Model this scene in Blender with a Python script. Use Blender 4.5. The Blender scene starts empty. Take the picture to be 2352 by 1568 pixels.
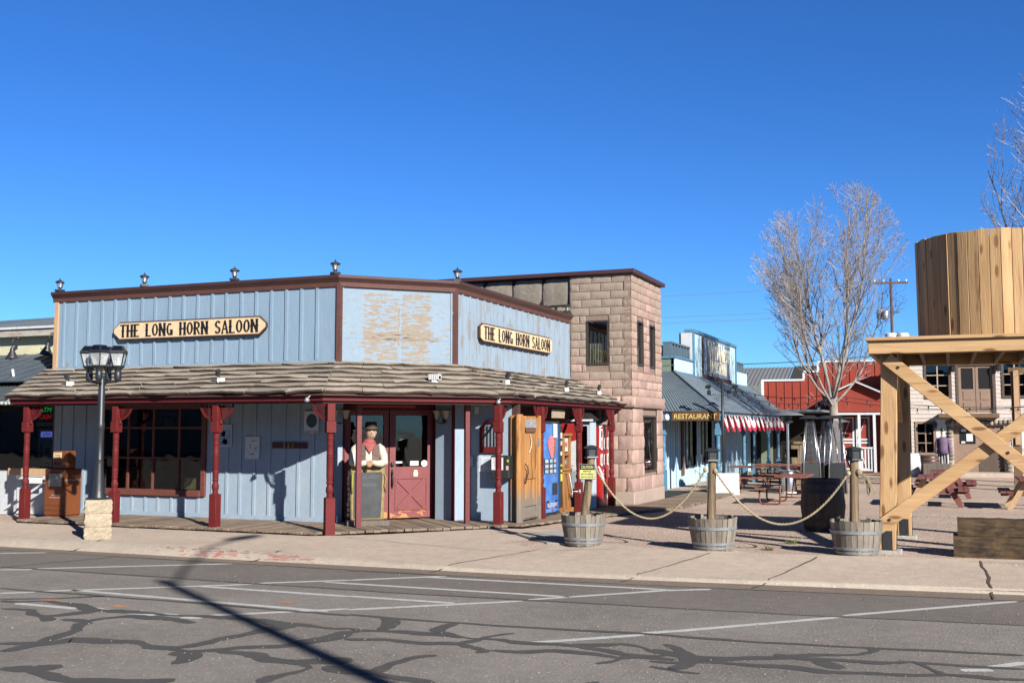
import bpy, bmesh, math, random
from math import sin, cos, pi, radians, hypot
from mathutils import Vector, Matrix
R = random.Random(7)
scene = bpy.context.scene
COL = scene.collection
V3 = Vector

# ------------------------------------------------------------------ camera model (metres; x along the saloon front, y into the plaza)
EYE, YAW, FOC, CX, CY = 1.8, radians(22.2), 2443.0, 1176.0, 784.0
PITCH = math.atan(196 / FOC)
def ground(Y):                                       # height of the plaza floor
    if Y < 28.9: return -0.03 - 0.014 * max(Y - 16, 0)
    return -0.21
def ray(x, y):
    a, b = (x - CX) / FOC, -(y - CY) / FOC
    f, u = cos(PITCH) - b * sin(PITCH), sin(PITCH) + b * cos(PITCH)
    c, s = cos(YAW), sin(YAW)
    return (a * c - f * s, a * s + f * c, u)
def at_depth(x, y, D):                               # survey point of the photo at a given distance
    d = ray(x, y); f = -d[0] * sin(YAW) + d[1] * cos(YAW); t = D / f
    return V3((d[0] * t, d[1] * t, EYE + d[2] * t))
def at_Y(x, y, Y):
    d = ray(x, y); t = Y / d[1]
    return V3((d[0] * t, Y, EYE + d[2] * t))

# ------------------------------------------------------------------ materials
MATS = {}
ALB = .74                                            # the photo is exposed well up: paints a little darker, exposure higher
def C(c, k=None):
    k = ALB if k is None else k
    return (c[0] * k, c[1] * k, c[2] * k, 1)
def mat(name, c1, c2=None, sc=4, st=(1, 1, 1), island=0, rough=.8, bump=.15, bsc=None, chips=None, metal=0, spec=.4,
        fine=.12, emit=0, grime=None):
    if name in MATS: return MATS[name]
    m = bpy.data.materials.new(name); m.use_nodes = True
    nt = m.node_tree; N, L = nt.nodes, nt.links; N.clear()
    out = N.new('ShaderNodeOutputMaterial'); b = N.new('ShaderNodeBsdfPrincipled'); L.new(b.outputs[0], out.inputs[0])
    b.inputs['Roughness'].default_value = rough; b.inputs['Metallic'].default_value = metal
    b.inputs['Specular IOR Level'].default_value = spec
    tc = N.new('ShaderNodeTexCoord'); mp = N.new('ShaderNodeMapping'); mp.inputs['Scale'].default_value = st
    L.new(tc.outputs['Object'], mp.inputs[0])
    def noise(scale, detail=5, ro=.6, vec=mp):
        n = N.new('ShaderNodeTexNoise'); n.inputs['Scale'].default_value = scale; n.inputs['Detail'].default_value = detail
        n.inputs['Roughness'].default_value = ro; L.new(vec.outputs[0], n.inputs['Vector']); return n
    def ramp(src, a, z):
        r = N.new('ShaderNodeMapRange'); r.inputs['From Min'].default_value = a; r.inputs['From Max'].default_value = z
        L.new(src, r.inputs['Value']); return r.outputs[0]
    def mix(f, a, c, mode='MIX'):
        x = N.new('ShaderNodeMix'); x.data_type = 'RGBA'; x.blend_type = mode
        if hasattr(f, 'links'): L.new(f, x.inputs[0])
        else: x.inputs[0].default_value = f
        for s, v in ((x.inputs[6], a), (x.inputs[7], c)):
            if hasattr(v, 'links'): L.new(v, s)
            else: s.default_value = v
        return x.outputs[2]
    c1 = C(c1); c2 = C(c2) if c2 else tuple(v * .82 for v in c1[:3]) + (1,)
    n1 = noise(sc); col = mix(ramp(n1.outputs[0], .32, .68), c1, c2)
    n2 = noise(sc * 6 + 3, 4)
    if fine:
        f = N.new('ShaderNodeMapRange'); f.inputs['To Min'].default_value = 1 - fine; f.inputs['To Max'].default_value = 1 + fine
        f.inputs['From Min'].default_value = .3; f.inputs['From Max'].default_value = .7; L.new(n2.outputs[0], f.inputs['Value'])
        col = mix(1, col, f.outputs[0], 'MULTIPLY')
    if island:
        g = N.new('ShaderNodeNewGeometry'); f = N.new('ShaderNodeMapRange')
        f.inputs['To Min'].default_value = 1 - island; f.inputs['To Max'].default_value = 1 + island * .6
        L.new(g.outputs['Random Per Island'], f.inputs['Value']); col = mix(1, col, f.outputs[0], 'MULTIPLY')
    if grime:
        gm = noise(grime[1], 6, .65, tc if len(grime) < 4 else mp); col = mix(ramp(gm.outputs[0], grime[2], grime[2] + .12), col, C(grime[0]))
    if chips:                                        # (colour, scale, threshold, stretch)
        mp2 = N.new('ShaderNodeMapping'); mp2.inputs['Scale'].default_value = chips[3]; L.new(tc.outputs['Object'], mp2.inputs[0])
        cn = noise(chips[1], 5, .62, mp2); col = mix(ramp(cn.outputs[0], chips[2], chips[2] + .02), col, C(chips[0]))
    L.new(col, b.inputs['Base Color'])
    if emit:
        L.new(col, b.inputs['Emission Color']); b.inputs['Emission Strength'].default_value = emit
    if bump:
        bp = N.new('ShaderNodeBump'); bp.inputs['Strength'].default_value = bump; bp.inputs['Distance'].default_value = .02
        nb = noise(bsc or sc * 5, 6); L.new(nb.outputs[0], bp.inputs['Height']); L.new(bp.outputs[0], b.inputs['Normal'])
    MATS[name] = m; return m
def glass(name, tint=(.6, .63, .62), rough=.02, refl=1.0):
    if name in MATS: return MATS[name]
    m = bpy.data.materials.new(name); m.use_nodes = True
    N, L = m.node_tree.nodes, m.node_tree.links; N.clear()
    out = N.new('ShaderNodeOutputMaterial'); t = N.new('ShaderNodeBsdfTransparent'); g = N.new('ShaderNodeBsdfGlossy')
    fr = N.new('ShaderNodeFresnel'); fr.inputs[0].default_value = 1.5; x = N.new('ShaderNodeMixShader')
    k = N.new('ShaderNodeMath'); k.operation = 'MULTIPLY'; k.inputs[1].default_value = 1.8 * refl; k.use_clamp = True
    t.inputs[0].default_value = (*tint, 1); g.inputs['Roughness'].default_value = rough
    tc = N.new('ShaderNodeTexCoord'); n = N.new('ShaderNodeTexNoise'); n.inputs['Scale'].default_value = 1.4; bp = N.new('ShaderNodeBump')
    bp.inputs['Strength'].default_value = .10; bp.inputs['Distance'].default_value = .03
    L.new(tc.outputs['Object'], n.inputs['Vector']); L.new(n.outputs[0], bp.inputs['Height']); L.new(bp.outputs[0], g.inputs['Normal'])
    ge = N.new('ShaderNodeNewGeometry'); nb = N.new('ShaderNodeMath'); nb.operation = 'SUBTRACT'; nb.inputs[0].default_value = 1; L.new(ge.outputs['Backfacing'], nb.inputs[1])
    k2 = N.new('ShaderNodeMath'); k2.operation = 'MULTIPLY'; L.new(k.outputs[0], k2.inputs[0]); L.new(nb.outputs[0], k2.inputs[1])
    L.new(fr.outputs[0], k.inputs[0]); L.new(k2.outputs[0], x.inputs[0]); L.new(t.outputs[0], x.inputs[1]); L.new(g.outputs[0], x.inputs[2])
    L.new(x.outputs[0], out.inputs[0]); MATS[name] = m; return m

# ------------------------------------------------------------------ mesh building
class Fr:
    """a vertical frame: u runs along a wall, z up, d out of the wall"""
    def __init__(s, ox, oy, ux, uy, oz=0):
        l = hypot(ux, uy); s.o = V3((ox, oy, oz)); s.u = V3((ux / l, uy / l, 0)); s.n = V3((uy / l, -ux / l, 0))
    def p(s, u, z, d=0): return s.o + s.u * u + s.n * d + V3((0, 0, z))
class MB:
    def __init__(s): s.v = []; s.f = []; s.m = []; s.mi = 0
    def add(s, vs, fs):
        b = len(s.v); s.v += [V3(p) for p in vs]
        for f in fs: s.f.append([b + i for i in f]); s.m.append(s.mi)
    def hexa(s, p):
        s.add(p, [(0, 3, 2, 1), (4, 5, 6, 7), (0, 1, 5, 4), (1, 2, 6, 5), (2, 3, 7, 6), (3, 0, 4, 7)])
    def box(s, x0, x1, y0, y1, z0, z1):
        s.hexa([(x0, y0, z0), (x1, y0, z0), (x1, y1, z0), (x0, y1, z0), (x0, y0, z1), (x1, y0, z1), (x1, y1, z1), (x0, y1, z1)])
    def fbox(s, f, u0, u1, z0, z1, d0, d1):
        s.hexa([f.p(u0, z0, d1), f.p(u1, z0, d1), f.p(u1, z0, d0), f.p(u0, z0, d0),
                f.p(u0, z1, d1), f.p(u1, z1, d1), f.p(u1, z1, d0), f.p(u0, z1, d0)])
    def bar(s, a, b, w, h, up=(0, 0, 1)):                # square bar from a to b
        a, b = V3(a), V3(b); t = (b - a).normalized(); sd = t.cross(V3(up))
        if sd.length < 1e-4: sd = V3((1, 0, 0))
        sd.normalize(); n = sd.cross(t)
        sd = sd * w / 2; n = n * h / 2
        s.hexa([a - sd - n, a + sd - n, b + sd - n, b - sd - n, a - sd + n, a + sd + n, b + sd + n, b - sd + n])
    def tube(s, pts, r, n=8, cap=True):
        pts = [V3(p) for p in pts]; rs = r if isinstance(r, (list, tuple)) else [r] * len(pts)
        vs = []; fs = []; prev = None
        for i, p in enumerate(pts):
            t = (pts[min(i + 1, len(pts) - 1)] - pts[max(i - 1, 0)]).normalized()
            if prev is None:
                a = t.orthogonal().normalized()
            else:
                a = prev - t * prev.dot(t)
                a = a.normalized() if a.length > 1e-5 else t.orthogonal().normalized()
            prev = a; c = t.cross(a)
            for k in range(n):
                g = 2 * pi * k / n; vs.append(p + (a * cos(g) + c * sin(g)) * rs[i])
        for i in range(len(pts) - 1):
            for k in range(n):
                k2 = (k + 1) % n; fs.append((i * n + k, i * n + k2, (i + 1) * n + k2, (i + 1) * n + k))
        if cap:
            fs.append(tuple(range(n - 1, -1, -1))); fs.append(tuple((len(pts) - 1) * n + k for k in range(n)))
        s.add(vs, fs)
    def lathe(s, prof, c=(0, 0, 0), n=20, rot=0, cap=True):   # prof: (radius, z)
        vs = []; fs = []; c = V3(c); m = len(prof)
        for r, z in prof:
            for k in range(n):
                g = rot + 2 * pi * k / n; vs.append(c + V3((r * cos(g), r * sin(g), z)))
        for i in range(m - 1):
            for k in range(n):
                k2 = (k + 1) % n; fs.append((i * n + k, i * n + k2, (i + 1) * n + k2, (i + 1) * n + k))
        if cap:
            fs.append(tuple(range(n - 1, -1, -1))); fs.append(tuple((m - 1) * n + k for k in range(n)))
        s.add(vs, fs)
    def ell(s, c, rx, ry, rz, n=12, m=8, M=None):
        vs = []; fs = []
        for i in range(m + 1):
            a = -pi / 2 + pi * i / m
            for k in range(n):
                g = 2 * pi * k / n; p = V3((rx * cos(a) * cos(g), ry * cos(a) * sin(g), rz * sin(a)))
                if M: p = M @ p
                vs.append(p + V3(c))
        for i in range(m):
            for k in range(n):
                k2 = (k + 1) % n; fs.append((i * n + k, i * n + k2, (i + 1) * n + k2, (i + 1) * n + k))
        s.add(vs, fs)
    def poly(s, f, pts, d0, d1):                          # outline on a wall frame, given thickness; pts counter-clockwise seen from outside
        n = len(pts); vs = [f.p(u, z, d1) for u, z in pts] + [f.p(u, z, d0) for u, z in pts]
        fs = [tuple(range(n)), tuple(range(2 * n - 1, n - 1, -1))] + [((i + 1) % n, i, n + i, n + (i + 1) % n) for i in range(n)]
        s.add(vs, fs)
    def slab(s, pts, z0, z1):                             # plan outline (ccw) given height
        n = len(pts); vs = [(x, y, z1) for x, y in pts] + [(x, y, z0) for x, y in pts]
        s.add(vs, [tuple(range(n)), tuple(range(2 * n - 1, n - 1, -1))] + [((i + 1) % n, i, n + i, n + (i + 1) % n) for i in range(n)])
    def holed(s, f, u0, u1, z0, z1, holes, d0, d1):       # wall with rectangular openings
        us = sorted({u0, u1, *[h[0] for h in holes], *[h[1] for h in holes]}); zs = sorted({z0, z1, *[h[2] for h in holes], *[h[3] for h in holes]})
        us = [u for u in us if u0 <= u <= u1]; zs = [z for z in zs if z0 <= z <= z1]
        solid = lambda i, j: 0 <= i < len(us) - 1 and 0 <= j < len(zs) - 1 and not any(
            h[0] - 1e-6 <= us[i] and us[i + 1] <= h[1] + 1e-6 and h[2] - 1e-6 <= zs[j] and zs[j + 1] <= h[3] + 1e-6 for h in holes)
        for i in range(len(us) - 1):
            for j in range(len(zs) - 1):
                if not solid(i, j): continue
                a, b, c, d = us[i], us[i + 1], zs[j], zs[j + 1]
                s.add([f.p(a, c, d1), f.p(b, c, d1), f.p(b, d, d1), f.p(a, d, d1)], [(0, 1, 2, 3)])
                s.add([f.p(a, c, d0), f.p(b, c, d0), f.p(b, d, d0), f.p(a, d, d0)], [(3, 2, 1, 0)])
                for (ii, jj, q) in ((i - 1, j, ((a, d), (a, c))), (i + 1, j, ((b, c), (b, d))), (i, j - 1, ((a, c), (b, c))), (i, j + 1, ((b, d), (a, d)))):
                    if not solid(ii, jj):
                        (p, r), (t, w) = q
                        s.add([f.p(p, r, d1), f.p(p, r, d0), f.p(t, w, d0), f.p(t, w, d1)], [(0, 1, 2, 3)])
    def build(s, name, mats, parent=None, bevel=0, smooth=False, angle=None, weld=False):
        me = bpy.data.meshes.new(name); off = V3((0, 0, 0))
        if parent is not None:
            o = parent
            while o: off += o.location; o = o.parent
        elif s.v:
            off = V3(((min(p.x for p in s.v) + max(p.x for p in s.v)) / 2, (min(p.y for p in s.v) + max(p.y for p in s.v)) / 2, min(p.z for p in s.v)))
        me.from_pydata([tuple(p - off) for p in s.v], [], s.f)
        mats = mats if isinstance(mats, (list, tuple)) else [mats]
        for m in mats: me.materials.append(m)
        if len(mats) > 1: me.polygons.foreach_set('material_index', s.m)
        if smooth or angle: me.polygons.foreach_set('use_smooth', [True] * len(me.polygons))
        bm = bmesh.new(); bm.from_mesh(me)
        if weld: bmesh.ops.remove_doubles(bm, verts=bm.verts, dist=.0005)
        bmesh.ops.recalc_face_normals(bm, faces=bm.faces)
        if angle:
            for e in bm.edges:
                if len(e.link_faces) == 2 and e.calc_face_angle(0) > angle: e.smooth = False
        bm.to_mesh(me); bm.free(); me.update()
        o = bpy.data.objects.new(name, me); COL.objects.link(o)
        if parent is not None: o.parent = parent
        else: o.location = off
        if bevel:
            b = o.modifiers.new('Bevel', 'BEVEL'); b.width = bevel; b.segments = 1; b.limit_method = 'ANGLE'; b.angle_limit = radians(40)
        return o
def tag(o, label=None, cat=None, group=None, kind=None):
    if label: o['label'] = label
    if cat: o['category'] = cat
    if group: o['group'] = group
    if kind: o['kind'] = kind
    return o
def thing(name, loc, label, cat, group=None):
    o = bpy.data.objects.new(name, None); COL.objects.link(o); o.location = loc; o.empty_display_size = .2
    return tag(o, label, cat, group)
def copy_tree(o, parent=None):
    c = o.copy(); COL.objects.link(c)
    if parent is not None: c.parent = parent; c.matrix_parent_inverse = o.matrix_parent_inverse.copy()
    for ch in list(o.children): copy_tree(ch, c)
    return c

# ------------------------------------------------------------------ lettering
def txt(mb, s, f, u, z, d, h, w=None, depth=.006, shear=0, bold=0, spacing=1):
    """plain lettering, centred on (u, z) of the frame; h = letter height, w = overall width"""
    cu = bpy.data.curves.new('t', 'FONT'); cu.body = s; cu.shear = shear; cu.space_character = spacing; cu.offset = bold; cu.resolution_u = 3
    ob = bpy.data.objects.new('t', cu); COL.objects.link(ob)
    me = bpy.data.meshes.new_from_object(ob.evaluated_get(bpy.context.evaluated_depsgraph_get()))
    xs = [v.co.x for v in me.vertices]; ys = [v.co.y for v in me.vertices]
    if xs:
        x0, x1, y0, y1 = min(xs), max(xs), min(ys), max(ys); sy = h / (y1 - y0); sx = w / (x1 - x0) if w else sy
        vs = [f.p(u + (v.co.x - (x0 + x1) / 2) * sx, z + (v.co.y - (y0 + y1) / 2) * sy, d + depth) for v in me.vertices]
        n = len(vs); fs = [tuple(p.vertices) for p in me.polygons]
        mb.add(vs, fs)
    bpy.data.objects.remove(ob); bpy.data.curves.remove(cu); bpy.data.meshes.remove(me)
WEST = {  # strokes of a slab-serif saloon alphabet: S = stem (x, y0, y1), B = thin bar (x0, y, x1), D = diagonal (x0,y0,x1,y1,w), A = arc (cx,cy,rx,ry,a0,a1)
    'T': (.62, 'S .31 0 1;B 0 .96 .62;B 0 .96 .04;B .6 .93 .64'), 'H': (.66, 'S .12 0 1;S .54 0 1;B .12 .5 .54'), 'E': (.58, 'S .12 0 1;B .1 .96 .56;B .12 .5 .42;B .1 .04 .56'),
    'L': (.58, 'S .12 0 1;B .1 .04 .56'), 'O': (.62, 'A .31 .5 .22 .42 0 360'), 'N': (.7, 'S .12 0 1;S .58 0 1;D .12 .98 .58 .02 .15'),
    'G': (.64, 'A .32 .5 .22 .42 50 335;S .52 .04 .44;B .36 .42 .6'), 'R': (.64, 'S .12 0 1;A .28 .72 .24 .23 -90 90;D .3 .5 .58 .02 .14;B .1 .96 .3;B .1 .49 .3'),
    'S': (.56, 'A .29 .72 .19 .21 20 270;A .27 .27 .2 .22 -160 90'), 'A': (.66, 'D .08 .02 .33 .98 .1;D .33 .98 .58 .02 .15;B .18 .34 .5;B 0 .03 .18;B .46 .03 .68'),
    'W': (.9, 'D .06 .98 .26 .02 .15;D .26 .02 .45 .8 .09;D .45 .98 .65 .02 .15;D .65 .02 .84 .98 .09;B 0 .97 .18;B .36 .97 .54;B .74 .97 .92'),
    'I': (.3, 'S .15 0 1'), 'D': (.64, 'S .12 0 1;A .24 .5 .28 .44 -90 90;B .1 .95 .26;B .1 .05 .26'), 'J': (.46, 'S .32 .2 1;A .18 .22 .14 .18 180 360'),
    'U': (.66, 'S .12 .25 1;S .54 .25 1;A .33 .27 .21 .23 180 360'), 'C': (.62, 'A .33 .5 .22 .42 55 305;S .52 .68 .9;S .52 .1 .3'), ' ': (.5, ''),
}
def western(mb, s, f, u, z, d, h, w, depth=.008, fat=1):
    tot = sum(WEST[c][0] + .08 for c in s) - .08; sx = w / tot; cu = u - w / 2; zz = z - h / 2; k = 0
    for c in s:
        P = lambda x, y: (cu + x * sx, zz + y * h)
        for st in WEST[c][1].split(';'):
            if not st: continue
            q = st.split(); a = [float(v) for v in q[1:]]; k += 1; e = depth + (k % 9) * .0003
            if q[0] == 'S':
                x, y0, y1 = a; t = .10 * fat
                pts = [(x - .15, y0), (x + .15, y0), (x + t, y0 + .1), (x + t, (y0 + y1) / 2 - .08), (x + t + .05, (y0 + y1) / 2), (x + t, (y0 + y1) / 2 + .08), (x + t, y1 - .1),
                       (x + .15, y1), (x - .15, y1), (x - t, y1 - .1), (x - t, (y0 + y1) / 2 + .08), (x - t - .05, (y0 + y1) / 2), (x - t, (y0 + y1) / 2 - .08), (x - t, y0 + .1)]
                mb.poly(f, [P(*p) for p in pts], d, d + e)
            elif q[0] == 'B':
                mb.poly(f, [P(a[0], a[1] - .045), P(a[2], a[1] - .045), P(a[2], a[1] + .045), P(a[0], a[1] + .045)], d, d + e)
            elif q[0] == 'D':
                x0, y0, x1, y1, t = a; t *= fat
                if y0 > y1: x0, y0, x1, y1 = x1, y1, x0, y0
                mb.poly(f, [P(x0 - t / 2, y0), P(x0 + t / 2, y0), P(x1 + t / 2, y1), P(x1 - t / 2, y1)], d, d + e)
            else:
                cx, cy, rx, ry, a0, a1 = a; n = max(6, int(abs(a1 - a0) / 22))
                for i in range(n):
                    g0, g1 = radians(a0 + (a1 - a0) * i / n), radians(a0 + (a1 - a0) * (i + 1) / n); ww = .085 * fat; hh = .05 * fat
                    qd = []
                    for g, o in ((g0, -1), (g0, 1), (g1, 1), (g1, -1)): qd.append(P(cx + (rx + o * ww) * cos(g), cy + (ry + o * hh) * sin(g)))
                    mb.poly(f, qd, d, d + depth + (i % 2) * .0002)
        cu += (WEST[c][0] + .08) * sx

# ------------------------------------------------------------------ camera, sky, sun
cam = bpy.data.cameras.new('Camera'); cam.sensor_width = 36; cam.lens = 36 * FOC / 2352; cam.clip_end = 3000; cam.clip_start = .05
co = bpy.data.objects.new('Camera', cam); COL.objects.link(co); co.location = (0, 0, EYE); co.rotation_euler = (pi / 2 + PITCH, 0, YAW); scene.camera = co
SUN_EL = radians(26); SUN_XY = V3((.795, -.606, 0)).normalized()
w = bpy.data.worlds.new('World'); scene.world = w; w.use_nodes = True
nt = w.node_tree; nt.nodes.clear(); wo = nt.nodes.new('ShaderNodeOutputWorld'); bg = nt.nodes.new('ShaderNodeBackground'); sk = nt.nodes.new('ShaderNodeTexSky')
sk.sky_type = 'NISHITA'; sk.sun_disc = False; sk.sun_elevation = SUN_EL; sk.sun_rotation = math.atan2(SUN_XY.x, SUN_XY.y)
sk.altitude = 2000; sk.air_density = 1.0; sk.dust_density = .0; sk.ozone_density = 4.0
# clear dry mountain air: deep blue, darkening toward the zenith
tcw = nt.nodes.new('ShaderNodeTexCoord'); sepw = nt.nodes.new('ShaderNodeSeparateXYZ'); nt.links.new(tcw.outputs['Generated'], sepw.inputs[0])
zr = nt.nodes.new('ShaderNodeMapRange'); zr.inputs[1].default_value = .38; zr.inputs[2].default_value = .62; zr.inputs[3].default_value = 1; zr.inputs[4].default_value = .16; nt.links.new(sepw.outputs[2], zr.inputs[0])
tint = nt.nodes.new('ShaderNodeMix'); tint.data_type = 'RGBA'; tint.blend_type = 'MULTIPLY'; tint.inputs[0].default_value = 1; nt.links.new(sk.outputs[0], tint.inputs[6])
hz = nt.nodes.new('ShaderNodeMapRange'); hz.inputs[1].default_value = .02; hz.inputs[2].default_value = .30; nt.links.new(sepw.outputs[2], hz.inputs[0])
tc2 = nt.nodes.new('ShaderNodeMix'); tc2.data_type = 'RGBA'; tc2.inputs[6].default_value = (.50, .88, 1.28, 1); tc2.inputs[7].default_value = (.34, .77, 1.28, 1); nt.links.new(hz.outputs[0], tc2.inputs[0]); nt.links.new(tc2.outputs[2], tint.inputs[7])
dk = nt.nodes.new('ShaderNodeMix'); dk.data_type = 'RGBA'; dk.blend_type = 'MULTIPLY'; dk.inputs[0].default_value = 1; nt.links.new(tint.outputs[2], dk.inputs[6]); nt.links.new(zr.outputs[0], dk.inputs[7])
bg.inputs[1].default_value = .059; nt.links.new(dk.outputs[2], bg.inputs[0]); nt.links.new(bg.outputs[0], wo.inputs[0])
sl = bpy.data.lights.new('Sun', 'SUN'); sl.energy = 5.0; sl.angle = radians(.53); sl.color = (1, .955, .885)
so = bpy.data.objects.new('Sun', sl); COL.objects.link(so); so.location = (20, -20, 30)
so.rotation_euler = (-(SUN_XY * cos(SUN_EL) + V3((0, 0, sin(SUN_EL))))).to_track_quat('-Z', 'Y').to_euler()
scene.view_settings.view_transform = 'Standard'; scene.view_settings.look = 'None'; scene.view_settings.gamma = 1; scene.view_settings.exposure = 1.02
scene.cycles.diffuse_bounces = 1

# ================================================================== ground, road, pavement
def speckle(name, base, dark, light, sc, patch=None, bump=.5, rough=.9, specks=.62):
    m = mat(name, base, dark, sc=.5, rough=rough, bump=bump, bsc=sc, fine=.1, spec=.2)
    N, L = m.node_tree.nodes, m.node_tree.links; b = N['Principled BSDF']; src = b.inputs['Base Color'].links[0].from_socket
    tc = N['Texture Coordinate']
    for (s, thr, colr, up) in ((sc, specks, light, 1), (sc * .7, specks + .02, dark, 1), (9, .64, dark, .4)):
        n = N.new('ShaderNodeTexNoise'); n.inputs['Scale'].default_value = s; n.inputs['Detail'].default_value = 3; L.new(tc.outputs['Object'], n.inputs['Vector'])
        mr = N.new('ShaderNodeMapRange'); mr.inputs['From Min'].default_value = thr; mr.inputs['From Max'].default_value = thr + .06; mr.inputs['To Max'].default_value = up; L.new(n.outputs[0], mr.inputs['Value'])
        x = N.new('ShaderNodeMix'); x.data_type = 'RGBA'; L.new(mr.outputs[0], x.inputs[0]); L.new(src, x.inputs[6]); x.inputs[7].default_value = C(colr); src = x.outputs[2]
    L.new(src, b.inputs['Base Color']); return m
def sheet(name, rows, m, kind='structure'):               # rows of points, back to front
    mb = MB(); n = len(rows[0]); vs = [p for r in rows for p in r]
    fs = [(i * n + k, i * n + k + 1, (i + 1) * n + k + 1, (i + 1) * n + k) for i in range(len(rows) - 1) for k in range(n - 1)]
    mb.add(vs, fs); o = mb.build(name, m); o['kind'] = kind; return o
m_road = speckle('asphalt', (.29, .262, .236), (.205, .184, .166), (.50, .46, .415), 34)
m_road2 = speckle('patched asphalt', (.215, .190, .170), (.17, .15, .134), (.37, .335, .30), 46)
m_conc = speckle('pavement concrete', (.585, .475, .385), (.50, .405, .33), (.70, .59, .49), 30, bump=.35)
m_kerb = speckle('kerb concrete', (.49, .415, .34), (.40, .34, .28), (.58, .50, .42), 26, bump=.4)
m_gut = speckle('gutter concrete', (.25, .195, .155), (.19, .15, .12), (.34, .28, .23), 26, bump=.4)
m_grav = speckle('plaza gravel', (.57, .435, .35), (.42, .315, .25), (.76, .63, .53), 26, bump=.8, specks=.58)
m_pale = speckle('patched concrete', (.46, .43, .39), (.38, .35, .32), (.55, .52, .48), 22)
XS = [-400, -60, -30, -20, -14, -11.5, -9.8, -8.6, -7.4, -6.2, -5, -3.4, -1.5, .7, 3, 8, 20, 400]
def lerp(t, x):
    for (a, va), (b, vb) in zip(t, t[1:]):
        if x <= b: return va + (vb - va) * max(0, (x - a)) / (b - a)
    return t[-1][1]
Ya = lambda x: lerp([(-400, 12.95), (-14, 12.95), (-8, 12.96), (-5.5, 13.0), (-3.4, 13.14), (.7, 13.55), (3, 13.8), (400, 14)], x)     # asphalt edge
Yg = lambda x: lerp([(-400, 13.22), (-10, 13.22), (-7, 13.3), (-5, 13.32), (.7, 13.95), (3, 14.2), (400, 14.4)], x)           # back of gutter
Yk = lambda x: lerp([(-400, 13.62), (-10.5, 13.62), (-8, 13.52), (-5.5, 13.45), (.7, 14.05), (3, 14.3), (400, 14.5)], x)         # top of kerb
Zk = lambda x: lerp([(-400, -.035), (-10.5, -.035), (-8, -.075), (-5.8, -.105), (400, -.105)], x)
Yb = lambda x: lerp([(-400, 15.5), (-9.9, 15.5), (-9, 16.2), (-7.6, 17.95), (-6.3, 18.2), (-5.2, 16.35), (-4.2, 15.85), (-2.4, 15.75), (0, 16.2), (1.2, 16.5), (400, 16.6)], x)
sheet('road', [[(x, -120, -.17) for x in XS], [(x, 6, -.17) for x in XS], [(x, Ya(x) - 1.62, -.17) for x in XS]], m_road)
sheet('road', [[(x, Ya(x) - 1.62, -.17) for x in XS], [(x, Ya(x), -.17) for x in XS]], m_road2)
def bulge(rows):                                        # finer stations give the kerb and slab gentle unevenness
    return rows
XF = [-60 + i * .5 for i in range(160)] + [25, 60, 400]; XF = [-400] + XF
sheet('gutter', [[(x, Ya(x) - .002, -.166) for x in XF], [(x, Yg(x) + .03, -.158) for x in XF]], m_gut)
sheet('kerb', [[(x, Yg(x), -.162) for x in XF], [(x, Yg(x) + (Yk(x) - Yg(x)) * .35, -.16 + (Zk(x) + .16) * .62 + .008 * sin(x * 1.7)) for x in XF],
               [(x, Yk(x) - .08, Zk(x) - .012) for x in XF], [(x, Yk(x) + .02, Zk(x)) for x in XF]], m_kerb)
for o in (COL.objects['kerb'],): o.data.polygons.foreach_set('use_smooth', [True] * len(o.data.polygons))
sheet('pavement', [[(x, Yk(x) + .02, Zk(x)) for x in XF], [(x, Yk(x) + .7, (Zk(x) * .6 - .02)) for x in XF], [(x, Yb(x), -.03 if x < -6 else ground(Yb(x)) + .012) for x in XF]], m_conc)
GY = [12.7, 13.3, 14.4, 16, 18, 20, 24, 28, 33, 37, 41, 60, 120, 1500]
def gz(x, y): return -.26 if y < 13.5 else (-.2 if y < 15 else ground(y) - (.03 if x < -6 and y < 19 else 0))
sheet('ground', [[(x, y, gz(x, y)) for x in [-1500, -100, -40, -20, -12, -9.9, -7, -6, -4, -2, 0, 2, 6, 20, 100, 1500]] for y in GY], m_grav)

# pavement joints, cracks of the slabs and the pale patch by the boardwalk
m_joint = mat('joint dirt', (.10, .07, .055), rough=1, bump=0)
def ribbon(mb, pts, w, z, jit=.25, seed=0, sub=6, wob=.0):
    r = random.Random(seed); P = []
    ph = [r.uniform(0, 6.3) for _ in range(6)]; acc = 0
    for a, b in zip(pts, pts[1:]):
        sub = max(2, int(hypot(b[0] - a[0], b[1] - a[1]) / .07)) if sub < 14 else sub
        for i in range(sub): P.append(V3((a[0] + (b[0] - a[0]) * i / sub, a[1] + (b[1] - a[1]) * i / sub, 0)))
    P.append(V3((*pts[-1], 0)))
    n = len(P); vs = []; fs = []
    for i, p in enumerate(P):
        t = (P[min(i + 1, n - 1)] - P[max(i - 1, 0)]); t.normalize(); s = V3((-t.y, t.x, 0))
        e = lambda a_, b_: (sin(i * a_ + ph[b_]) + .6 * sin(i * a_ * 2.3 + ph[b_ + 1])) / 1.6
        q = p + s * wob * e(.33, 0); k = w / 2 * (1 + jit * e(.21, 2) + jit * .35 * r.uniform(-1, 1)) * (1 if 0 < i < n - 1 else .5)
        zz = z(q.x, q.y) if callable(z) else z
        vs += [(q + s * k) + V3((0, 0, zz)), (q - s * k) + V3((0, 0, zz))]
    mb.add(vs, [(2 * i, 2 * i + 1, 2 * i + 3, 2 * i + 2) for i in range(n - 1)])
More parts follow.
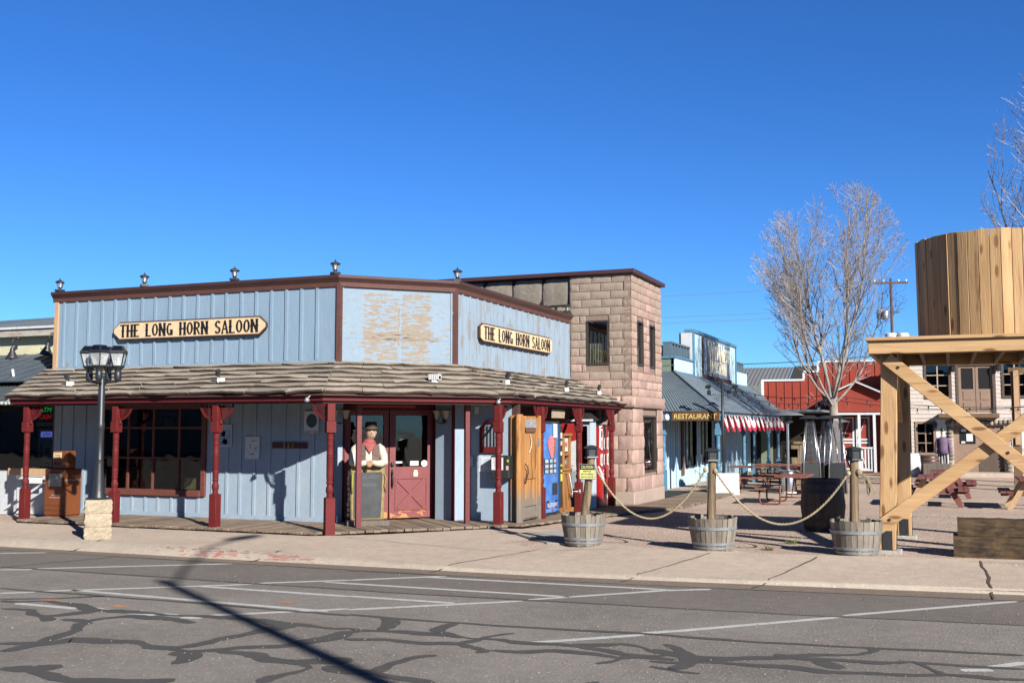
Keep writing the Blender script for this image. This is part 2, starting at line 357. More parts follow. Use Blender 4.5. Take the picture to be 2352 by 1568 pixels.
def pav_z(x, y):
    y0, y1, y2 = Yk(x) + .02, Yk(x) + .7, Yb(x); z0, z1 = Zk(x), Zk(x) * .6 - .02; z2 = -.03 if x < -6 else ground(y2) + .012
    if y < y0:
        ya = Yg(x); return (-.16 + (z0 + .16) * max(0, min(1, (y - ya) / (y0 - ya))) + .012) if y > ya else -.155
    return (z0 + (z1 - z0) * (y - y0) / (y1 - y0) if y < y1 else z1 + (z2 - z1) * (y - y1) / (y2 - y1)) + .006
mb = MB()
for i, (a, b, w_) in enumerate([((-12.95, 13.15), (-12.75, 13.7), .05), ((-9.5, 13.1), (-9.3, 13.66), .05), ((-6.55, 13.1), (-5.75, 15.6), .022), ((-3.9, 13.2), (-3.25, 15.6), .022), ((-2.25, 13.3), (-1.75, 15.7), .028), ((.42, 13.5), (.36, 16.1), .03),
                               ((-9.3, 15.55), (-6.6, 14.95), .012), ((-6.6, 14.95), (-4.7, 15.6), .014)]):
    ribbon(mb, [a, ((a[0] + b[0]) / 2 + .03, (a[1] + b[1]) / 2), b], w_, pav_z, .35, i, 8, .014)
o = mb.build('pavement_joint', m_joint); o['kind'] = 'structure'
mb = MB(); mb.slab([(-6.9, 17.1), (-5.9, 15.9), (-5.2, 15.85), (-5.15, 16.4), (-5.6, 17.5), (-6.4, 17.9)], -.06, -.012); o = mb.build('concrete_patch', m_pale, bevel=.01); o['kind'] = 'structure'
# faded red paint on the kerb
m_redk = mat('faded kerb paint', (.40, .15, .12), (.50, .26, .21), sc=6, bump=.1)
mb = MB(); r = random.Random(3)
for k in range(150):
    x = r.choice([r.gauss(-10.75, .3), r.gauss(-10.2, .3), r.gauss(-9.0, .25), r.gauss(-9.5, .4)]); y = r.uniform(Yg(x) + .03, Yk(x) - .10); s = r.uniform(.012, .045)
    zc = lambda px, py: (-.16 + (Zk(px) + .16) * .62 + .008 * sin(px * 1.7) if py < Yg(px) + .14 else 0)
    def kz(px, py):
        ya, yb, yc = Yg(px), Yg(px) + (Yk(px) - Yg(px)) * .35, Yk(px) - .08
        zb = -.16 + (Zk(px) + .16) * .62 + .008 * sin(px * 1.7); zc_ = Zk(px) - .012
        return (zb + (zc_ - zb) * (py - yb) / (yc - yb) if py > yb else -.162 + (zb + .162) * (py - ya) / (yb - ya)) + .004
    n = 7; pts = [(x + s * 1.9 * cos(2 * pi * i / n) * r.uniform(.5, 1), y + s * .5 * sin(2 * pi * i / n) * r.uniform(.5, 1)) for i in range(n)]
    mb.add([(px, py, kz(px, py)) for px, py in pts], [tuple(range(n))])
o = mb.build('kerb_paint', m_redk); o['kind'] = 'structure'
MARKS=[((-13.79,12.58),(-13.19,12.93)),((-12.2,11.14),(-11.82,11.34)),((-11.83,11.42),(-9.63,12.9)),((-10.49,9.59),(-10.18,9.82)),((-10.15,9.89),(-8.16,11.32)),((-8.12,11.44),(-7.2,12.11)),((-7.2,12.11),(-6.22,12.91)),((-9.9,10.11),(-6.21,9.99)),((-7.25,9.29),(-6.08,10.22)),((-6.06,10.17),(-4.53,11.42)),((-4.5,11.53),(-3.12,12.89)),((-8.73,10.95),(-6.51,10.95)),((-6.54,10.98),(-5.18,10.99)),((-7.41,11.84),(-4.13,11.89)),((-6.5,12.72),(-3.16,12.86)),((-3.38,12.68),(-2.73,13.1)),((-3.63,9.23),(-2.73,10.03)),((-2.77,10.08),(-2.5,10.32)),((-2.56,10.25),(-1.09,11.72)),((-1.07,11.82),(0.67,13.51)),((0.04,9.55),(0.28,9.66)),((0.23,9.72),(0.55,10.07)),((-9.74,9.12),(-8.79,9.11)),((-8.7,9.2),(-8.43,9.15)),((-8.48,9.14),(-7.77,9.1)),((-7.91,9.2),(-7.55,9.19)),((-7.43,9.1),(-7.2,9.16)),]
CRACKS=[(.06,[(-14.2,12.96),(-13.08,13.08),(-11.74,12.94),(-10.5,12.92),(-9.57,12.96),(-7.7,12.94)]),(.06,[(-7.68,12.88),(-6.65,12.94),(-4.55,13.08),(-3.19,13.18)]),(.06,[(-3.3,13.15),(-2.0,13.27),(0.74,13.56)]),(.06,[(-12.43,11.35),(-11.88,11.4),(-11.11,11.39),(-9.86,11.42),(-8.18,11.38),(-7.74,11.39),(-6.78,11.4)]),(.06,[(-6.79,11.39),(-5.9,11.4),(-4.54,11.49),(-2.81,11.6)]),(.06,[(-2.91,11.59),(-1.56,11.67),(0.65,11.91)]),(.05,[(-12.37,11.29),(-12.17,11.9),(-11.78,12.88)]),(.09,[(-10.8,9.87),(-10.09,9.88),(-9.18,9.89),(-7.71,9.9),(-6.7,9.86),(-5.86,9.86)]),(.1,[(-5.9,9.9),(-5.29,9.89),(-4.29,9.91),(-2.81,10.06),(-2.45,10.09)]),(.1,[(-2.53,10.07),(-1.64,10.07),(-0.68,10.2),(0.55,10.37)]),(.18,[(-10.04,9.19),(-9.49,9.36),(-8.83,9.2),(-8.48,9.14),(-8.12,9.19),(-7.7,9.11),(-7.38,9.24),(-6.87,9.31),(-6.31,9.17),(-5.49,9.25)]),(.14,[(-5.49,9.23),(-5.34,9.23),(-4.82,9.32),(-4.29,9.19)]),(.1,[(-10.13,9.27),(-9.54,9.57),(-9.18,9.89)]),(.16,[(-9.6,8.78),(-9.22,8.83),(-8.82,8.65),(-8.68,8.71),(-8.52,9.07)]),(.22,[(-8.82,8.65),(-8.58,8.38)]),(.18,[(-8.48,8.56),(-8.16,8.51),(-8.12,8.75),(-7.92,8.97),(-7.64,9.04),(-7.1,8.88)]),(.22,[(-8.16,8.51),(-7.89,8.15),(-7.79,7.87),(-7.82,7.59),(-8.08,7.41)]),(.2,[(-7.79,7.15),(-7.75,7.44),(-7.61,7.79),(-7.3,7.77),(-7.0,7.93),(-6.73,7.82),(-6.48,7.92),(-6.34,8.16),(-6.26,8.5),(-6.15,8.94),(-6.16,9.15)]),(.24,[(-6.33,7.74),(-6.15,7.62),(-6.01,7.33)]),(.2,[(-6.73,7.82),(-6.27,7.77),(-5.99,7.92),(-5.63,8.31),(-5.44,8.75),(-5.4,9.09)]),(.22,[(-5.99,7.92),(-5.71,7.86),(-5.47,7.74),(-5.11,7.76),(-4.79,8.08)]),(.18,[(-5.11,7.76),(-4.95,7.62),(-4.96,7.33),(-4.94,7.05)]),(.2,[(-7.24,6.65),(-6.97,6.7),(-6.83,6.91)]),(.18,[(-6.93,6.69),(-6.61,6.55),(-6.4,6.53),(-6.12,6.62),(-5.65,6.88)]),(.16,[(-5.36,9.92),(-5.17,9.43),(-5.21,9.28)]),(.16,[(-5.44,8.71),(-5.46,9.06),(-5.34,9.23)]),(.16,[(-4.64,9.9),(-4.64,9.6),(-4.66,9.38)]),(.13,[(-5.27,8.82),(-4.83,8.89),(-4.42,8.84),(-4.17,8.94),(-4.11,9.34),(-3.93,9.64)]),(.13,[(-4.66,9.38),(-4.18,9.23),(-3.88,9.31),(-3.49,9.25),(-3.14,9.26),(-2.68,9.1),(-2.25,9.25)]),(.15,[(-4.17,8.94),(-3.92,8.9),(-3.79,8.81),(-3.88,8.68)]),(.13,[(-3.79,8.81),(-3.33,9.0),(-2.92,9.01),(-2.68,8.91),(-2.78,8.67)]),(.17,[(-2.68,8.91),(-2.46,9.03),(-2.2,9.04)]),(.13,[(-3.26,9.21),(-2.97,9.39),(-2.79,9.5),(-2.57,9.45),(-2.32,9.28)]),(.15,[(-4.13,8.43),(-4.27,8.26),(-4.35,8.01),(-4.32,7.7),(-4.51,7.68),(-4.82,7.73)]),(.16,[(-4.32,7.7),(-4.0,7.61),(-3.73,7.54)]),(.15,[(-2.68,7.97),(-2.59,8.08)]),(.16,[(-2.5,9.38),(-2.3,9.25),(-2.12,9.25),(-1.78,9.29),(-1.41,9.47),(-1.16,9.61),(-0.79,9.9),(-0.68,10.05),(-0.68,10.2)]),(.2,[(-2.42,9.68),(-2.29,9.54),(-2.13,9.32),(-2.13,8.85),(-2.15,8.69)]),(.14,[(-2.39,8.94),(-2.01,9.06),(-1.48,9.08),(-0.98,9.13),(-0.5,9.18),(-0.03,9.29),(0.5,9.41)]),(.14,[(-1.45,9.53),(-1.15,9.51),(-0.77,9.6),(-0.33,9.71),(-0.2,9.48),(-0.08,9.32),(0.32,9.31)]),(.1,[(-0.33,9.71),(0.52,9.78)]),(.16,[(-1.15,9.51),(-1.01,9.38),(-0.83,9.29)]),(.08,[(-2.33,8.74),(-2.04,8.64),(-1.89,8.64)]),]
m_line = mat('road paint', (.62, .62, .6), (.5, .5, .48), sc=9, rough=.7, bump=.2, bsc=60, chips=((.16, .15, .14), 14, .64, (1, 1, 1)))
m_seal = mat('crack sealant', (.078, .074, .070), (.095, .089, .083), sc=3, rough=.75, bump=.25, bsc=40)
mb = MB()
for i, (a, b) in enumerate(MARKS): ribbon(mb, [a, b], .1, -.1688 + (i % 3) * .0003, .06, i, 14, .002)
o = mb.build('road_marking', m_line); o['kind'] = 'structure'
mb = MB()
for i, (w_, pts) in enumerate(CRACKS): ribbon(mb, pts, w_ * .8, -.1676 + (i % 5) * .0003, .5 if w_ > .1 else .2, i, 7, .06 if w_ > .1 else .012)
o = mb.build('crack_sealant', m_seal); o['kind'] = 'structure'
m_spot = mat('orange spray mark', (.55, .25, .13), bump=0)
mb = MB(); r = random.Random(5)
for (x, y) in ((-9.55, 9.45), (-10.0, 9.2), (-7.0, 10.35), (-8.5, 9.4)):
    n = 9; mb.add([(x + .16 * cos(2 * pi * i / n) * r.uniform(.6, 1), y + .07 * sin(2 * pi * i / n) * r.uniform(.5, 1), -.1686) for i in range(n)], [tuple(range(n))])
o = mb.build('spray_mark', m_spot); o['kind'] = 'structure'
# loose grit on road and plaza
m_grit = mat('loose grit', (.16, .12, .10), (.4, .34, .3), sc=3, bump=0, island=.5)
mb = MB(); r = random.Random(11)
for k in range(2600):
    if r.random() < .25: x, y = r.uniform(-11, 1.5), r.uniform(7, 13); z = -.166; s = r.uniform(.004, .011)
    else: x, y = r.uniform(-5.6, 2.5), r.uniform(16.3, 26); z = ground(y); s = r.uniform(.006, .017)
    a = r.uniform(0, 6); pts = [(x + s * cos(a + q), y + s * sin(a + q), z) for q in (0, 1.9, 4.1)]; mb.add(pts + [(x, y, z + s * 1.1)], [(0, 1, 3), (1, 2, 3), (2, 0, 3)])
o = mb.build('grit', m_grit); o['kind'] = 'stuff'

# timber boardwalk: real planks
m_deck = mat('weathered deck boards', (.27, .20, .14), (.185, .135, .10), sc=3, st=(1, 1, 1), island=.35, rough=.9, bump=.35, bsc=30)
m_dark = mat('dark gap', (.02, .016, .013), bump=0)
mb = MB(); r = random.Random(21)
def plank_run(pa, pb, qa, qb, z, wdt, th=.045):           # planks laid across from edge a to edge b
    L_ = (V3((*pb, 0)) - V3((*pa, 0))).length; n = max(1, round(L_ / wdt))
    for i in range(n):
        t0, t1 = (i + .03) / n, (i + .97) / n; e = r.uniform(-.03, .03); dz = r.uniform(-.006, .006)
        P = lambda t, o: V3((pa[0] + (pb[0] - pa[0]) * t, pa[1] + (pb[1] - pa[1]) * t, 0)) if o else V3((qa[0] + (qb[0] - qa[0]) * t, qa[1] + (qb[1] - qa[1]) * t, 0))
        out = (P(.5, 1) - P(.5, 0)).normalized() * e
        zf = z if callable(z) else (lambda x, y: z)
        c = [P(t0, 1) + out, P(t1, 1) + out, P(t1, 0), P(t0, 0)]
        mb.hexa([p + V3((0, 0, zf(p.x, p.y) - th + dz)) for p in c] + [p + V3((0, 0, zf(p.x, p.y) + dz)) for p in c])
plank_run((-16.75, 15.62), (-9.95, 15.62), (-16.75, 17.32), (-9.95, 17.32), .02, .14)
plank_run((-9.95, 15.62), (-7.45, 18.1), (-11.6, 17.0), (-8.9, 19.7), .02, .14)
dz = lambda x, y: .02 + min(0, -(y - 18) * .0175) if y < 26 else -.12 - min(y - 26, 3) * .01
for (ya, yb) in ((18.25, 25.85), (25.85, 30), (30, 33.5)):
    x0 = -8.9 if ya < 25 else -7.2
    plank_run((-5.95 if ya > 18.3 else -7.35, ya), (-5.95, yb) if ya > 18.3 else (-5.95, yb), (x0, ya), (x0, yb), lambda x, y: dz(x, y) - .0, .14)
o = mb.build('boardwalk', m_deck, bevel=.006); o['kind'] = 'structure'
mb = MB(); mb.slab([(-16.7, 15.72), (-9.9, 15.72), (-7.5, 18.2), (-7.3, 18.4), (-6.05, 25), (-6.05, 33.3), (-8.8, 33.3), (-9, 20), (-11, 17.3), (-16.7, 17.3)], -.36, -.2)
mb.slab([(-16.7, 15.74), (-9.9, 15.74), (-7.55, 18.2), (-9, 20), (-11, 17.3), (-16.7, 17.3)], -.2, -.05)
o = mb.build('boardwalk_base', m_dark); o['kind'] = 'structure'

# ================================================================== the saloon
m_blue = mat('pale blue painted boards', (.25, .355, .455), (.222, .32, .415), sc=1.2, st=(3, 3, .35), rough=.75, bump=.25, bsc=25, fine=.06, grime=((.215, .29, .36), 2.1, .56, 1), chips=((.24, .25, .26), 2.4, .66, (1.2, 1, .5)))
m_blue_s = mat('weathered blue side boards', (.30, .38, .455), (.27, .345, .42), sc=1.2, st=(3, 3, .35), rough=.8, bump=.25, bsc=25, fine=.06, chips=((.27, .29, .31), 1.5, .535, (1, 2.4, .8)))
m_blue_l = mat('lower blue boards', (.275, .36, .445), (.34, .41, .475), sc=1.0, st=(2, 2, .8), rough=.75, bump=.2, bsc=25, fine=.06)
m_maroon = mat('maroon porch paint', (.125, .014, .014), (.105, .012, .014), sc=3, rough=.62, spec=.2, bump=.12, bsc=40, fine=.1)
m_post = mat('chipped maroon post paint', (.14, .016, .015), (.115, .014, .015), sc=3, rough=.62, spec=.2, bump=.15, bsc=40, fine=.1, chips=((.55, .44, .33), 4.2, .685, (1, 1, .35)))
m_cap = mat('dark brown cornice metal', (.060, .024, .022), (.075, .032, .028), sc=2, rough=.45, bump=.05, spec=.5)
m_trim = mat('red brown trim', (.125, .05, .036), (.095, .038, .028), sc=4, st=(1, 1, 1), rough=.7, bump=.2, chips=((.36, .30, .26), 6, .68, (1, 1, .3)))
m_shake = mat('weathered cedar shakes', (.43, .365, .29), (.32, .268, .21), sc=2.2, island=.30, rough=.9, bump=.5, bsc=35, fine=.18, grime=((.17, .14, .11), 4.5, .63))
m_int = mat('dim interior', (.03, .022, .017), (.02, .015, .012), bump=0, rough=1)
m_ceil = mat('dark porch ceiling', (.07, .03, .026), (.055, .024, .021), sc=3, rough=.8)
m_cream = mat('cream sign paint', (.78, .58, .36), (.72, .52, .31), sc=2, rough=.6, bump=.12, chips=((.22, .12, .07), 5, .73, (.25, 1, 2.2)))
m_black = mat('black lettering', (.012, .012, .012), rough=.5, bump=0, fine=0)
m_signedge = mat('burnt brown sign edge', (.085, .04, .025), (.055, .027, .018), sc=6, rough=.8)
m_wframe = mat('window redwood', (.17, .052, .036), (.13, .04, .028), sc=3, st=(.4, 1, 3), rough=.7, bump=.25)
m_nat = mat('bare pine board', (.55, .36, .20), (.46, .29, .16), sc=3, st=(3, 3, .4), rough=.8)
m_glass = glass('window glass')
m_metal = mat('galvanised grey', (.42, .43, .44), (.36, .37, .38), sc=5, rough=.45, metal=.6, bump=.05)
m_white = mat('white enamel', (.75, .74, .72), (.70, .69, .67), rough=.5, bump=.02)
m_iron = mat('black iron', (.022, .024, .026), (.03, .031, .033), sc=6, rough=.45, bump=.08, spec=.5)
def milky(name, c, a):
    m = mat(name, c, rough=.3, bump=0, fine=0); m.node_tree.nodes['Principled BSDF'].inputs['Alpha'].default_value = a; return m
m_frosted = milky('milky lantern glass', (.85, .88, .85), .42)
def peel_panel():
    m = mat('flaking blue plywood', (.245, .325, .40), (.225, .30, .37), sc=2, st=(1, 1, 1), rough=.8, bump=.3, bsc=14, fine=.05)
    N, L = m.node_tree.nodes, m.node_tree.links; b = N['Principled BSDF']; src = b.inputs['Base Color'].links[0].from_socket
    tc = N['Texture Coordinate']; sep = N.new('ShaderNodeSeparateXYZ'); L.new(tc.outputs['Object'], sep.inputs[0])
    def rng(sock, a, b_, c, d):                         # soft window: 1 between b and c
        r1 = N.new('ShaderNodeMapRange'); r1.inputs[1].default_value = a; r1.inputs[2].default_value = b_; L.new(sock, r1.inputs[0])
        r2 = N.new('ShaderNodeMapRange'); r2.inputs[1].default_value = c; r2.inputs[2].default_value = d; r2.inputs[3].default_value = 1; r2.inputs[4].default_value = 0; L.new(sock, r2.inputs[0])
        q = N.new('ShaderNodeMath'); q.operation = 'MULTIPLY'; L.new(r1.outputs[0], q.inputs[0]); L.new(r2.outputs[0], q.inputs[1]); return q.outputs[0]
    def op(o, a, b_):
        q = N.new('ShaderNodeMath'); q.operation = o
        for s, v in ((q.inputs[0], a), (q.inputs[1], b_)):
            if hasattr(v, 'links'): L.new(v, s)
            else: s.default_value = v
        return q.outputs[0]
    dn = N.new('ShaderNodeTexNoise'); dn.inputs['Scale'].default_value = 5; L.new(tc.outputs['Object'], dn.inputs['Vector'])
    X, Z = op('ADD', sep.outputs[0], op('MULTIPLY', op('SUBTRACT', dn.outputs[0], .5), .12)), op('ADD', sep.outputs[2], op('MULTIPLY', op('SUBTRACT', dn.outputs[0], .5), .15))
    def nz(st, s, d=6):
        mp = N.new('ShaderNodeMapping'); mp.inputs['Scale'].default_value = st; L.new(tc.outputs['Object'], mp.inputs[0])
        n = N.new('ShaderNodeTexNoise'); n.inputs['Scale'].default_value = s; n.inputs['Detail'].default_value = d; n.inputs['Roughness'].default_value = .65; L.new(mp.outputs[0], n.inputs['Vector']); return n.outputs[0]
    flake = nz((1, 1, 4.5), 5.5); grain = nz((1, 1, 9), 9)
    # X here is in metres across the building; the old sign covered the middle of the panel
    left, right = rng(X, -.72, -.66, -.03, .02), rng(X, .05, .08, .62, .70); body = rng(Z, .06, .10, 1.36, 1.43)
    zone = op('MULTIPLY', op('MAXIMUM', op('MULTIPLY', left, .9), right), body); strip = op('MULTIPLY', rng(X, -.005, .005, .03, .04), rng(Z, .35, .4, 1.1, 1.15))
    low = op('MULTIPLY', rng(X, -.7, -.5, .7, .9), rng(Z, .44, .50, .60, .72))
    v = op('ADD', op('ADD', flake, op('MULTIPLY', zone, .122)), op('ADD', op('MULTIPLY', strip, .25), op('MULTIPLY', low, .09)))
    mr = N.new('ShaderNodeMapRange'); mr.inputs[1].default_value = .595; mr.inputs[2].default_value = .625; L.new(v, mr.inputs[0])
    wood = N.new('ShaderNodeMix'); wood.data_type = 'RGBA'; L.new(grain, wood.inputs[0]); wood.inputs[6].default_value = (.13, .10, .072, 1); wood.inputs[7].default_value = (.28, .232, .178, 1)
    x = N.new('ShaderNodeMix'); x.data_type = 'RGBA'; L.new(mr.outputs[0], x.inputs[0]); L.new(src, x.inputs[6]); L.new(wood.outputs[2], x.inputs[7])
    # dark splits in the ply
    sp = op('ADD', nz((1, 1, 14), 3.2), op('MULTIPLY', low, .2)); m2 = N.new('ShaderNodeMapRange'); m2.inputs[1].default_value = .765; m2.inputs[2].default_value = .79; L.new(sp, m2.inputs[0])
    y = N.new('ShaderNodeMix'); y.data_type = 'RGBA'; L.new(m2.outputs[0], y.inputs[0]); L.new(x.outputs[2], y.inputs[6]); y.inputs[7].default_value = (.05, .04, .035, 1)
    L.new(y.outputs[2], b.inputs['Base Color']); return m

FW, CW, SW = Fr(0, 17.35, 1, 0), Fr(-10.62, 17.35, 1, 1), Fr(-8.97, 19.0, 0, 1)
sal = thing('saloon_building', (-13, 17.35, 0), 'pale blue board saloon with shake roofed maroon porch and flaking blank corner panel', 'building')
WIN = (-16.27, -13.72, .53, 2.2)
mb = MB(); mb.holed(FW, -17.6, -10.72, .0, 2.98, [WIN], -.12, 0)
for i in range(20):
    u = -17.42 + i * .33 + R.uniform(-.015, .015)
    if u > -10.85: continue
    if WIN[0] - .08 < u < WIN[1] + .12: mb.fbox(FW, u - .028, u + .028, .1, .44, .0, .022)
    else: mb.fbox(FW, u - .028, u + .028, .1, 2.3, .0, .022)
for a, b in ((-17.6, -14.1), (-14.1, -10.8)): mb.fbox(FW, a, b, .0, .1, .0, .03)
mb.build('lower_wall', m_blue_l, sal)
mb = MB(); mb.fbox(FW, -17.6, -10.62, 2.98, 4.52, -.15, 0)
for i in range(20):
    u = -17.43 + i * .352 + R.uniform(-.012, .012)
    if u > -10.75: break
    # slightly bowed battens, as the sun has warped them
    k = R.uniform(-.012, .012); zs = [3.07, 3.4, 3.8, 4.2, 4.5]
    for a, b in zip(zs, zs[1:]):
        f = lambda z: u + k * sin((z - 3.05) * 2.2)
        mb.hexa([FW.p(f(a) - .03, a, .024), FW.p(f(a) + .03, a, .024), FW.p(f(a) + .03, a, -.01), FW.p(f(a) - .03, a, -.01),
                 FW.p(f(b) - .03, b, .024), FW.p(f(b) + .03, b, .024), FW.p(f(b) + .03, b, -.01), FW.p(f(b) - .03, b, -.01)])
mb.fbox(FW, -17.56, -10.66, 2.98, 3.065, 0, .028)
mb.build('false_front', m_blue, sal)
mb = MB(); mb.fbox(FW, -17.68, -17.57, 2.7, 4.5, -.16, .035); mb.build('corner_board', m_nat, sal, bevel=.004)
# the flaking corner panel, built about its own middle so its wear is tied to the board
pn = bpy.data.objects.new('corner_panel', None); bpy.data.objects.remove(pn)
mb = MB(); L_ = 2.333
for (a, b, c, d) in ((-L_ / 2 + .02, L_ / 2 - .02, 0, 1.54),):
    mb.box(a, b, -.0, .12, c, d)
for (a, b) in ((-L_ / 2 + .0, -L_ / 2 + .09), (L_ / 2 - .09, L_ / 2)): mb.box(a, b, -.02, .1, .0, 1.54)
mb.box(-L_ / 2 + .09, L_ / 2 - .09, -.018, .1, -.0, .07)
mb.box(-L_ / 2 + .09, L_ / 2 - .09, -.004, .05, .505, .51)
me_p = mb.build('corner_panel', peel_panel(), None); me_p.parent = sal
cpt = (V3((-10.62, 17.35, 0)) + V3((-8.97, 19.0, 0))) / 2
# origin is the bottom middle; keep texture space: x across, z up
me_p.location = V3((cpt.x + 13, cpt.y - 17.35, 2.98)) + V3((-.05, .05, 0)); me_p.rotation_euler = (0, 0, pi / 4)
mb = MB(); mb.fbox(SW, 0, 6.93, 2.98, 4.54, -.15, 0)
for i in range(19): u = .32 + i * .362; mb.fbox(SW, u - .026, u + .026, 3.06, 4.5, 0, .024)
mb.fbox(SW, .06, 6.9, 2.98, 3.06, 0, .028)
mb.build('side_false_front', m_blue_s, sal)
for (a, b) in (((-10.62, 17.35), 1), ((-8.97, 19.0), 1)):
    mb = MB(); mb.slab([(a[0] - .035, a[1] - .045), (a[0] + .045, a[1] - .035), (a[0] + .045, a[1] + .05), (a[0] - .035, a[1] + .05)], 2.95, 4.52); mb.build('corner_trim', m_trim, sal)
def cornice(name, prof, m):                              # runs round the three faces
    mb = MB(); path = [V3((-17.72, 17.35, 0)), V3((-10.62, 17.35, 0)), V3((-8.97, 19, 0)), V3((-8.97, 25.9, 0))]
    nor = [V3((0, -1, 0)), V3((.7071, -.7071, 0)), V3((1, 0, 0))]; vs = []; n = len(prof)
    for i, p in enumerate(path):
        if i == 0: m_ = nor[0]
        elif i == 3: m_ = nor[2]
        else:
            m_ = (nor[i - 1] + nor[i]).normalized(); m_ = m_ / m_.dot(nor[i])
        for d, z in prof: vs.append(p + m_ * d + V3((0, 0, z)))
    fs = [(i * n + k, i * n + (k + 1) % n, (i + 1) * n + (k + 1) % n, (i + 1) * n + k) for i in range(3) for k in range(n)]
    fs += [tuple(range(n)), tuple(3 * n + k for k in range(n - 1, -1, -1))]
    mb.add(vs, fs); return mb.build(name, m, sal)
cornice('frieze', [(-.1, 4.46), (.035, 4.46), (.045, 4.545), (-.1, 4.545)], m_trim)
cornice('cornice', [(-.2, 4.545), (.05, 4.545), (.07, 4.575), (.11, 4.62), (.115, 4.675), (-.2, 4.685)], m_cap)
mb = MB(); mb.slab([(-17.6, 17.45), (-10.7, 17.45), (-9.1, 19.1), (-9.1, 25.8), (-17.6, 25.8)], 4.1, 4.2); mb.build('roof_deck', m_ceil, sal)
mb = MB(); mb.box(-17.6, -17.55, 17.5, 25.8, 0, 4.1); mb.box(-17.6, -9.1, 25.75, 25.8, 0, 4.1); mb.build('rear_wall', m_blue, sal)

# ---- front window
wn = MB(); wn.fbox(FW, WIN[0] - .09, WIN[0] + .005, .52, 2.24, -.1, .05); wn.fbox(FW, WIN[1] - .005, WIN[1] + .1, .43, 2.24, -.1, .055); wn.fbox(FW, WIN[0] - .09, WIN[1] + .1, 2.16, 2.26, -.1, .045)
win = wn.build('window', m_wframe, sal, bevel=.006)
mb = MB(); mb.fbox(FW, WIN[0] - .12, WIN[1] - .006, .42, .545, -.1, .075); mb.build('sill', m_wframe, win, bevel=.008)
mb = MB()
for u in (-15.62, -14.98, -14.33): mb.fbox(FW, u - .022, u + .022, .545, 2.16, -.07, -.02)
for z in (1.17, 1.78):
    us = [WIN[0], -15.642, -15.598, -15.002, -14.958, -14.352, -14.308, WIN[1]]
    for a, b in zip(us[::2], us[1::2]): mb.fbox(FW, a, b, z - .02, z + .02, -.068, -.022)
mb.build('muntins', m_wframe, win)
mb = MB(); mb.fbox(FW, WIN[0], WIN[1], .545, 2.16, -.052, -.046); mb.build('pane', m_glass, win)
mb = MB()                                                # the room behind: back, sides, floor
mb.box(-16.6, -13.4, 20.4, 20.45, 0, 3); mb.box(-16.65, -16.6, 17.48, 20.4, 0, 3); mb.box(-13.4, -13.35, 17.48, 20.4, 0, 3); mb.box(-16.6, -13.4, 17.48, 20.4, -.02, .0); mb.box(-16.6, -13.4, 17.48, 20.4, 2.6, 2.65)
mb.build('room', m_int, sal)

# ---- corner entrance
DF = Fr(-10.0, 18.22, 1, 1)
mb = MB()
mb.slab([(-10.74, 17.352), (-10.69, 17.352), (-10.58, 17.462), (-10.7, 17.62), (-10.78, 17.5)], .0, 2.4)
def wall_run(p, q, z0, z1, t=.1):
    f = Fr(p[0], p[1], q[0] - p[0], q[1] - p[1]); l = hypot(q[0] - p[0], q[1] - p[1]); mb.fbox(f, 0, l, z0, z1, -t, 0)
mb.build('entrance_wall', m_blue_l, sal)
for a_, b_, t_ in (((-9.22, 18.66), (-8.80, 18.57), .1), ((-8.77, 18.575), (-8.56, 18.835), .1), ((-8.555, 18.845), (-7.70, 18.86), .1), ((-9.30, 18.98), (-9.225, 18.67), .08)):
    mb = MB(); wall_run(a_, b_, .02, 2.4, t_); mb.build('entrance_wall', m_blue_l, sal)
mb = MB(); mb.slab([(-10.76, 17.30), (-10.71, 17.30), (-10.69, 17.345), (-10.76, 17.345)], .02, 2.3); mb.build('entrance_corner_trim', m_maroon, sal); mb = MB(); mb.slab([(-8.815, 18.535), (-8.765, 18.535), (-8.765, 18.58), (-8.815, 18.58)], .02, 2.3)
mb.build('entrance_corner_trim', m_maroon, sal)
m_door = mat('sun faded maroon door', (.215, .05, .052), (.185, .042, .044), sc=3, st=(2, 2, .7), rough=.6, bump=.15)
m_doorlow = mat('door with bare kick board', (.225, .055, .054), (.195, .046, .046), sc=3, rough=.6, chips=((.48, .22, .07), 4.5, .515, (1, 1, 2.2)))
mb = MB(); mb.fbox(DF, -1.02, -.885, .02, 2.3, -.08, .06); mb.fbox(DF, .885, 1.0, .02, 2.3, -.08, .06); mb.fbox(DF, -1.02, 1.0, 2.12, 2.3, -.08, .062); mb.build('door_frame', m_maroon, sal, bevel=.005)
mb = MB(); mb.fbox(DF, -.62, .5, 2.17, 2.22, .062, .08); mb.build('header_strip', mat('orange header strip', (.42, .06, .02), rough=.5, bump=0), sal)
mb = MB(); mb.box(-11.5, -9, 20.2, 20.3, 0, 2.6); o = mb.build('lobby', m_int, sal)
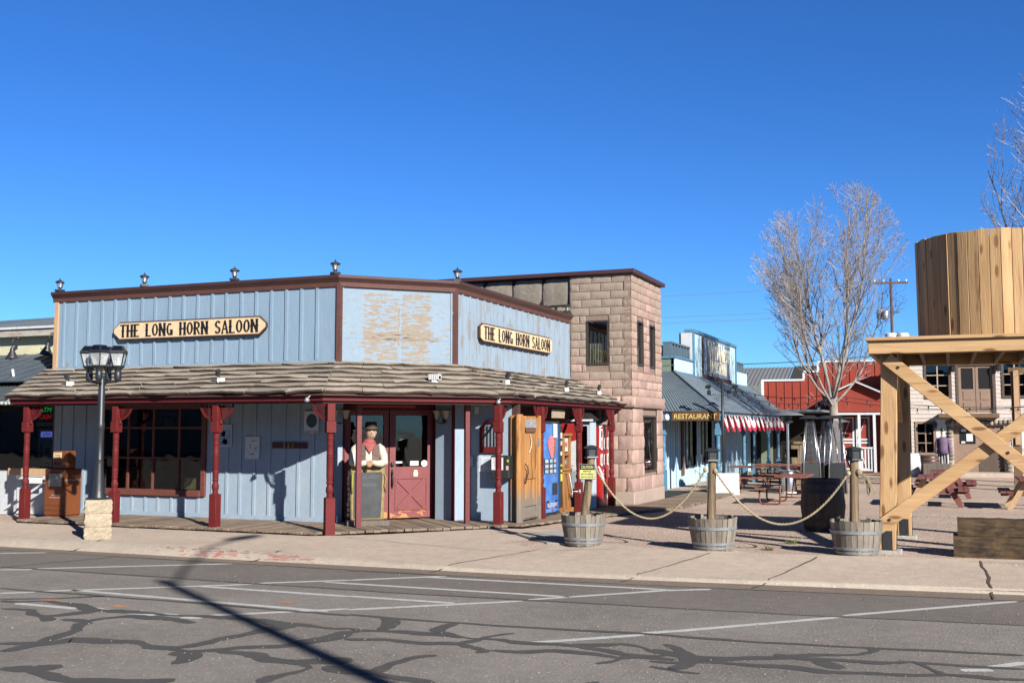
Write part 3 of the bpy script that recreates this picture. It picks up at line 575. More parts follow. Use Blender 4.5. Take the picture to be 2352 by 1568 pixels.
for sgn, nm in ((-1, 'left'), (1, 'right')):
    a, b = (-.88, -.012) if sgn < 0 else (.012, .88)
    ga, gb = a + .12, b - .1
    mb = MB(); mb.holed(DF, a, b, .05, 2.12, [(ga, gb, 1.03, 2.02)], -.045, 0); d = mb.build('door', m_door, sal, bevel=.004)
    mb = MB(); mb.fbox(DF, ga, gb, 1.03, 2.02, -.028, -.022); mb.build('pane', m_glass, d)
    mb = MB(); e = .02
    mb.fbox(DF, ga - .01, gb + .01, .80, .83, 0, e); mb.fbox(DF, ga - .01, gb + .01, .2, .23, 0, e); mb.fbox(DF, ga - .01, ga + .03, .23, .8, 0, e - .002); mb.fbox(DF, gb - .03, gb + .01, .23, .8, 0, e - .002)
    w_ = .075
    for (p, q, ee) in (((ga + .05, .24), (gb - .05, .79), .024), ((ga + .05, .79), (gb - .05, .24), .0215)):
        dx, dz_ = q[0] - p[0], q[1] - p[1]; l = hypot(dx, dz_); nx, nz_ = -dz_ / l * w_ / 2, dx / l * w_ / 2
        pts = [(p[0] - nx, p[1] - nz_), (q[0] - nx, q[1] - nz_), (q[0] + nx, q[1] + nz_), (p[0] + nx, p[1] + nz_)]
        if dx * nz_ - dz_ * nx < 0: pts = pts[::-1]
        mb.poly(DF, pts, 0, ee)
    mb.build('cross_brace', m_door, d)
    mb = MB(); mb.fbox(DF, a + .02, b - .02, .055, .19, 0, .006); mb.build('kick_board', m_doorlow, d)
    if sgn > 0:
        mb = MB(); mb.ell(DF.p(.062, 1.08, .02), .035, .035, .05); mb.tube([DF.p(.062, .93, .01), DF.p(.062, .92, .06), DF.p(.062, .8, .07), DF.p(.062, .68, .06), DF.p(.062, .66, .01)], .014); mb.fbox(DF, .04, .084, .88, .98, 0, .012); mb.fbox(DF, .045, .08, .62, .68, 0, .012)
        mb.build('handle', m_iron, d, smooth=True)
        mb = MB(); mb.poly(DF, [(.5, .84), (.58, .84), (.59, .9), (.57, .97), (.51, .97), (.49, .9)], 0, .004); tag(mb.build('paw_sticker', mat('pale sticker', (.6, .55, .45), bump=0), d), 'cream paw print sticker')
        for q_ in ((.14, .27, 1.10, 1.135), (.43, .6, 1.05, 1.14)): mb = MB(); mb.fbox(DF, *q_, -.018, -.014); mb.build('window_sticker', m_white, d)
        mb = MB(); mb.poly(DF, [(.72 + .065 * cos(i * pi / 6), 1.09 + .065 * sin(i * pi / 6)) for i in range(12)], -.018, -.014)
        mb.build('window_sticker', m_white, d)

# ---- porch: posts, fascia, shakes
def turned(h=2.2, q=.075, r=.056):
    mb = MB(); Z = lambda a, b, w_: mb.box(-w_, w_, -w_, w_, a, b)
    Z(-.06, .6, q); mb.lathe([(q * .95, .6), (r * .8, .625), (r * .95, .64), (r * .8, .655), (r * 1.08, .70), (r * 1.12, .75), (r * .85, .80), (r * .78, .83), (r * 1.05, .845), (r * 1.05, .86), (r * .8, .875),
                              (r * .92, .9), (r, 1.0), (r * 1.02, 1.01), (r * .88, 1.02), (r, 1.03), (r * .98, 1.29), (r * 1.06, 1.30), (r * .88, 1.315), (r * 1.06, 1.33), (r * .98, 1.345), (r * .95, 1.5), (r * 1.04, 1.51), (r * .9, 1.52),
                              (r * 1.0, 1.6), (r * 1.08, 1.61), (r * .9, 1.63), (r * 1.08, 1.65), (r * .85, 1.67), (q * .9, 1.70)], n=14)
    Z(1.7, 1.9, q); Z(1.9, h, q * .82); return mb
def bracket(q=.07):                                       # quarter fan spandrel beside the post head, along +x
    mb = MB(); r_ = .27
    pts = [(q + r_ * sin(a), 0, 2.21 - r_ * cos(a)) for a in [i * pi / 20 for i in range(11)]]
    for a, b in zip(pts, pts[1:]): mb.bar(a, b, .035, .03, (0, 1, 0))
    for i in range(1, 7):
        a = i * pi / 14; mb.bar((q + .05 * sin(a), 0, 2.21 - .05 * cos(a)), (q + (r_ - .01) * sin(a), 0, 2.21 - (r_ - .01) * cos(a)), .014, .014, (0, 1, 0))
    mb.lathe([(.03, 1.86), (.028, 1.93)], (q + .01, 0, 0), 8)
    return mb
POSTS = [(-16.72, 15.80, 0, (1,)), (-14.5, 15.80, 0, (1,)), (-12.2, 15.80, 0, (1, -1)), (-9.78, 15.74, 45, (-1,)), (-7.72, 18.25, 90, (1,)), (-7.52, 19.95, 90, (1, -1)), (-7.47, 22.15, 90, (1, -1)), (-7.42, 24.44, 90, (-1,))]
for (x, y, a, br) in POSTS:
    mb = turned(q=.083 if a == 45 else .076, r=.062 if a == 45 else .058); o = mb.build('porch_post', m_post, None, bevel=.005, angle=radians(35))
    o.parent = sal; o.location = V3((x, y, -.06)) - sal.location; o.rotation_euler = (0, 0, radians(a))
    for s in br:
        b = bracket().build('bracket', m_maroon); b.parent = o; b.location = (0, 0, 0)
        base = min(v.co.z for v in b.data.vertices)
        # the builder moved the bracket to its own middle: move it back beside the post head
        xs = [v.co.x for v in b.data.vertices]; b.location = (s * (.06 + (max(xs) - min(xs)) / 2), 0, 1.92 - .0)
        b.rotation_euler = (0, 0, (0 if s > 0 else pi) + (radians(-45) if a == 45 else 0))
        if a == 45: b.location = (-.14, .14, 1.92)
for (x, y) in ((-9.76, 16.66), (-8.31, 18.14)):
    mb = MB(); mb.slab([(x - .065, y), (x, y - .065), (x + .065, y), (x, y + .065)], -.05, 2.26)
    mb.build('porch_post', mat('worn square post', (.15, .02, .021), (.125, .016, .017), sc=3, rough=.55, chips=((.55, .44, .33), 3.0, .66, (1, 1, .25))), sal, bevel=.006)
EAVE = [V3((-17.12, 15.59, 2.385)), V3((-9.84, 15.59, 2.385)), V3((-7.49, 18.44, 2.385)), V3((-7.46, 25.8, 2.365))]
RTOP = [V3((-17.85, 17.34, 3.03)), V3((-10.64, 17.33, 3.03)), V3((-8.95, 18.98, 3.03)), V3((-8.95, 25.88, 3.03))]
def shakes(mb, e0, e1, t0, t1, rows, seed):
    r = random.Random(seed); L1 = (e1 - e0).length; nrm = (e1 - e0).cross(t0 - e0).normalized()
    P = lambda u, v: (e0.lerp(e1, u)).lerp(t0.lerp(t1, u), v)
    for k in range(rows):
        u = -r.uniform(0, .12); v0, v1 = k / rows, (k + 1.25) / rows
        while u < 1:
            w_ = r.uniform(.7, 1.45) / L1; a, b = max(u, 0) + .006 / L1, min(u + w_, 1) - .006 / L1; u += w_
            if b - a < .05 / L1: continue
            n = max(3, int((b - a) * L1 / .09)); ph, am, ph2 = r.uniform(0, 6), r.uniform(.012, .03), r.uniform(0, 6); lift0, lift1 = r.uniform(.024, .042), r.uniform(.024, .042); tilt = r.uniform(-.05, .05) / rows * 2
            lo, hi, bt = [], [], []
            for i in range(n + 1):
                s = i / n; uu = a + (b - a) * s; x = uu * L1
                dv = (am * sin(x * 4.2 + ph) + am * .7 * sin(x * 9 + ph2) + r.uniform(-.006, .006)) / 2.0 + tilt * (s - .5)
                lift = lift0 + (lift1 - lift0) * s + .010 * sin(x * 5 + ph2) + r.uniform(0, .006)
                vv = v0 - (.0 if k else .02) + dv
                p = P(uu, vv); hi.append(P(min(uu, 1), min(v1, 1.0)) + nrm * .004); lo.append(p + nrm * (.016 + lift)); bt.append(p + nrm * (lift - .024) - nrm * .0)
            m_ = len(lo); mid = [(x * .5 + y * .5) + nrm * .004 for x, y in zip(lo, hi)]
            vs = lo + mid + hi + bt; fs = []
            for i in range(n): fs += [(i, i + 1, m_ + i + 1, m_ + i), (m_ + i, m_ + i + 1, 2 * m_ + i + 1, 2 * m_ + i), (3 * m_ + i, 3 * m_ + i + 1, i + 1, i), (3 * m_ + i + 1, 3 * m_ + i, 2 * m_ + i, 2 * m_ + i + 1)]
            fs += [(0, m_, 2 * m_, 3 * m_), (m_ - 1, 4 * m_ - 1, 3 * m_ - 1, 2 * m_ - 1)]
            mb.add(vs, fs)
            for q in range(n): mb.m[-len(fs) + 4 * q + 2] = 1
mb = MB()
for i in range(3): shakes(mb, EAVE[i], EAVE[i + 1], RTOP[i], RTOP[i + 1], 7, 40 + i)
mb.build('porch_roof', [m_shake, mat('end grain and painted gap shade of shakes', (.045, .034, .025), (.07, .052, .038), sc=9, rough=1)], sal)  # butt faces: dark end grain, with the shade of the gaps painted in
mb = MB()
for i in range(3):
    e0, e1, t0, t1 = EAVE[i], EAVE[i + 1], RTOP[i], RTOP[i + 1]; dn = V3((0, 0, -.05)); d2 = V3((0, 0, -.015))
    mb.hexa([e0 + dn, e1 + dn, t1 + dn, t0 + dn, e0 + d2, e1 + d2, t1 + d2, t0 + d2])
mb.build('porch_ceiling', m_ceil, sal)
def runboard(name, off, z0, z1, th, m):
    mb = MB(); path = [V3((-17.05, 15.66, 0)), V3((-9.89, 15.66, 0)), V3((-7.55, 18.5, 0)), V3((-7.52, 25.78, 0))]; nn = []
    for a, b in zip(path, path[1:]): t = (b - a).normalized(); nn.append(V3((t.y, -t.x, 0)))
    mm = [nn[0]] + [((nn[i] + nn[i + 1]).normalized() / (nn[i] + nn[i + 1]).normalized().dot(nn[i])) for i in range(2)] + [nn[2]]
    for i in range(3):
        q = []
        for d in (off, off - th):
            q.append((path[i] + mm[i] * d, path[i + 1] + mm[i + 1] * d))
        (a, b), (c, d) = q; z = lambda p, h: V3((p.x, p.y, h))
        mb.hexa([z(a, z0), z(b, z0), z(d, z0), z(c, z0), z(a, z1), z(b, z1), z(d, z1), z(c, z1)])
    return mb.build(name, m, sal)
runboard('fascia', -.0, 2.248, 2.385, .045, m_maroon)
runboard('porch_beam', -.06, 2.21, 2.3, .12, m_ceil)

# ---- things on the saloon
def sign_board(name, f, u0, u1, z0, z1, tip, label, word, ends=.5):
    o = thing(name, f.p((u0 + u1) / 2, z0, .05), label, 'sign'); zc = (z0 + z1) / 2; k = (z1 - z0) / 2 * ends
    def ring(e): return [(u0 + tip + e * .3, z0 + e), (u1 - tip - e * .3, z0 + e), (u1 - e, zc - k), (u1 - e, zc + k), (u1 - tip - e * .3, z1 - e), (u0 + tip + e * .3, z1 - e), (u0 + e, zc + k), (u0 + e, zc - k)]
    mb = MB(); mb.poly(f, ring(0), .05, .10); mb.build('border', m_signedge, o, bevel=.006)
    mb = MB(); mb.poly(f, ring(.028), .098, .106); mb.build('face', m_cream, o)
    mb = MB(); western(mb, word, f, (u0 + u1) / 2, zc, .106, (z1 - z0) * .70, (u1 - u0) - 2 * tip - .04); mb.build('lettering', m_black, o)
    return o
sign_board('name_sign', FW, -15.99, -12.19, 3.585, 3.96, .17, 'long cream saloon name sign with pointed ends on the front false front', 'THE LONG HORN SALOON', .2)
sign_board('name_sign', SW, 1.0, 5.33, 3.56, 3.955, .16, 'cream saloon name sign on the side wing beside the stone tower', 'THE LONG HORN SALOON', .62)
def cornice_lantern():
    o = thing('cornice_lantern', (0, 0, 0), '', 'lantern', 'lanterns along the saloon cornice')
    mb = MB(); mb.box(-.075, .075, -.075, .075, 0, .05); mb.lathe([(.03, .05), (.025, .07), (.045, .085), (.05, .095)], n=8); mb.build('base', m_iron, o, bevel=.004)
    mb = MB()
    for k in range(6):
        a = k * pi / 3; mb.bar((.045 * cos(a), .045 * sin(a), .09), (.072 * cos(a), .072 * sin(a), .2), .011, .011)
    mb.lathe([(.082, .195), (.105, .2), (.1, .212), (.06, .238), (.02, .252), (.012, .27), (.016, .276), (.004, .30)], n=6); mb.build('cage', m_iron, o)
    mb = MB(); mb.lathe([(.04, .095), (.066, .198)], n=6, cap=False); mb.build('lens', m_frosted, o)
    mb = MB(); mb.lathe([(.018, .095), (.022, .15), (.018, .19)], n=8); mb.build('bulb', m_white, o)
    return o
pl = cornice_lantern()
for i, (x, y, lab) in enumerate([(-17.55, 17.32, 'black lantern at the far left end of the saloon cornice'), (-15.27, 17.32, 'black cornice lantern above the left end of the front name sign'),
        (-13.02, 17.32, 'black cornice lantern above the word saloon on the front sign'), (-10.7, 17.32, 'black lantern on the cornice at the left edge of the flaking panel'),
        (-8.97, 19.1, 'black lantern on the cornice at the right edge of the flaking panel'), (-8.97, 25.78, 'small black lantern on the low end of the cornice against the stone')]):
    o = pl if i == 0 else copy_tree(pl); o.location = (x, y, 4.684); o.rotation_euler = (0, 0, i * .9); o['label'] = lab
# roof floodlights
def floodlight():
    o = thing('roof_floodlight', (0, 0, 0), '', 'floodlight', 'small floodlights on the porch shakes')
    mb = MB(); mb.box(-.06, .06, -.05, .05, 0, .09); mb.build('junction_box', m_white, o, bevel=.008)
    mb = MB(); mb.bar((-.02, 0, .08), (-.06, .03, .15), .025, .025); mb.bar((-.06, .03, .13), (-.10, .0, .24), .085, .06, (0, 1, 0)); mb.build('lamp_head', m_iron, o, bevel=.006)
    return o
fl = floodlight()
def on_roof(i, u, v): return EAVE[i].lerp(EAVE[i + 1], u).lerp(RTOP[i].lerp(RTOP[i + 1], u), v)
for k, (i, u, v, rz, lab) in enumerate([(0, .19, .28, .3, 'white floodlight on the shakes just left of the street lamp post'), (0, .685, .3, 1.6, 'white floodlight on the shakes below the word saloon of the front sign'),
        (2, .08, .32, 2.6, 'white floodlight on the shakes above the tall square door post'), (2, .54, .27, 2.2, 'white floodlight on the shakes below the side name sign'), (2, .87, .27, 2.2, 'white floodlight on the shakes nearest the stone tower')]):
    o = fl if k == 0 else copy_tree(fl); o.location = on_roof(i, u, v) + V3((0, 0, .03)); o.rotation_euler = (0, 0, rz); o['label'] = lab
t = thing('roof_spotlight', on_roof(1, .62, .3) + V3((0, 0, .03)), 'white ribbed spotlight on the shakes over the entrance corner', 'floodlight'); L0 = t.location
mb = MB(); mb.box(L0.x - .05, L0.x + .05, L0.y - .05, L0.y + .05, L0.z, L0.z + .06); mb.build('junction_box', m_white, t, bevel=.008)
mb = MB()
for i in range(6): mb.box(L0.x - .1 + i * .036, L0.x - .08 + i * .036, L0.y - .06, L0.y + .07, L0.z + .06, L0.z + .16)
mb.box(L0.x - .1, L0.x + .1, L0.y - .04, L0.y + .05, L0.z + .07, L0.z + .13); mb.build('lamp_head', m_white, t)
for (x, y, lab) in ((-17.0, 15.6, 'small chrome clip lamp at the left end of the maroon fascia'), (-10.1, 15.6, 'small chrome clip lamp on the fascia beside the corner post'), (-7.68, 18.28, 'small chrome clip lamp on the fascia above the side sign post')):
    mb = MB(); mb.tube([(x, y + .04, 2.34), (x, y - .02, 2.33), (x - .03, y - .06, 2.27)], .012, 6); mb.lathe([(.012, 0), (.045, .01), (.05, .04), (.02, .09)], (x - .03, y - .06, 2.22), 10); tag(mb.build('clip_lamp', m_metal, smooth=True), lab, 'lamp')

def flat_sign(name, f, u0, u1, z0, z1, d, mface, label, cat='poster', th=.006):
    mb = MB(); mb.fbox(f, u0, u1, z0, z1, d, d + th); o = mb.build(name, mface); return tag(o, label, cat)
def sign_thing(name, f, u0, u1, z0, z1, d, mface, label, cat, words=(), th=.008, extra=None, mtext=None, border=None):
    o = thing(name, f.p((u0 + u1) / 2, z0, d), label, cat)
    mb = MB(); mb.fbox(f, u0, u1, z0, z1, d, d + th); mb.build('panel', mface, o, bevel=.002)
    if border:
        mb = MB(); e = .012
        for (a, b, c, g) in ((u0, u1, z0, z0 + e), (u0, u1, z1 - e, z1), (u0, u0 + e, z0 + e, z1 - e), (u1 - e, u1, z0 + e, z1 - e)): mb.fbox(f, a, b, c, g, d + th, d + th + .004)
        mb.build('border', border, o)
    if words:
        mb = MB()
        for (s, fu, fz, h, w_) in words: txt(mb, s, f, u0 + (u1 - u0) * fu, z0 + (z1 - z0) * fz, d + th, h, w_, .002)
        mb.build('lettering', mtext or m_black, o)
    if extra:
        for (nm, m_, pts) in extra:
            mb = MB()
            for q in pts: mb.poly(f, [(u0 + (u1 - u0) * a, z0 + (z1 - z0) * b) for a, b in q], d + th, d + th + .002)
            mb.build(nm, m_, o)
    return o
m_paper = mat('aged paper', (.62, .64, .64), (.55, .58, .60), sc=5, rough=.8, bump=.03); m_pblue = mat('faded blue print', (.16, .33, .46), (.3, .45, .52), sc=9, rough=.8, bump=.02); m_pdark = mat('dark blue print', (.035, .06, .09), (.06, .09, .13), sc=9, bump=.02)
m_gold = mat('ochre digits', (.45, .33, .10), bump=0); m_grey_ink = mat('grey ink', (.2, .23, .28), (.3, .33, .38), sc=14, bump=0)
sign_thing('tin_poster', FW, -13.37, -13.01, 1.41, 1.845, .024, m_paper, 'faded blue tin poster of an angler, left of the plain map poster', 'poster', [('FISHING TACKLE', .5, .86, .035, .30)],
           extra=[('print', m_pblue, [[(.05, .05), (.95, .05), (.95, .78), (.05, .78)]]), ('figure', m_paper, [[(.3, .5), (.55, .45), (.6, .7), (.35, .72)], [(.35, .16), (.7, .1), (.75, .3), (.5, .38)]])], mtext=m_grey_ink)
sign_thing('map_poster', FW, -12.69, -12.35, 1.18, 1.615, .024, m_paper, 'white map poster with faint grey outlines, left of the house number', 'poster',
           extra=[('print', m_grey_ink, [[(.3, .5), (.36, .48), (.42, .62), (.34, .66)], [(.66, .4), (.8, .46), (.82, .56), (.7, .5)], [(.25, .2), (.5, .26), (.7, .22), (.5, .18)], [(.3, .8), (.6, .84), (.8, .8), (.6, .78)]])])
ov = [(.52 + .34 * cos(i * pi / 8), .57 + .3 * sin(i * pi / 8)) for i in range(16)]
sign_thing('fire_poster', FW, -11.36, -11.01, 1.665, 2.105, .024, m_paper, 'white poster with dark oval and bold ONLY YOU caption', 'poster', [('ONLY YOU', .5, .1, .06, .29)], extra=[('print', m_pdark, [ov])], border=m_pblue)
o = sign_thing('house_number', FW, -12.05, -11.27, 1.392, 1.505, .024, mat('dark maroon plaque', (.075, .014, .014), rough=.5, bump=.05), 'maroon wall plaque reading 321', 'sign', [('3 2 1', .46, .5, .09, .23)], mtext=m_gold, th=.02)
# porch sconces
m_shade = mat('cream glass shade', (.5, .42, .33), (.42, .35, .27), rough=.35, bump=0)
for (f, u, lab) in ((Fr(-10.69, 17.40, 1, 1), .05, 'twin cream shade wall sconce left of the entrance doors'), (Fr(-9.22, 18.66, .42, -.09), .22, 'twin cream shade wall sconce right of the entrance doors')):
    o = thing('wall_sconce', f.p(u, 1.9, 0), lab, 'lamp')
    mb = MB(); mb.fbox(f, u - .04, u + .04, 1.87, 1.97, 0, .02); mb.tube([f.p(u - .11, 1.97, .1), f.p(u - .1, 1.9, .1), f.p(u, 1.86, .1), f.p(u + .1, 1.9, .1), f.p(u + .11, 1.97, .1)], .01, 6); mb.tube([f.p(u, 1.9, 0), f.p(u, 1.86, .1)], .012, 6); mb.build('arm', m_iron, o)
    for s in (-1, 1):
        mb = MB(); c = f.p(u + s * .11, 1.95, .1); mb.lathe([(.03, 0), (.045, .03), (.055, .1), (.085, .155), (.09, .16), (.08, .158), (.05, .1), (.02, .02)], c, 14, cap=False); mb.build('shade', m_shade, o, smooth=True)
# things in the window
IW = Fr(0, 17.56, 1, 0)
m_neon = mat('unlit neon tube', (.14, .15, .15), rough=.4, bump=0); m_card = mat('old cardboard', (.55, .45, .22), (.48, .38, .18), sc=8, rough=.9)
t = thing('neon_sign', IW.p(-15.65, 1.8, 0), 'unlit rectangular neon beer sign hanging in the saloon window', 'sign'); mb = MB()
for q in ([(-15.98, 2.1), (-15.32, 2.1), (-15.32, 1.8), (-15.98, 1.8), (-15.98, 2.1)],): mb.tube([IW.p(a, b, 0) for a, b in q], .007, 5)
txt(mb, 'BUD', IW, -15.65, 2.02, 0, .13, .42, .008); txt(mb, 'LIGHT', IW, -15.65, 1.87, 0, .08, .44, .008); mb.build('tube', m_neon, t)
t = thing('neon_sign', IW.p(-14.75, 1.8, 0), 'unlit neon beer sign with grey shield in the saloon window', 'sign'); mb = MB(); txt(mb, 'Budweiser', IW, -14.72, 2.06, 0, .07, .46, .008, .3); mb.tube([IW.p(-14.55, 1.9, 0), IW.p(-14.36, 2.08, 0)], .008, 5); mb.tube([IW.p(-14.93, 1.95, 0), IW.p(-15.0, 2.0, 0)], .008, 5); mb.build('tube', m_neon, t)
mb = MB(); mb.poly(IW, [(-14.84, 1.84), (-14.78, 1.79), (-14.71, 1.79), (-14.66, 1.84), (-14.65, 1.96), (-14.85, 1.96)], 0, .01); mb.build('shield', mat('grey shield', (.2, .2, .2), bump=0), t)
mb = MB(); mb.box(-14.29, -13.96, 17.5, 17.72, .55, .785); tag(mb.build('cardboard_box', m_card, bevel=.004), 'small yellowed box standing on the saloon window sill', 'box')
mb = MB(); mb.box(-16.2, -15.3, 17.8, 18.4, 0, .9); mb.box(-16.25, -15.25, 17.75, 18.45, .9, .95); tag(mb.build('counter', mat('dark counter wood', (.1, .06, .04), (.07, .045, .03)), bevel=.01), 'dark wooden counter standing inside the saloon window', 'counter')

# ================================================================== stone tower
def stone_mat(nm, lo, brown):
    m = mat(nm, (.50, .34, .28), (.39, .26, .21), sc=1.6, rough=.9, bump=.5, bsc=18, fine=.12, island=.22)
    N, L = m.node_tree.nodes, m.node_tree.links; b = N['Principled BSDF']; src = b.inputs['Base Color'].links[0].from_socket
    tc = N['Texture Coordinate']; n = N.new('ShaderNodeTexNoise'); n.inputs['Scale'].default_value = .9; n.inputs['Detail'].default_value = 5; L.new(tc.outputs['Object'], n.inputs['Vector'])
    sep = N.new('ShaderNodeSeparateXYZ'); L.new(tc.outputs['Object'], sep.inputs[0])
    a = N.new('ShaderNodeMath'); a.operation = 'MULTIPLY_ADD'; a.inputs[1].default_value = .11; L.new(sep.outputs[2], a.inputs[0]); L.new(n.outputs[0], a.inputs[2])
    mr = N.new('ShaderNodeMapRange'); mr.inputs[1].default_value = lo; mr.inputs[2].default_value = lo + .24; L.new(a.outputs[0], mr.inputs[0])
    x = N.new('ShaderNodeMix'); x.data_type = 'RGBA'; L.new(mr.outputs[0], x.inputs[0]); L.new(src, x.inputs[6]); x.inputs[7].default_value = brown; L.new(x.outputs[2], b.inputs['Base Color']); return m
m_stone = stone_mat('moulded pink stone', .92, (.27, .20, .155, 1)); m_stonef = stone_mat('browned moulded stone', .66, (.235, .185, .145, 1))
m_mortar = mat('recessed mortar', (.27, .19, .15), (.23, .16, .125), sc=3, rough=1)
m_panelstone = mat('grey brown moulded panels', (.27, .235, .19), (.23, .20, .16), sc=2.5, island=.15, rough=.9, bump=.9, bsc=9)
m_bronze = mat('bronze window frame', (.055, .042, .034), rough=.4, bump=.02, spec=.5)
m_cloth = mat('cream cafe curtain', (.72, .66, .52), (.62, .56, .43), sc=3, st=(6, 6, .3), rough=.9, bump=.1)
tow = thing('stone_tower', (-8, 27.4, -.2), 'square two storey tower of pinkish moulded stone blocks with brown cap', 'tower')
TX, TY = -7.30, 25.9
TF, TS = Fr(0, TY, 1, 0), Fr(TX, 0, 0, 1, 0)              # front (u = x), side (u = y)
def block(mb, f, u0, u1, z0, z1, d, r, bulge=.014):
    g = .006; u0 += g; u1 -= g; z0 += g; z1 -= g
    if u1 - u0 < .05: return
    nu, nz = 7, 4; vs = []
    ph = r.uniform(0, 9)
    for j in range(nz + 1):
        for i in range(nu + 1):
            s, t = i / nu, j / nz; e = min(min(s, 1 - s) * (u1 - u0) / .035, min(t, 1 - t) * (z1 - z0) / .03, 1)
            h = d + bulge * math.sqrt(max(0, e * (2 - e))) + (r.uniform(-.007, .008) if e > .3 else 0) * 1.3
            vs.append(f.p(u0 + (u1 - u0) * s, z0 + (z1 - z0) * t, h))
    n = nu + 1; fs = [(j * n + i, j * n + i + 1, (j + 1) * n + i + 1, (j + 1) * n + i) for j in range(nz) for i in range(nu)]
    mb.add(vs, fs)
def courses(mb, f, u0, u1, z0, z1, hgt, lng, holes, d, seed, bulge=.014):
    r = random.Random(seed); n = round((z1 - z0) / hgt)
    for k in range(n):
        a, b = z0 + (z1 - z0) * k / n, z0 + (z1 - z0) * (k + 1) / n
        u = u0 - (lng * .5 if k % 2 else 0); us = []
        while u < u1 - .02:
            w_ = lng * r.uniform(.92, 1.08); us.append((max(u, u0), min(u + w_, u1))); u += w_
        for (p, q) in us:
            segs = [(p, q)]
            for h in holes:
                if b <= h[2] + .03 or a >= h[3] - .03: continue
                ns = []
                for (s, t) in segs:
                    if t <= h[0] or s >= h[1]: ns.append((s, t))
                    else:
                        if s < h[0]: ns.append((s, h[0]))
                        if t > h[1]: ns.append((h[1], t))
                segs = ns
            for (s, t) in segs: block(mb, f, s, t, a, b, d, r, bulge)
HF = [(-8.52, -7.91, 3.375, 4.515)]; HS = [(26.42, 27.03, 3.375, 4.53), (27.64, 28.23, 3.375, 4.53)]; HL = [(26.94, 28.28, .62, 2.1)]
mb = MB(); mb.holed(TF, -8.97, TX - .03, -.3, 5.7, HF, -.2, -.03); mb.holed(TS, TY + .0, 28.9, -.3, 5.7, HS + HL, -.2, -.03); mb.box(-9.2, TX - .05, 28.75, 28.9, -.3, 5.7); mb.build('core', m_mortar, tow)
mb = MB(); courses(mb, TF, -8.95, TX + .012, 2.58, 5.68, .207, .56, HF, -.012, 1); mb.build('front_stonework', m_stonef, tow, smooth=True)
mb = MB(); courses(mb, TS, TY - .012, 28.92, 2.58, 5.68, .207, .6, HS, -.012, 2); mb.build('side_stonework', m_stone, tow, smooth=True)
mb = MB(); courses(mb, TF, -8.3, TX + .012, .18, 2.28, .35, .42, [], -.0, 3, .02); courses(mb, TS, TY - .012, 28.92, .18, 2.28, .35, .62, HL, -.0, 4, .02); mb.build('lower_stonework', m_stone, tow, smooth=True)
mb = MB(); courses(mb, TF, -8.0, TX + .1, 2.28, 2.58, .3, .4, [], .06, 5, .06); courses(mb, TS, TY - .1, 28.98, 2.28, 2.58, .3, 3.2, [], .06, 6, .06); mb.build('belt_course', m_stone, tow, smooth=True)
mb = MB(); mb.slab([(-7.86, 25.86), (-7.26, 25.86), (-7.26, 28.93), (-7.86, 28.93)], -.35, .18); mb.build('plinth', mat('pale plinth render', (.44, .34, .28), (.38, .29, .23), sc=2, bump=.4, bsc=12), tow, bevel=.02)
mb = MB(); mb.slab([(-13.5, 25.8), (TX + .1, 25.8), (TX + .1, 29.0), (-13.5, 29.0)], 5.685, 5.79); mb.build('cap', m_cap, tow, bevel=.01)
def tower_window(f, h, curt, dark):
    o = MB()
    a, b, c, d = h; e = .045
    for (p, q, s, t) in ((a, b, c, c + e), (a, b, d - e, d), (a, a + e, c + e, d - e), (b - e, b, c + e, d - e)): o.fbox(f, p, q, s, t, -.12, .0)
    wn_ = o.build('window', m_bronze, tow)
    mb = MB(); mb.fbox(f, a + e, b - e, c + e, d - e, -.075, -.068); mb.build('pane', m_glass, wn_)
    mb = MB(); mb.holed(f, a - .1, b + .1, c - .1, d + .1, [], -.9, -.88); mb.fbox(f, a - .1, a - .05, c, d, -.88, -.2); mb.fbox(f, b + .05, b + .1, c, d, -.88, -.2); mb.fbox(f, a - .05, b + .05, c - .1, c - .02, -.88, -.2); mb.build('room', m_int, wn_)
    if curt:
        mb = MB(); n = 40; z0, z1 = c + e, c + (d - c) * curt; vs = []
        for i in range(n + 1):
            u = a + e + (b - a - 2 * e) * i / n; dd = -.15 + .022 * sin(i * 1.15) + .01 * sin(i * 2.7)
            vs += [f.p(u, z0, dd + .008 * sin(i * .9)), f.p(u, z1, dd)]
        mb.add(vs, [(2 * i, 2 * i + 2, 2 * i + 3, 2 * i + 1) for i in range(n)]); mb.build('curtain', m_cloth, wn_, smooth=True)
tower_window(TF, HF[0], .49, 0)
for h in HS: tower_window(TS, h, .45, 0)
tower_window(TS, HL[0], 0, 0)
mb = MB(); mb.fbox(TS, 27.1, 27.9, 1.35, 1.6, -.3, -.29); tag(mb.build('window_card', mat('grey brown card', (.2, .17, .11), bump=0)), 'dull card behind the ground floor tower window', 'card')
ann = thing('panel_wall', (-11, 26.0, 3), 'grey brown wall of large moulded panels rising behind the saloon', 'wall')
PF = Fr(0, 26.0, 1, 0)
mb = MB(); r = random.Random(9)
for j, (z0, z1) in enumerate([(3.5, 4.2), (4.2, 4.93), (4.93, 5.68)]):
    u = -13.5 + (0 if j % 2 else .42)
    while u < -8.97:
        w_ = .83 * r.uniform(.95, 1.05); block(mb, PF, max(u, -13.5), min(u + w_, -8.96), z0, z1, 0, r, .03); u += w_
mb.build('panels', m_panelstone, ann, smooth=True)
mb = MB(); mb.fbox(PF, -13.5, -8.98, 3.0, 5.68, -.15, .004); mb.build('backing', m_dark, ann)
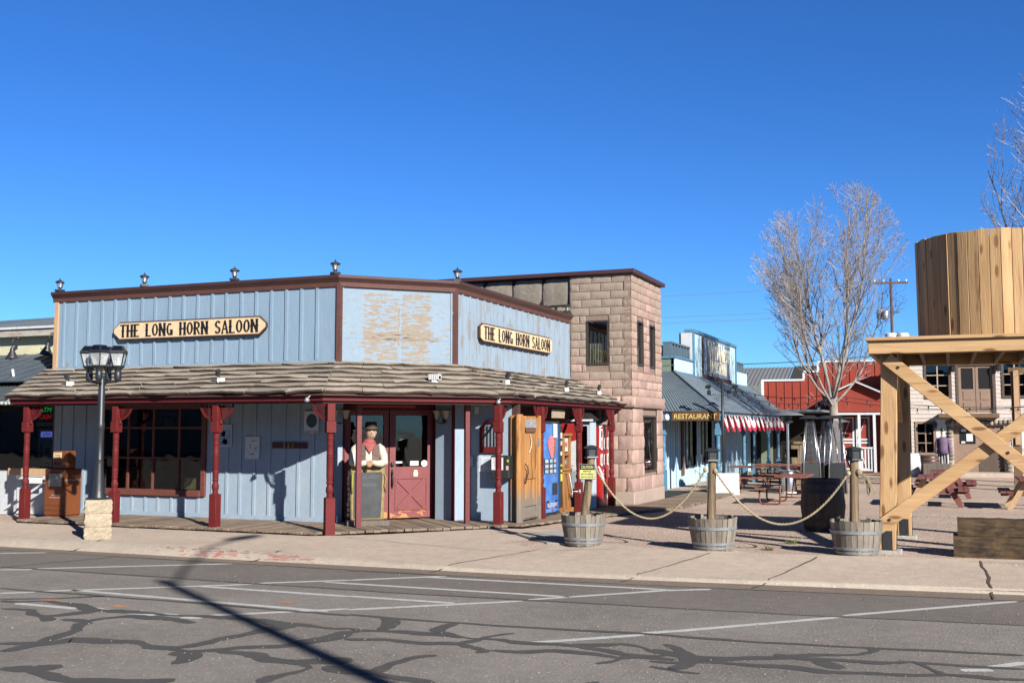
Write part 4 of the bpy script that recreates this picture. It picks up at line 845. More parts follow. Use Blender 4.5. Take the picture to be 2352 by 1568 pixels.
mb = MB(); mb.lathe([(.05, 0), (.07, .03), (.075, .1), (.05, .16)], TS.p(29.0, 1.98, .1), 10); mb.tube([TS.p(28.96, 2.02, 0), TS.p(29.0, 2.1, .1), TS.p(29.0, 2.16, .1)], .015, 6); tag(mb.build('wall_lamp', m_white, smooth=True), 'small white globe lamp on the far edge of the stone tower', 'lamp')

# ================================================================== side porch: arched window, dispenser, plank door, machines
QF = Fr(0, 18.85, 1, 0)                                    # blue wall facing the street
def qx(x_px, y_px):                                       # point of that wall seen at a photo position
    p = at_Y(x_px, y_px, 18.84); return p.x, p.z
def spx(x, y): return ((1850 + x / 3.4833) / 1.7415, (1650 + y / 3.4833) / 1.7415)
(ax0, az0), (ax1, _), (_, az1) = qx(*spx(250, 560)), qx(*spx(560, 560)), qx(*spx(330, 100))
aw = thing('arched_window', (ax0 + .2, 18.84, az0), 'arched maroon framed opening with vertical bars on the side wall', 'window')
cxm, rr = (ax0 + ax1) / 2, (ax1 - ax0) / 2; zs_ = az1 - rr
def arch(r_, zb, n=12): return [(cxm - r_, zb), (cxm + r_, zb)] + [(cxm + r_ * cos(pi * i / n), zs_ + r_ * sin(pi * i / n)) for i in range(n + 1)]
mb = MB(); o1, i1 = arch(rr, az0), arch(rr - .055, az0 + .12)
for k in range(len(o1)):
    a, b, c, d = o1[k], o1[(k + 1) % len(o1)], i1[(k + 1) % len(o1)], i1[k]
    mb.hexa([QF.p(*a, .06), QF.p(*b, .06), QF.p(*c, .06), QF.p(*d, .06), QF.p(*a, 0), QF.p(*b, 0), QF.p(*c, 0), QF.p(*d, 0)])
mb.build('frame', m_maroon, aw)
mb = MB(); mb.poly(QF, arch(rr - .05, az0 + .11), .002, .012); mb.build('backing', mat('grey blue board', (.22, .27, .31), bump=.05), aw)
for k in range(5):
    u = cxm - rr + .09 + k * (2 * rr - .18) / 4; mb = MB(); mb.tube([QF.p(u, az0 + .12, .035), QF.p(u, zs_ + rr * .55, .035)], .009, 6); mb.build('bar', m_iron, aw)
(px0, pz1), (px1, pz0) = qx(*spx(222, 578)), qx(*spx(560, 825))
sign_thing('garden_sign', QF, px0, px1, pz0, pz1, .004, mat('white tin sign', (.66, .70, .74), (.58, .64, .70), sc=6, rough=.5), 'white and grey tin garden seed sign below the arched window', 'sign',
           [('M. PHILIPS & SONS', .48, .93, .035, px1 - px0 - .04), ('GARDEN SEEDS', .55, .09, .04, (px1 - px0) * .75)], mtext=m_grey_ink,
           extra=[('print', mat('grey blue print', (.42, .50, .58), (.52, .58, .64), sc=12, bump=0), [[(.5 + .3 * cos(i * pi / 8), .5 + .3 * sin(i * pi / 8)) for i in range(16)], [(.03, .2), (.17, .2), (.14, .8), (.03, .85)]])])
(bx0, bz1), (bx1, bz0) = qx(*spx(470, 590)), qx(*spx(718, 905))
bx = thing('paper_dispenser', (bx0 + .2, 18.65, bz0), 'black wall box with a white OPEN DOOR notice beside the plank door', 'dispenser')
mb = MB(); mb.box(bx0, bx1 + .0, 18.58, 18.84, bz0, bz1); mb.build('case', m_iron, bx, bevel=.006)
BF = Fr(0, 18.58, 1, 0); sc_ = lambda x: bx0 + (x - 470) * (bx1 - bx0) / 248
mb = MB(); mb.fbox(BF, sc_(480), sc_(640), bz1 - .27, bz1 - .035, 0, .004); mb.build('notice', m_white, bx)
mb = MB(); txt(mb, 'FOR A GOOD TIME', BF, sc_(565), bz1 - .06, .004, .018, .17, .002); txt(mb, 'OPEN', BF, sc_(565), bz1 - .125, .004, .055, .16, .002); txt(mb, 'DOOR', BF, sc_(570), bz1 - .19, .004, .04, .14, .002); txt(mb, 'HINGE SIDE', BF, sc_(560), bz1 - .245, .004, .014, .15, .002); mb.build('lettering', m_black, bx)
mb = MB(); mb.fbox(BF, sc_(680), sc_(712), bz1 - .27, bz1 - .19, 0, .004); mb.build('price_label', mat('peach label', (.75, .45, .35), bump=0), bx)
mb = MB(); mb.fbox(BF, sc_(694), sc_(716), bz1 - .12, bz1 - .075, 0, .012); mb.build('coin_slot', mat('lime plastic', (.5, .6, .03), bump=0), bx)
p = qx(*spx(170, 640)); mb = MB(); mb.fbox(QF, p[0] - .22, p[0] - .02, p[1] - .14, p[1] + .06, .004, .03); tag(mb.build('meter_cover', m_blue_l, bevel=.004), 'pale blue cover plate on the wall behind the square post', 'panel')
p = qx((1600 + 803 / 2.6133) / 1.7415, (1550 + 237 / 2.6133) / 1.7415); mb = MB(); mb.fbox(QF, p[0] - .04, p[0] + .04, p[1] - .07, p[1] + .07, .004, .02); tag(mb.build('switch_plate', m_white, bevel=.003), 'small white plate high on the side wall above the arched window', 'plate')

def wood_mat(name, c1, c2, sc=2.2, st=(4, 4, .35), low=None, chips=None, island=.12):
    m = mat(name, c1, c2, sc=sc, st=st, island=island, rough=.75, bump=.3, bsc=sc * 5, fine=.14, chips=chips, grime=((c2[0] * .5, c2[1] * .42, c2[2] * .4), sc * .9, .585, 1))
    return m
m_pine = wood_mat('honey pine planks', (.50, .245, .075), (.27, .11, .03), 3)
m_greyw = wood_mat('greyed wet timber', (.17, .14, .115), (.11, .09, .075), 3)
def graded_pine():                                        # honey pine whose foot has gone grey from splashing
    m = m_pine.copy(); m.name = 'pine with grey foot'; N, L = m.node_tree.nodes, m.node_tree.links; b = N['Principled BSDF']; src = b.inputs['Base Color'].links[0].from_socket
    g = N.new('ShaderNodeTexCoord'); sep = N.new('ShaderNodeSeparateXYZ'); L.new(g.outputs['Object'], sep.inputs[0]); n = N.new('ShaderNodeTexNoise'); n.inputs['Scale'].default_value = 2.4; mp = N.new('ShaderNodeMapping'); mp.inputs['Scale'].default_value = (5, 5, .6); L.new(g.outputs['Object'], mp.inputs[0]); L.new(mp.outputs[0], n.inputs['Vector'])
    a = N.new('ShaderNodeMath'); a.operation = 'MULTIPLY_ADD'; a.inputs[1].default_value = -.9; L.new(n.outputs[0], a.inputs[0]); L.new(sep.outputs[2], a.inputs[2])
    mr = N.new('ShaderNodeMapRange'); mr.inputs[1].default_value = -.12; mr.inputs[2].default_value = .2; mr.inputs[3].default_value = 1; mr.inputs[4].default_value = 0; L.new(a.outputs[0], mr.inputs[0])
    x = N.new('ShaderNodeMix'); x.data_type = 'RGBA'; L.new(mr.outputs[0], x.inputs[0]); L.new(src, x.inputs[6]); x.inputs[7].default_value = (.15, .125, .10, 1); L.new(x.outputs[2], b.inputs['Base Color']); return m
m_pineg = graded_pine()
pd = thing('plank_door', (-7.5, 19.3, .0), 'honey coloured rustic plank door with greyed foot and twig handle', 'door')
DX = Fr(-7.52, 18.78, .02, 1.0); DX.u = DX.u * .84                            # faces the plaza, u along y
zt = 2.02
mb = MB(); mb.box(-7.71, -7.56, 18.80, 18.92, .02, zt); mb.build('side_plank', m_pineg, pd, bevel=.01)
mb = MB(); mb.slab([(-7.60, 18.80), (-7.545, 18.69), (-7.47, 18.72), (-7.46, 18.86), (-7.54, 18.93)], -.02, zt + .02); mb.build('door_post', m_pineg, pd, bevel=.015)
mb = MB(); mb.fbox(DX, 1.17, 1.29, -.02, zt, -.1, .02); mb.build('door_post', m_pineg, pd, bevel=.01)
mb = MB()
for i in range(4):
    a = .17 + i * .25; mb.fbox(DX, a + .004, a + .244, .03, zt - .01, -.06, -.02 + (i % 2) * .004)
leaf = mb.build('door_leaf', m_pineg, pd, bevel=.006)
mb = MB()
for (a, b, c, d) in ((.17, .3, .04, 1.98), (1.03, 1.165, .04, 1.98), (.3, 1.03, 1.78, 1.98), (.3, 1.03, .80, .98), (.3, 1.03, .06, .16), (.3, 1.03, .28, .42)): mb.fbox(DX, a, b, c, d, -.018, .008)
mb.build('rails', m_pineg, leaf, bevel=.006)
mb = MB(); mb.tube([DX.p(.33, 1.1, .01), DX.p(.36, 1.04, .05), DX.p(.40, .93, .055), DX.p(.34, .85, .05), DX.p(.34, .72, .01)], .014, 6); mb.build('handle', mat('dark twig', (.10, .06, .04)), leaf, smooth=True)
mb = MB(); mb.tube([DX.p(.66, 1.66, -.0), DX.p(.72, 1.52, .012), DX.p(.69, 1.42, .012), DX.p(.60, 1.3, -.0)], .01, 5); mb.build('antler_tip', mat('bleached antler', (.62, .55, .46)), leaf)
for z in (1.5, .36):
    mb = MB(); mb.fbox(DX, 1.1, 1.2, z - .08, z + .08, .009, .02); mb.build('hinge', m_metal, leaf)
mb = MB(); mb.fbox(DX, .36, .98, 1.78, 1.94, .009, .016); o = tag(mb.build('door_plate', mat('tarnished silver plate', (.5, .5, .5), (.28, .28, .28), sc=16, rough=.5, metal=.3)), 'embossed tarnished plate at the top of the plank door', 'sign')
mb = MB(); mb.fbox(DX, .38, .96, 1.70, 1.765, .009, .02); o = tag(mb.build('small_plaque', mat('brown leather plaque', (.18, .08, .045))), 'small brown plaque under the plate on the plank door', 'sign')
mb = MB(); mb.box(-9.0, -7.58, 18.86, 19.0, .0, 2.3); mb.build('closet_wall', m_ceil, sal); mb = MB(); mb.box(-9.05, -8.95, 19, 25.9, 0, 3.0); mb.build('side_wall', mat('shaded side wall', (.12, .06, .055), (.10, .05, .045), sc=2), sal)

# ice-cream machine (bowed front), faces the plaza
VX = Fr(-7.62, 0, .10, 1.0)
def vend(name, y0, y1, depth, z0, z1, label, mbody, mfront, bow=.07, side=None):
    o = thing(name, (-7.62 - depth / 2, (y0 + y1) / 2, z0), label, 'vending machine')
    mb = MB(); mb.box(-7.62 - depth, -7.66, y0, y1, z0, z1); mb.build('cabinet', mbody, o, bevel=.015)
    mb = MB(); n = 10; vs = []
    for i in range(n + 1):
        s = i / n; y = y0 + .03 + (y1 - y0 - .06) * s; x = -7.655 + bow * sin(pi * s) ** .7 * .9
        vs += [(x, y, z0 + .07), (x, y, z1 - .06)]
    mb.add(vs, [(2 * i, 2 * i + 2, 2 * i + 3, 2 * i + 1) for i in range(n)]); b = len(vs)
    vs2 = [(-7.66, y0 + .03, z0 + .07), (-7.66, y1 - .03, z0 + .07), (-7.66, y0 + .03, z1 - .06), (-7.66, y1 - .03, z1 - .06)]
    mb.add(vs2[:2] + [vs[2 * i] for i in range(n, -1, -1)], [tuple(range(n + 3))]); mb.add(vs2[2:] + [vs[2 * i + 1] for i in range(n, -1, -1)], [tuple(range(n + 3))])
    mb.build('front', mfront, o, angle=radians(40))
    return o
class Bow:                                               # wraps flat artwork on the bowed front
    def __init__(s, y0, y1, bow): s.a, s.b, s.w = y0 + .03, y1 - .03, bow
    def p(s, u, z, d=0):
        t = max(0, min(1, (u - s.a) / (s.b - s.a))); return V3((-7.655 + s.w * .9 * sin(pi * t) ** .7 + d, u, z))
m_bluefoil = mat('frosty blue front', (.03, .12, .42), (.10, .26, .58), sc=3.5, rough=.35, bump=.02, fine=.1, grime=((.45, .58, .75), 2.2, .63))
vb = vend('ice_cream_machine', 20.42, 21.46, .85, -.02, 1.92, 'blue ice cream vending machine with a pink cone picture', m_iron, m_bluefoil, .05)
BW = Bow(20.42, 21.46, .05)
def art(o, nm, m_, polys, d=.004):
    mb = MB()
    for q in polys: mb.poly(bw_, q, d - .003, d)
    mb.build(nm, m_, o)
bw_ = BW
art(vb, 'cone_picture', mat('pink ice cream', (.62, .10, .12), (.70, .28, .28), sc=22, rough=.6, bump=.3), [[(20.78, 1.16), (20.86, 1.15), (20.93, 1.32), (20.96, 1.5), (20.9, 1.6), (20.78, 1.63), (20.66, 1.58), (20.62, 1.46), (20.68, 1.3)]], .012)
art(vb, 'cone_wafer', mat('wafer', (.35, .16, .04), (.25, .1, .03), sc=20), [[(20.95, 1.2), (21.03, 1.22), (21.1, 1.58), (20.98, 1.6)]], .010)
art(vb, 'price_notice', m_white, [[(20.90, 1.58), (21.15, 1.58), (21.14, 1.86), (20.89, 1.87)]], .016)
mb = MB()
for i, s in enumerate(('OUT OF ORDER', 'USE OTHER', 'MACHINE')): txt(mb, s, BW, 21.02, 1.80 - i * .07, .016, .022, .16, .002)
mb.build('notice_lettering', m_grey_ink, vb)
mb = MB(); mb.fbox(Fr(-7.6, 0, 0, 1), 21.30, 21.44, .10, 1.86, -.04, .0); mb.build('coin_panel', m_iron, vb, bevel=.01)
for i, (z, h, c) in enumerate(((1.56, .12, (.75, .72, .65)), (1.41, .09, (.65, .45, .5)), (1.2, .08, (.55, .65, .55)), (.97, .04, (.6, .6, .05)), (.85, .05, (.55, .55, .1)), (.66, .15, (.75, .72, .08)))):
    mb = MB(); mb.fbox(Fr(-7.6, 0, 0, 1), 21.34, 21.42, z, z + h, 0, .012); mb.build('slot', mat('slot colour %d' % i, c, bump=0), vb)
for j in range(3):
    for i in range(3):
        y = 20.56 + i * .21; z = .89 + j * .105; mb = MB(); mb.poly(BW, [(y - .09, z - .046), (y + .09, z - .046), (y + .09, z + .046), (y - .09, z + .046)], .004, .014); b = mb.build('picture_button', m_iron, vb)
        mb = MB(); mb.poly(BW, [(y - .07, z - .035), (y + .07, z - .035), (y + .07, z + .035), (y - .07, z + .035)], .014, .017); mb.build('picture', mat('treat picture %d' % ((i + j) % 3), [(.1, .35, .5), (.4, .28, .22), (.3, .45, .5)][(i + j) % 3], (.5, .5, .48), sc=18, bump=0), b)
mb = MB(); mb.poly(BW, [(20.86, .40), (21.16, .40), (21.16, .64), (20.86, .64)], .004, .014); mb.build('tray', m_iron, vb)
mb = MB(); mb.poly(BW, [(20.56, .13), (21.16, .13), (21.16, .29), (20.56, .29)], .004, .01); mb.build('brand_band', mat('navy band', (.01, .02, .09), bump=0), vb)
mb = MB(); txt(mb, 'BLUE BUNNY', BW, 20.87, .20, .011, .085, .56, .003, bold=.01); mb.build('lettering', m_white, vb)
mb = MB(); mb.poly(BW, [(20.88 + .045 * cos(k * pi / 5), .09 + .03 * sin(k * pi / 5)) for k in range(10)], .004, .010); mb.build('red_roundel', m_red_dot if 0 else mat('red roundel', (.5, .03, .03), bump=0), vb)

# souvenir coin press
cp = thing('coin_press', (-7.72, 21.78, -.03), 'oak penny press with crank handle and coin samples', 'coin press')
m_oak = wood_mat('orange oak', (.36, .165, .05), (.24, .10, .03), 4)
KF = Fr(-7.62, 0, 0, 1)
mb = MB(); mb.fbox(KF, 21.60, 22.08, .02, .86, -.4, .0); mb.fbox(KF, 21.58, 22.10, -.03, .07, -.42, .06); mb.fbox(KF, 21.58, 22.10, .86, .92, -.42, .03); mb.build('cabinet', m_oak, cp, bevel=.01)
mb = MB(); mb.fbox(KF, 21.60, 21.68, .92, 1.6, -.4, .0); mb.fbox(KF, 22.0, 22.08, .92, 1.6, -.4, .0); mb.fbox(KF, 21.58, 22.10, 1.6, 1.66, -.42, .03); mb.fbox(KF, 21.68, 22.0, 1.18, 1.24, -.35, .0); mb.build('upper_case', m_oak, cp, bevel=.008)
mb = MB(); mb.fbox(KF, 21.69, 21.99, 1.27, 1.56, -.1, -.04); mb.build('sample_card', mat('cream card', (.68, .58, .5), bump=0), cp)
for i in range(3): mb = MB(); mb.poly(KF, [(21.77 + i * .07 + .02 * cos(a * pi / 5), 1.42 + .06 * sin(a * pi / 5)) for a in range(10)], -.04, -.034); mb.build('coin', mat('pressed copper', (.45, .14, .08), rough=.4, metal=.5), cp)
mb = MB(); mb.lathe([(.11, 0), (.13, .02), (.13, .1), (.08, .13)], KF.p(21.77, .98, -.12), 14); mb.fbox(KF, 21.66, 21.9, .93, 1.15, -.3, -.2); mb.build('rollers', m_metal, cp)
mb = MB(); mb.tube([KF.p(21.72, .8, .0), KF.p(21.72, .8, .08), KF.p(21.85, .42, .1), KF.p(21.85, .42, .24)], .016, 8); mb.ell(KF.p(21.85, .42, .27), .03, .03, .05); mb.tube([KF.p(21.85, .42, .1), KF.p(21.85, .30, .1)], .02, 8); mb.build('crank', m_metal, cp, smooth=True)
# small sign under the eaves, poster, grey booth
mb = MB(); mb.fbox(Fr(-7.75, 0, 0, 1), 21.2, 22.0, 1.99, 2.17, 0, .02); o = mb.build('hanging_sign', mat('brown cream board', (.42, .33, .22), (.35, .27, .18), sc=4)); tag(o, 'small cream and brown sign hanging under the side eave above the machines', 'sign')
mb = MB(); mb.fbox(Fr(0, 22.95, 1, 0), -8.5, -7.66, .85, 1.88, 0, .02); o = tag(mb.build('red_poster', mat('red drink poster', (.42, .015, .015), (.3, .01, .01), sc=1.2, bump=0)), 'red drink poster on the porch wall behind the coin press', 'poster')
mb = MB(); f = Fr(0, 22.7, 1, 0); mb.poly(f, [(-7.95, .98), (-7.68, .92), (-7.66, 1.42), (-7.72, 1.5), (-7.9, 1.45)], 0, .02); mb.fbox(f, -7.9, -7.70, .86, .93, .0, .03); o = tag(mb.build('paper_display', m_paper), 'pale notice hanging in front of the red poster', 'notice')
mb = MB(); mb.box(-8.3, -7.62, 22.42, 22.9, -.05, .80); tag(mb.build('grey_cabinet', mat('grey cabinet paint', (.3, .34, .37), bump=.02), bevel=.01), 'plain grey cabinet standing behind the coin press', 'cabinet')
bo = thing('toy_booth', (-8.1, 23.3, -.05), 'pale grey booth with a little pitched roof between two porch posts', 'booth')
m_boo = mat('pale grey booth paint', (.46, .53, .57), (.40, .47, .51), sc=3)
f = Fr(0, 23.4, 1, 0); b0, b1 = -8.06, -7.61
mb = MB(); mb.holed(f, b0, b1, -.08, 1.95, [(b0 + .07, b1 - .07, .95, 1.82)], -.45, 0); mb.build('case', m_boo, bo)
mb = MB(); mb.fbox(f, b0 + .07, b1 - .07, .95, 1.82, -.04, -.035); mb.build('pane', m_glass, bo)
mb = MB(); mb.fbox(f, b0 + .02, b1 - .02, .9, 1.9, -.40, -.36); mb.build('lining', mat('dark red lining', (.1, .02, .015)), bo)
mb = MB(); mb.poly(f, [(b0 - .08, 1.95), (b1 + .08, 1.95), ((b0 + b1) / 2, 2.2)], -.5, .08); mb.build('roof', m_iron, bo)
mb = MB(); mb.fbox(f, b0 - .1, b1 + .1, 1.93, 1.975, .081, .1); mb.build('eave_trim', m_white, bo)
m_red = mat('glossy soda red', (.42, .008, .012), (.36, .006, .01), sc=2, rough=.3, bump=.01, spec=.5)
vc = vend('soda_machine', 23.98, 25.0, .8, -.12, 1.86, 'tall red soda vending machine with white ribbon artwork', m_iron, m_red, .03)
bw_ = Bow(23.98, 25.0, .03)
rib = []
for i in range(16):
    t0, t1 = i / 16, (i + 1) / 16; fy = lambda t: (24.10 + .7 * t ** .8); fz = lambda t: .85 - .78 * t; wd = lambda t: .05 + .10 * sin(pi * min(1, t * 1.1)) ** 1
    rib.append([(fy(t0) - wd(t0) * .35, fz(t0)), (fy(t1) - wd(t1) * .35, fz(t1)), (fy(t1) + wd(t1) * .5, fz(t1) + .04), (fy(t0) + wd(t0) * .5, fz(t0) + .04)])
art(vc, 'white_ribbon', m_white, rib, .006)
lp_ = []
for (cy, cz, ry, rz) in ((24.34, 1.62, .1, .14), (24.62, 1.70, .09, .1), (24.48, .72, .08, .06)):
    for i in range(14):
        g0, g1 = 2 * pi * i / 14, 2 * pi * (i + 1) / 14; k = .72; lp_.append([(cy + ry * cos(g0) * k, cz + rz * sin(g0) * k), (cy + ry * cos(g0), cz + rz * sin(g0)), (cy + ry * cos(g1), cz + rz * sin(g1)), (cy + ry * cos(g1) * k, cz + rz * sin(g1) * k)])
lp_ += [[(24.16, 1.3), (24.22, 1.32), (24.26, 1.78), (24.19, 1.8)], [(24.16, 1.78), (24.5, 1.82), (24.5, 1.84), (24.16, 1.82)]]
art(vc, 'script_flourish', m_white, lp_, .007)
for j in range(2):
    for i in range(3):
        y = 24.30 + i * .26; z = 1.02 + j * .38; pts = [(y + .07 * cos(a * pi / 6), z + (.1 if 0 < a < 6 else -.1 if a > 6 else 0) + .045 * sin(a * pi / 6)) for a in range(12)]
        mb = MB(); mb.poly(bw_, pts, .006, .02); b = mb.build('bottle_button', m_white, vc); mb = MB(); mb.poly(bw_, [(y - .028, z - .09), (y + .028, z - .09), (y + .03, z + .05), (y + .012, z + .1), (y - .012, z + .1), (y - .03, z + .05)], .02, .023); mb.build('bottle_picture', mat('bottle picture %d' % (i % 3), [(.25, .02, .02), (.12, .03, .03), (.05, .12, .05)][(i + j) % 3], bump=0), b)
mb = MB(); mb.poly(bw_, [(24.5, .86 - .3), (24.68, .56), (24.68, .82), (24.5, .82)], .006, .012); mb.build('coin_panel', mat('dull red plate', (.3, .03, .03), rough=.5), vc)
mb = MB(); mb.poly(bw_, [(24.54, .2), (24.74, .2), (24.74, .46), (24.54, .46)], .006, .012); mb.build('tray', m_iron, vc)
mb = MB(); txt(mb, 'ice', bw_, 24.22, .78, .007, .07, .16, .003); txt(mb, 'cold', bw_, 24.28, .67, .007, .085, .3, .003); txt(mb, 'Coca-Cola', bw_, 24.30, .06, .007, .09, .4, .003, .3); mb.build('lettering', m_white, vc)
for z in (1.66, .0): mb = MB(); mb.box(-7.85, -7.74, 23.972, 23.979, z, z + .15); mb.build('side_label', m_white, vc)

# ================================================================== bust of a cowboy on a chalkboard
m_hide = mat('painted gold edging', (.34, .24, .09), (.22, .15, .06), sc=9, rough=.7); m_slate = mat('chalky slate', (.055, .06, .062), (.085, .09, .092), sc=5, rough=.9, bump=.05, grime=((.13, .135, .14), 3, .6))
m_shirt = mat('cream resin shirt', (.60, .55, .45), (.50, .45, .36), sc=8, rough=.6, bump=.3, bsc=12); m_skin = mat('painted skin', (.52, .30, .19), (.45, .24, .15), sc=8, rough=.55, bump=.1)
m_vest = mat('brown painted vest', (.16, .095, .075), (.12, .07, .055), sc=8, rough=.7, bump=.3); m_band = mat('dusty red bandana', (.36, .085, .08), (.26, .055, .055), sc=7, st=(1, 1, 3), rough=.7, bump=.5, bsc=14)
m_hat = mat('dark felt hat', (.045, .033, .022), (.03, .022, .015), sc=6, rough=.8); m_beard = mat('grey beard', (.42, .38, .33), (.3, .27, .23), sc=20, bump=.4)
BC = V3((-9.84, 17.24, .065)); SF = Fr(BC.x, BC.y, 1, .72, .045)   # faces the street, turned a little
st = thing('chalkboard_stand', BC, 'tall dark chalkboard with gold edge carrying the cowboy bust', 'chalkboard')
mb = MB(); mb.fbox(SF, -.44, .33, -.045, .06, -.12, .22); mb.build('plinth', m_greyw, st, bevel=.008)
mb = MB(); mb.poly(SF, [(-.36, .06), (.24, .06), (.25, .5), (.265, .95), (.24, 1.05), (-.36, 1.05), (-.38, .95)], -.06, .05); mb.build('backboard', m_hide, st, bevel=.02)
mb = MB(); mb.poly(SF, [(-.31, .1), (.18, .1), (.2, .5), (.21, .9), (.19, .93), (-.31, .93)], .05, .062); mb.build('slate', m_slate, st)
mb = MB(); txt(mb, 'HOWDY', SF, .0, .84, .0625, .07, .3, .001); txt(mb, 'PLEASE', SF, -.02, .70, .0625, .045, .26, .001); mb.build('chalk_writing', mat('faint chalk', (.14, .145, .15), bump=0), st)
mb = MB(); r = random.Random(4)
for i in range(9): mb.ell(SF.p(-.40 + r.uniform(-.01, .01), .16 + i * .095, .03), .028, .028, .05 + r.uniform(-.01, .012), 8, 6)
mb.build('bone_edging', mat('bleached bone', (.62, .52, .4), (.5, .4, .3), sc=9), st, smooth=True)
mb = MB(); mb.tube([SF.p(.245, .9, .06), SF.p(.275, .8, .07), SF.p(.25, .68, .07), SF.p(.275, .56, .06)], .016, 6); mb.build('edge_scroll', m_hide, st, smooth=True)
mb = MB(); mb.tube([SF.p(-.33, .95, .07), SF.p(-.345, .75, .075), SF.p(-.34, .55, .07)], .014, 6); mb.build('rope_scroll', mat('olive rope', (.35, .33, .05)), st, smooth=True)
bu = thing('cowboy_statue', SF.p(-.05, 1.05, 0), 'painted cowboy bust with hat, red bandana and folded arms on the chalkboard', 'statue')
P = lambda u, z, d: SF.p(u - .05, z, d)
mb = MB()                                                 # one continuous torso, neck and head
def ring_body(secs, n=20):
    vs = []; fs = []
    for (cu, cz, cd, ru, rd) in secs:
        for k in range(n):
            a = 2 * pi * k / n; vs.append(P(cu + ru * cos(a), cz, cd + rd * sin(a)))
    for i in range(len(secs) - 1):
        for k in range(n): fs.append((i * n + k, i * n + (k + 1) % n, (i + 1) * n + (k + 1) % n, (i + 1) * n + k))
    fs += [tuple(range(n - 1, -1, -1)), tuple((len(secs) - 1) * n + k for k in range(n))]
    return vs, fs
mb.add(*ring_body([(0, 1.04, -.02, .2, .12), (0, 1.15, -.02, .205, .13), (0, 1.3, -.02, .215, .135), (0, 1.4, -.03, .20, .12), (0, 1.45, -.03, .14, .09), (.01, 1.48, -.02, .075, .07), (.02, 1.53, 0, .062, .066), (.04, 1.555, .03, .075, .085), (.045, 1.6, .035, .088, .10), (.045, 1.66, .03, .092, .108), (.045, 1.72, .02, .09, .105), (.045, 1.77, .01, .07, .08), (.045, 1.79, .01, .02, .02)]))
mb.ell(P(.055, 1.645, .145), .018, .03, .028, 8, 6); mb.ell(P(.045 - .09, 1.65, .02), .015, .02, .032, 8, 6); mb.ell(P(.045 + .09, 1.65, .02), .015, .02, .032, 8, 6)
mb.build('body', m_skin, bu, smooth=True)
mb = MB()
for s in (-1, 1): mb.ell(P(.05 + s * .036, 1.678, .122), .014, .012, .008, 8, 6)
mb.build('eyes', m_black, bu, smooth=True)
mb = MB(); mb.ell(P(.05, 1.60, .085), .075, .065, .05, 12, 8); mb.ell(P(.05, 1.618, .135), .05, .025, .014, 10, 6); mb.build('beard', m_beard, bu, smooth=True)
mb = MB(); mb.fbox(SF, -.03, .03, 1.603, 1.61, .13, .149); mb.build('mouth', mat('mouth red', (.3, .08, .06)), bu)
# shirt: torso shell and folded sleeves, grown as skinned tubes
mb = MB()
for s in (-1, 1):
    mb.tube([P(s * .17, 1.40, -.03), P(s * .235, 1.34, -.01), P(s * .275, 1.22, .05), P(s * .28, 1.12, .10), P(s * .22, 1.085, .15), P(s * .13, 1.09, .19), P(s * .05, 1.115, .215)], [.075, .085, .08, .075, .07, .055, .045], 14)
    mb.ell(P(s * .285, 1.11, .09), .075, .08, .07, 12, 8)
mb.add(*ring_body([(0, 1.045, 0, .195, .14), (0, 1.2, 0, .2, .145), (0, 1.36, -.01, .19, .135), (0, 1.43, -.02, .15, .10)]))
mb.build('shirt', m_shirt, bu, smooth=True)
mb = MB()
for s in (-1, 1):
    pts = [(s * .06, 1.06), (s * .195, 1.08), (s * .2, 1.3), (s * .19, 1.42), (s * .1, 1.455), (s * .055, 1.3)]
    vs = [P(u, z, .162 - abs(u) * .22) for u, z in pts] + [P(u, z, .10 - abs(u) * .3) for u, z in pts]; n = len(pts)
    mb.add(vs, [tuple(range(n)), tuple(range(2 * n - 1, n - 1, -1))] + [((i + 1) % n, i, n + i, n + (i + 1) % n) for i in range(n)])
mb.build('vest', m_vest, bu, bevel=.012)
mb = MB()
for s in (-1, 1): mb.fbox(SF, s * .12 - .05 - .045, s * .12 - .05 + .045, 1.23, 1.3, .13, .148)
mb.build('vest_pockets', m_vest, bu, bevel=.006)
mb = MB(); mb.add(*ring_body([(.01, 1.44, .0, .12, .12), (.01, 1.475, .01, .125, .125), (.015, 1.52, .015, .095, .10), (.02, 1.535, .015, .07, .07)], 16))
mb.add([P(-.12, 1.47, .1), P(.13, 1.47, .1), P(.07, 1.36, .175), P(.015, 1.26, .175), P(-.05, 1.37, .175), P(.01, 1.42, .20)], [(0, 5, 4), (0, 1, 5), (1, 2, 5), (2, 3, 5), (3, 4, 5)]); mb.build('bandana', m_band, bu, smooth=True)
for s in (-1, 1):                                         # hands crossed: palm, four bent fingers, thumb
    hx = s * .02; z0 = 1.115 if s > 0 else 1.09; mb = MB(); mb.ell(P(hx + s * .01, z0, .225), .05, .028, .032, 12, 8)
    for k in range(4):
        a = hx - s * .012 - s * .0 + (k - 1.5) * .021; l = (.062, .072, .068, .052)[k]
        mb.tube([P(a, z0 - .005, .245), P(a - s * .006, z0 - .022, .262), P(a - s * .01, z0 - l * .75, .262), P(a - s * .012, z0 - l, .252)], [.011, .0105, .0095, .007], 7)
    mb.tube([P(hx - s * .035, z0 + .01, .225), P(hx - s * .06, z0 + .005, .24), P(hx - s * .075, z0 - .02, .245)], [.012, .011, .008], 7)
    mb.build('hand', m_skin, bu, smooth=True)
mb = MB(); mb.lathe([(.162, .018), (.17, .004), (.155, -.008), (.11, .005), (.105, .01), (.112, .06), (.108, .12), (.085, .145), (.04, .13), (0.005, .125)], P(.045, 1.705, .015), 24, cap=False); n0 = len(mb.v)
c = P(.045, 1.705, .015)
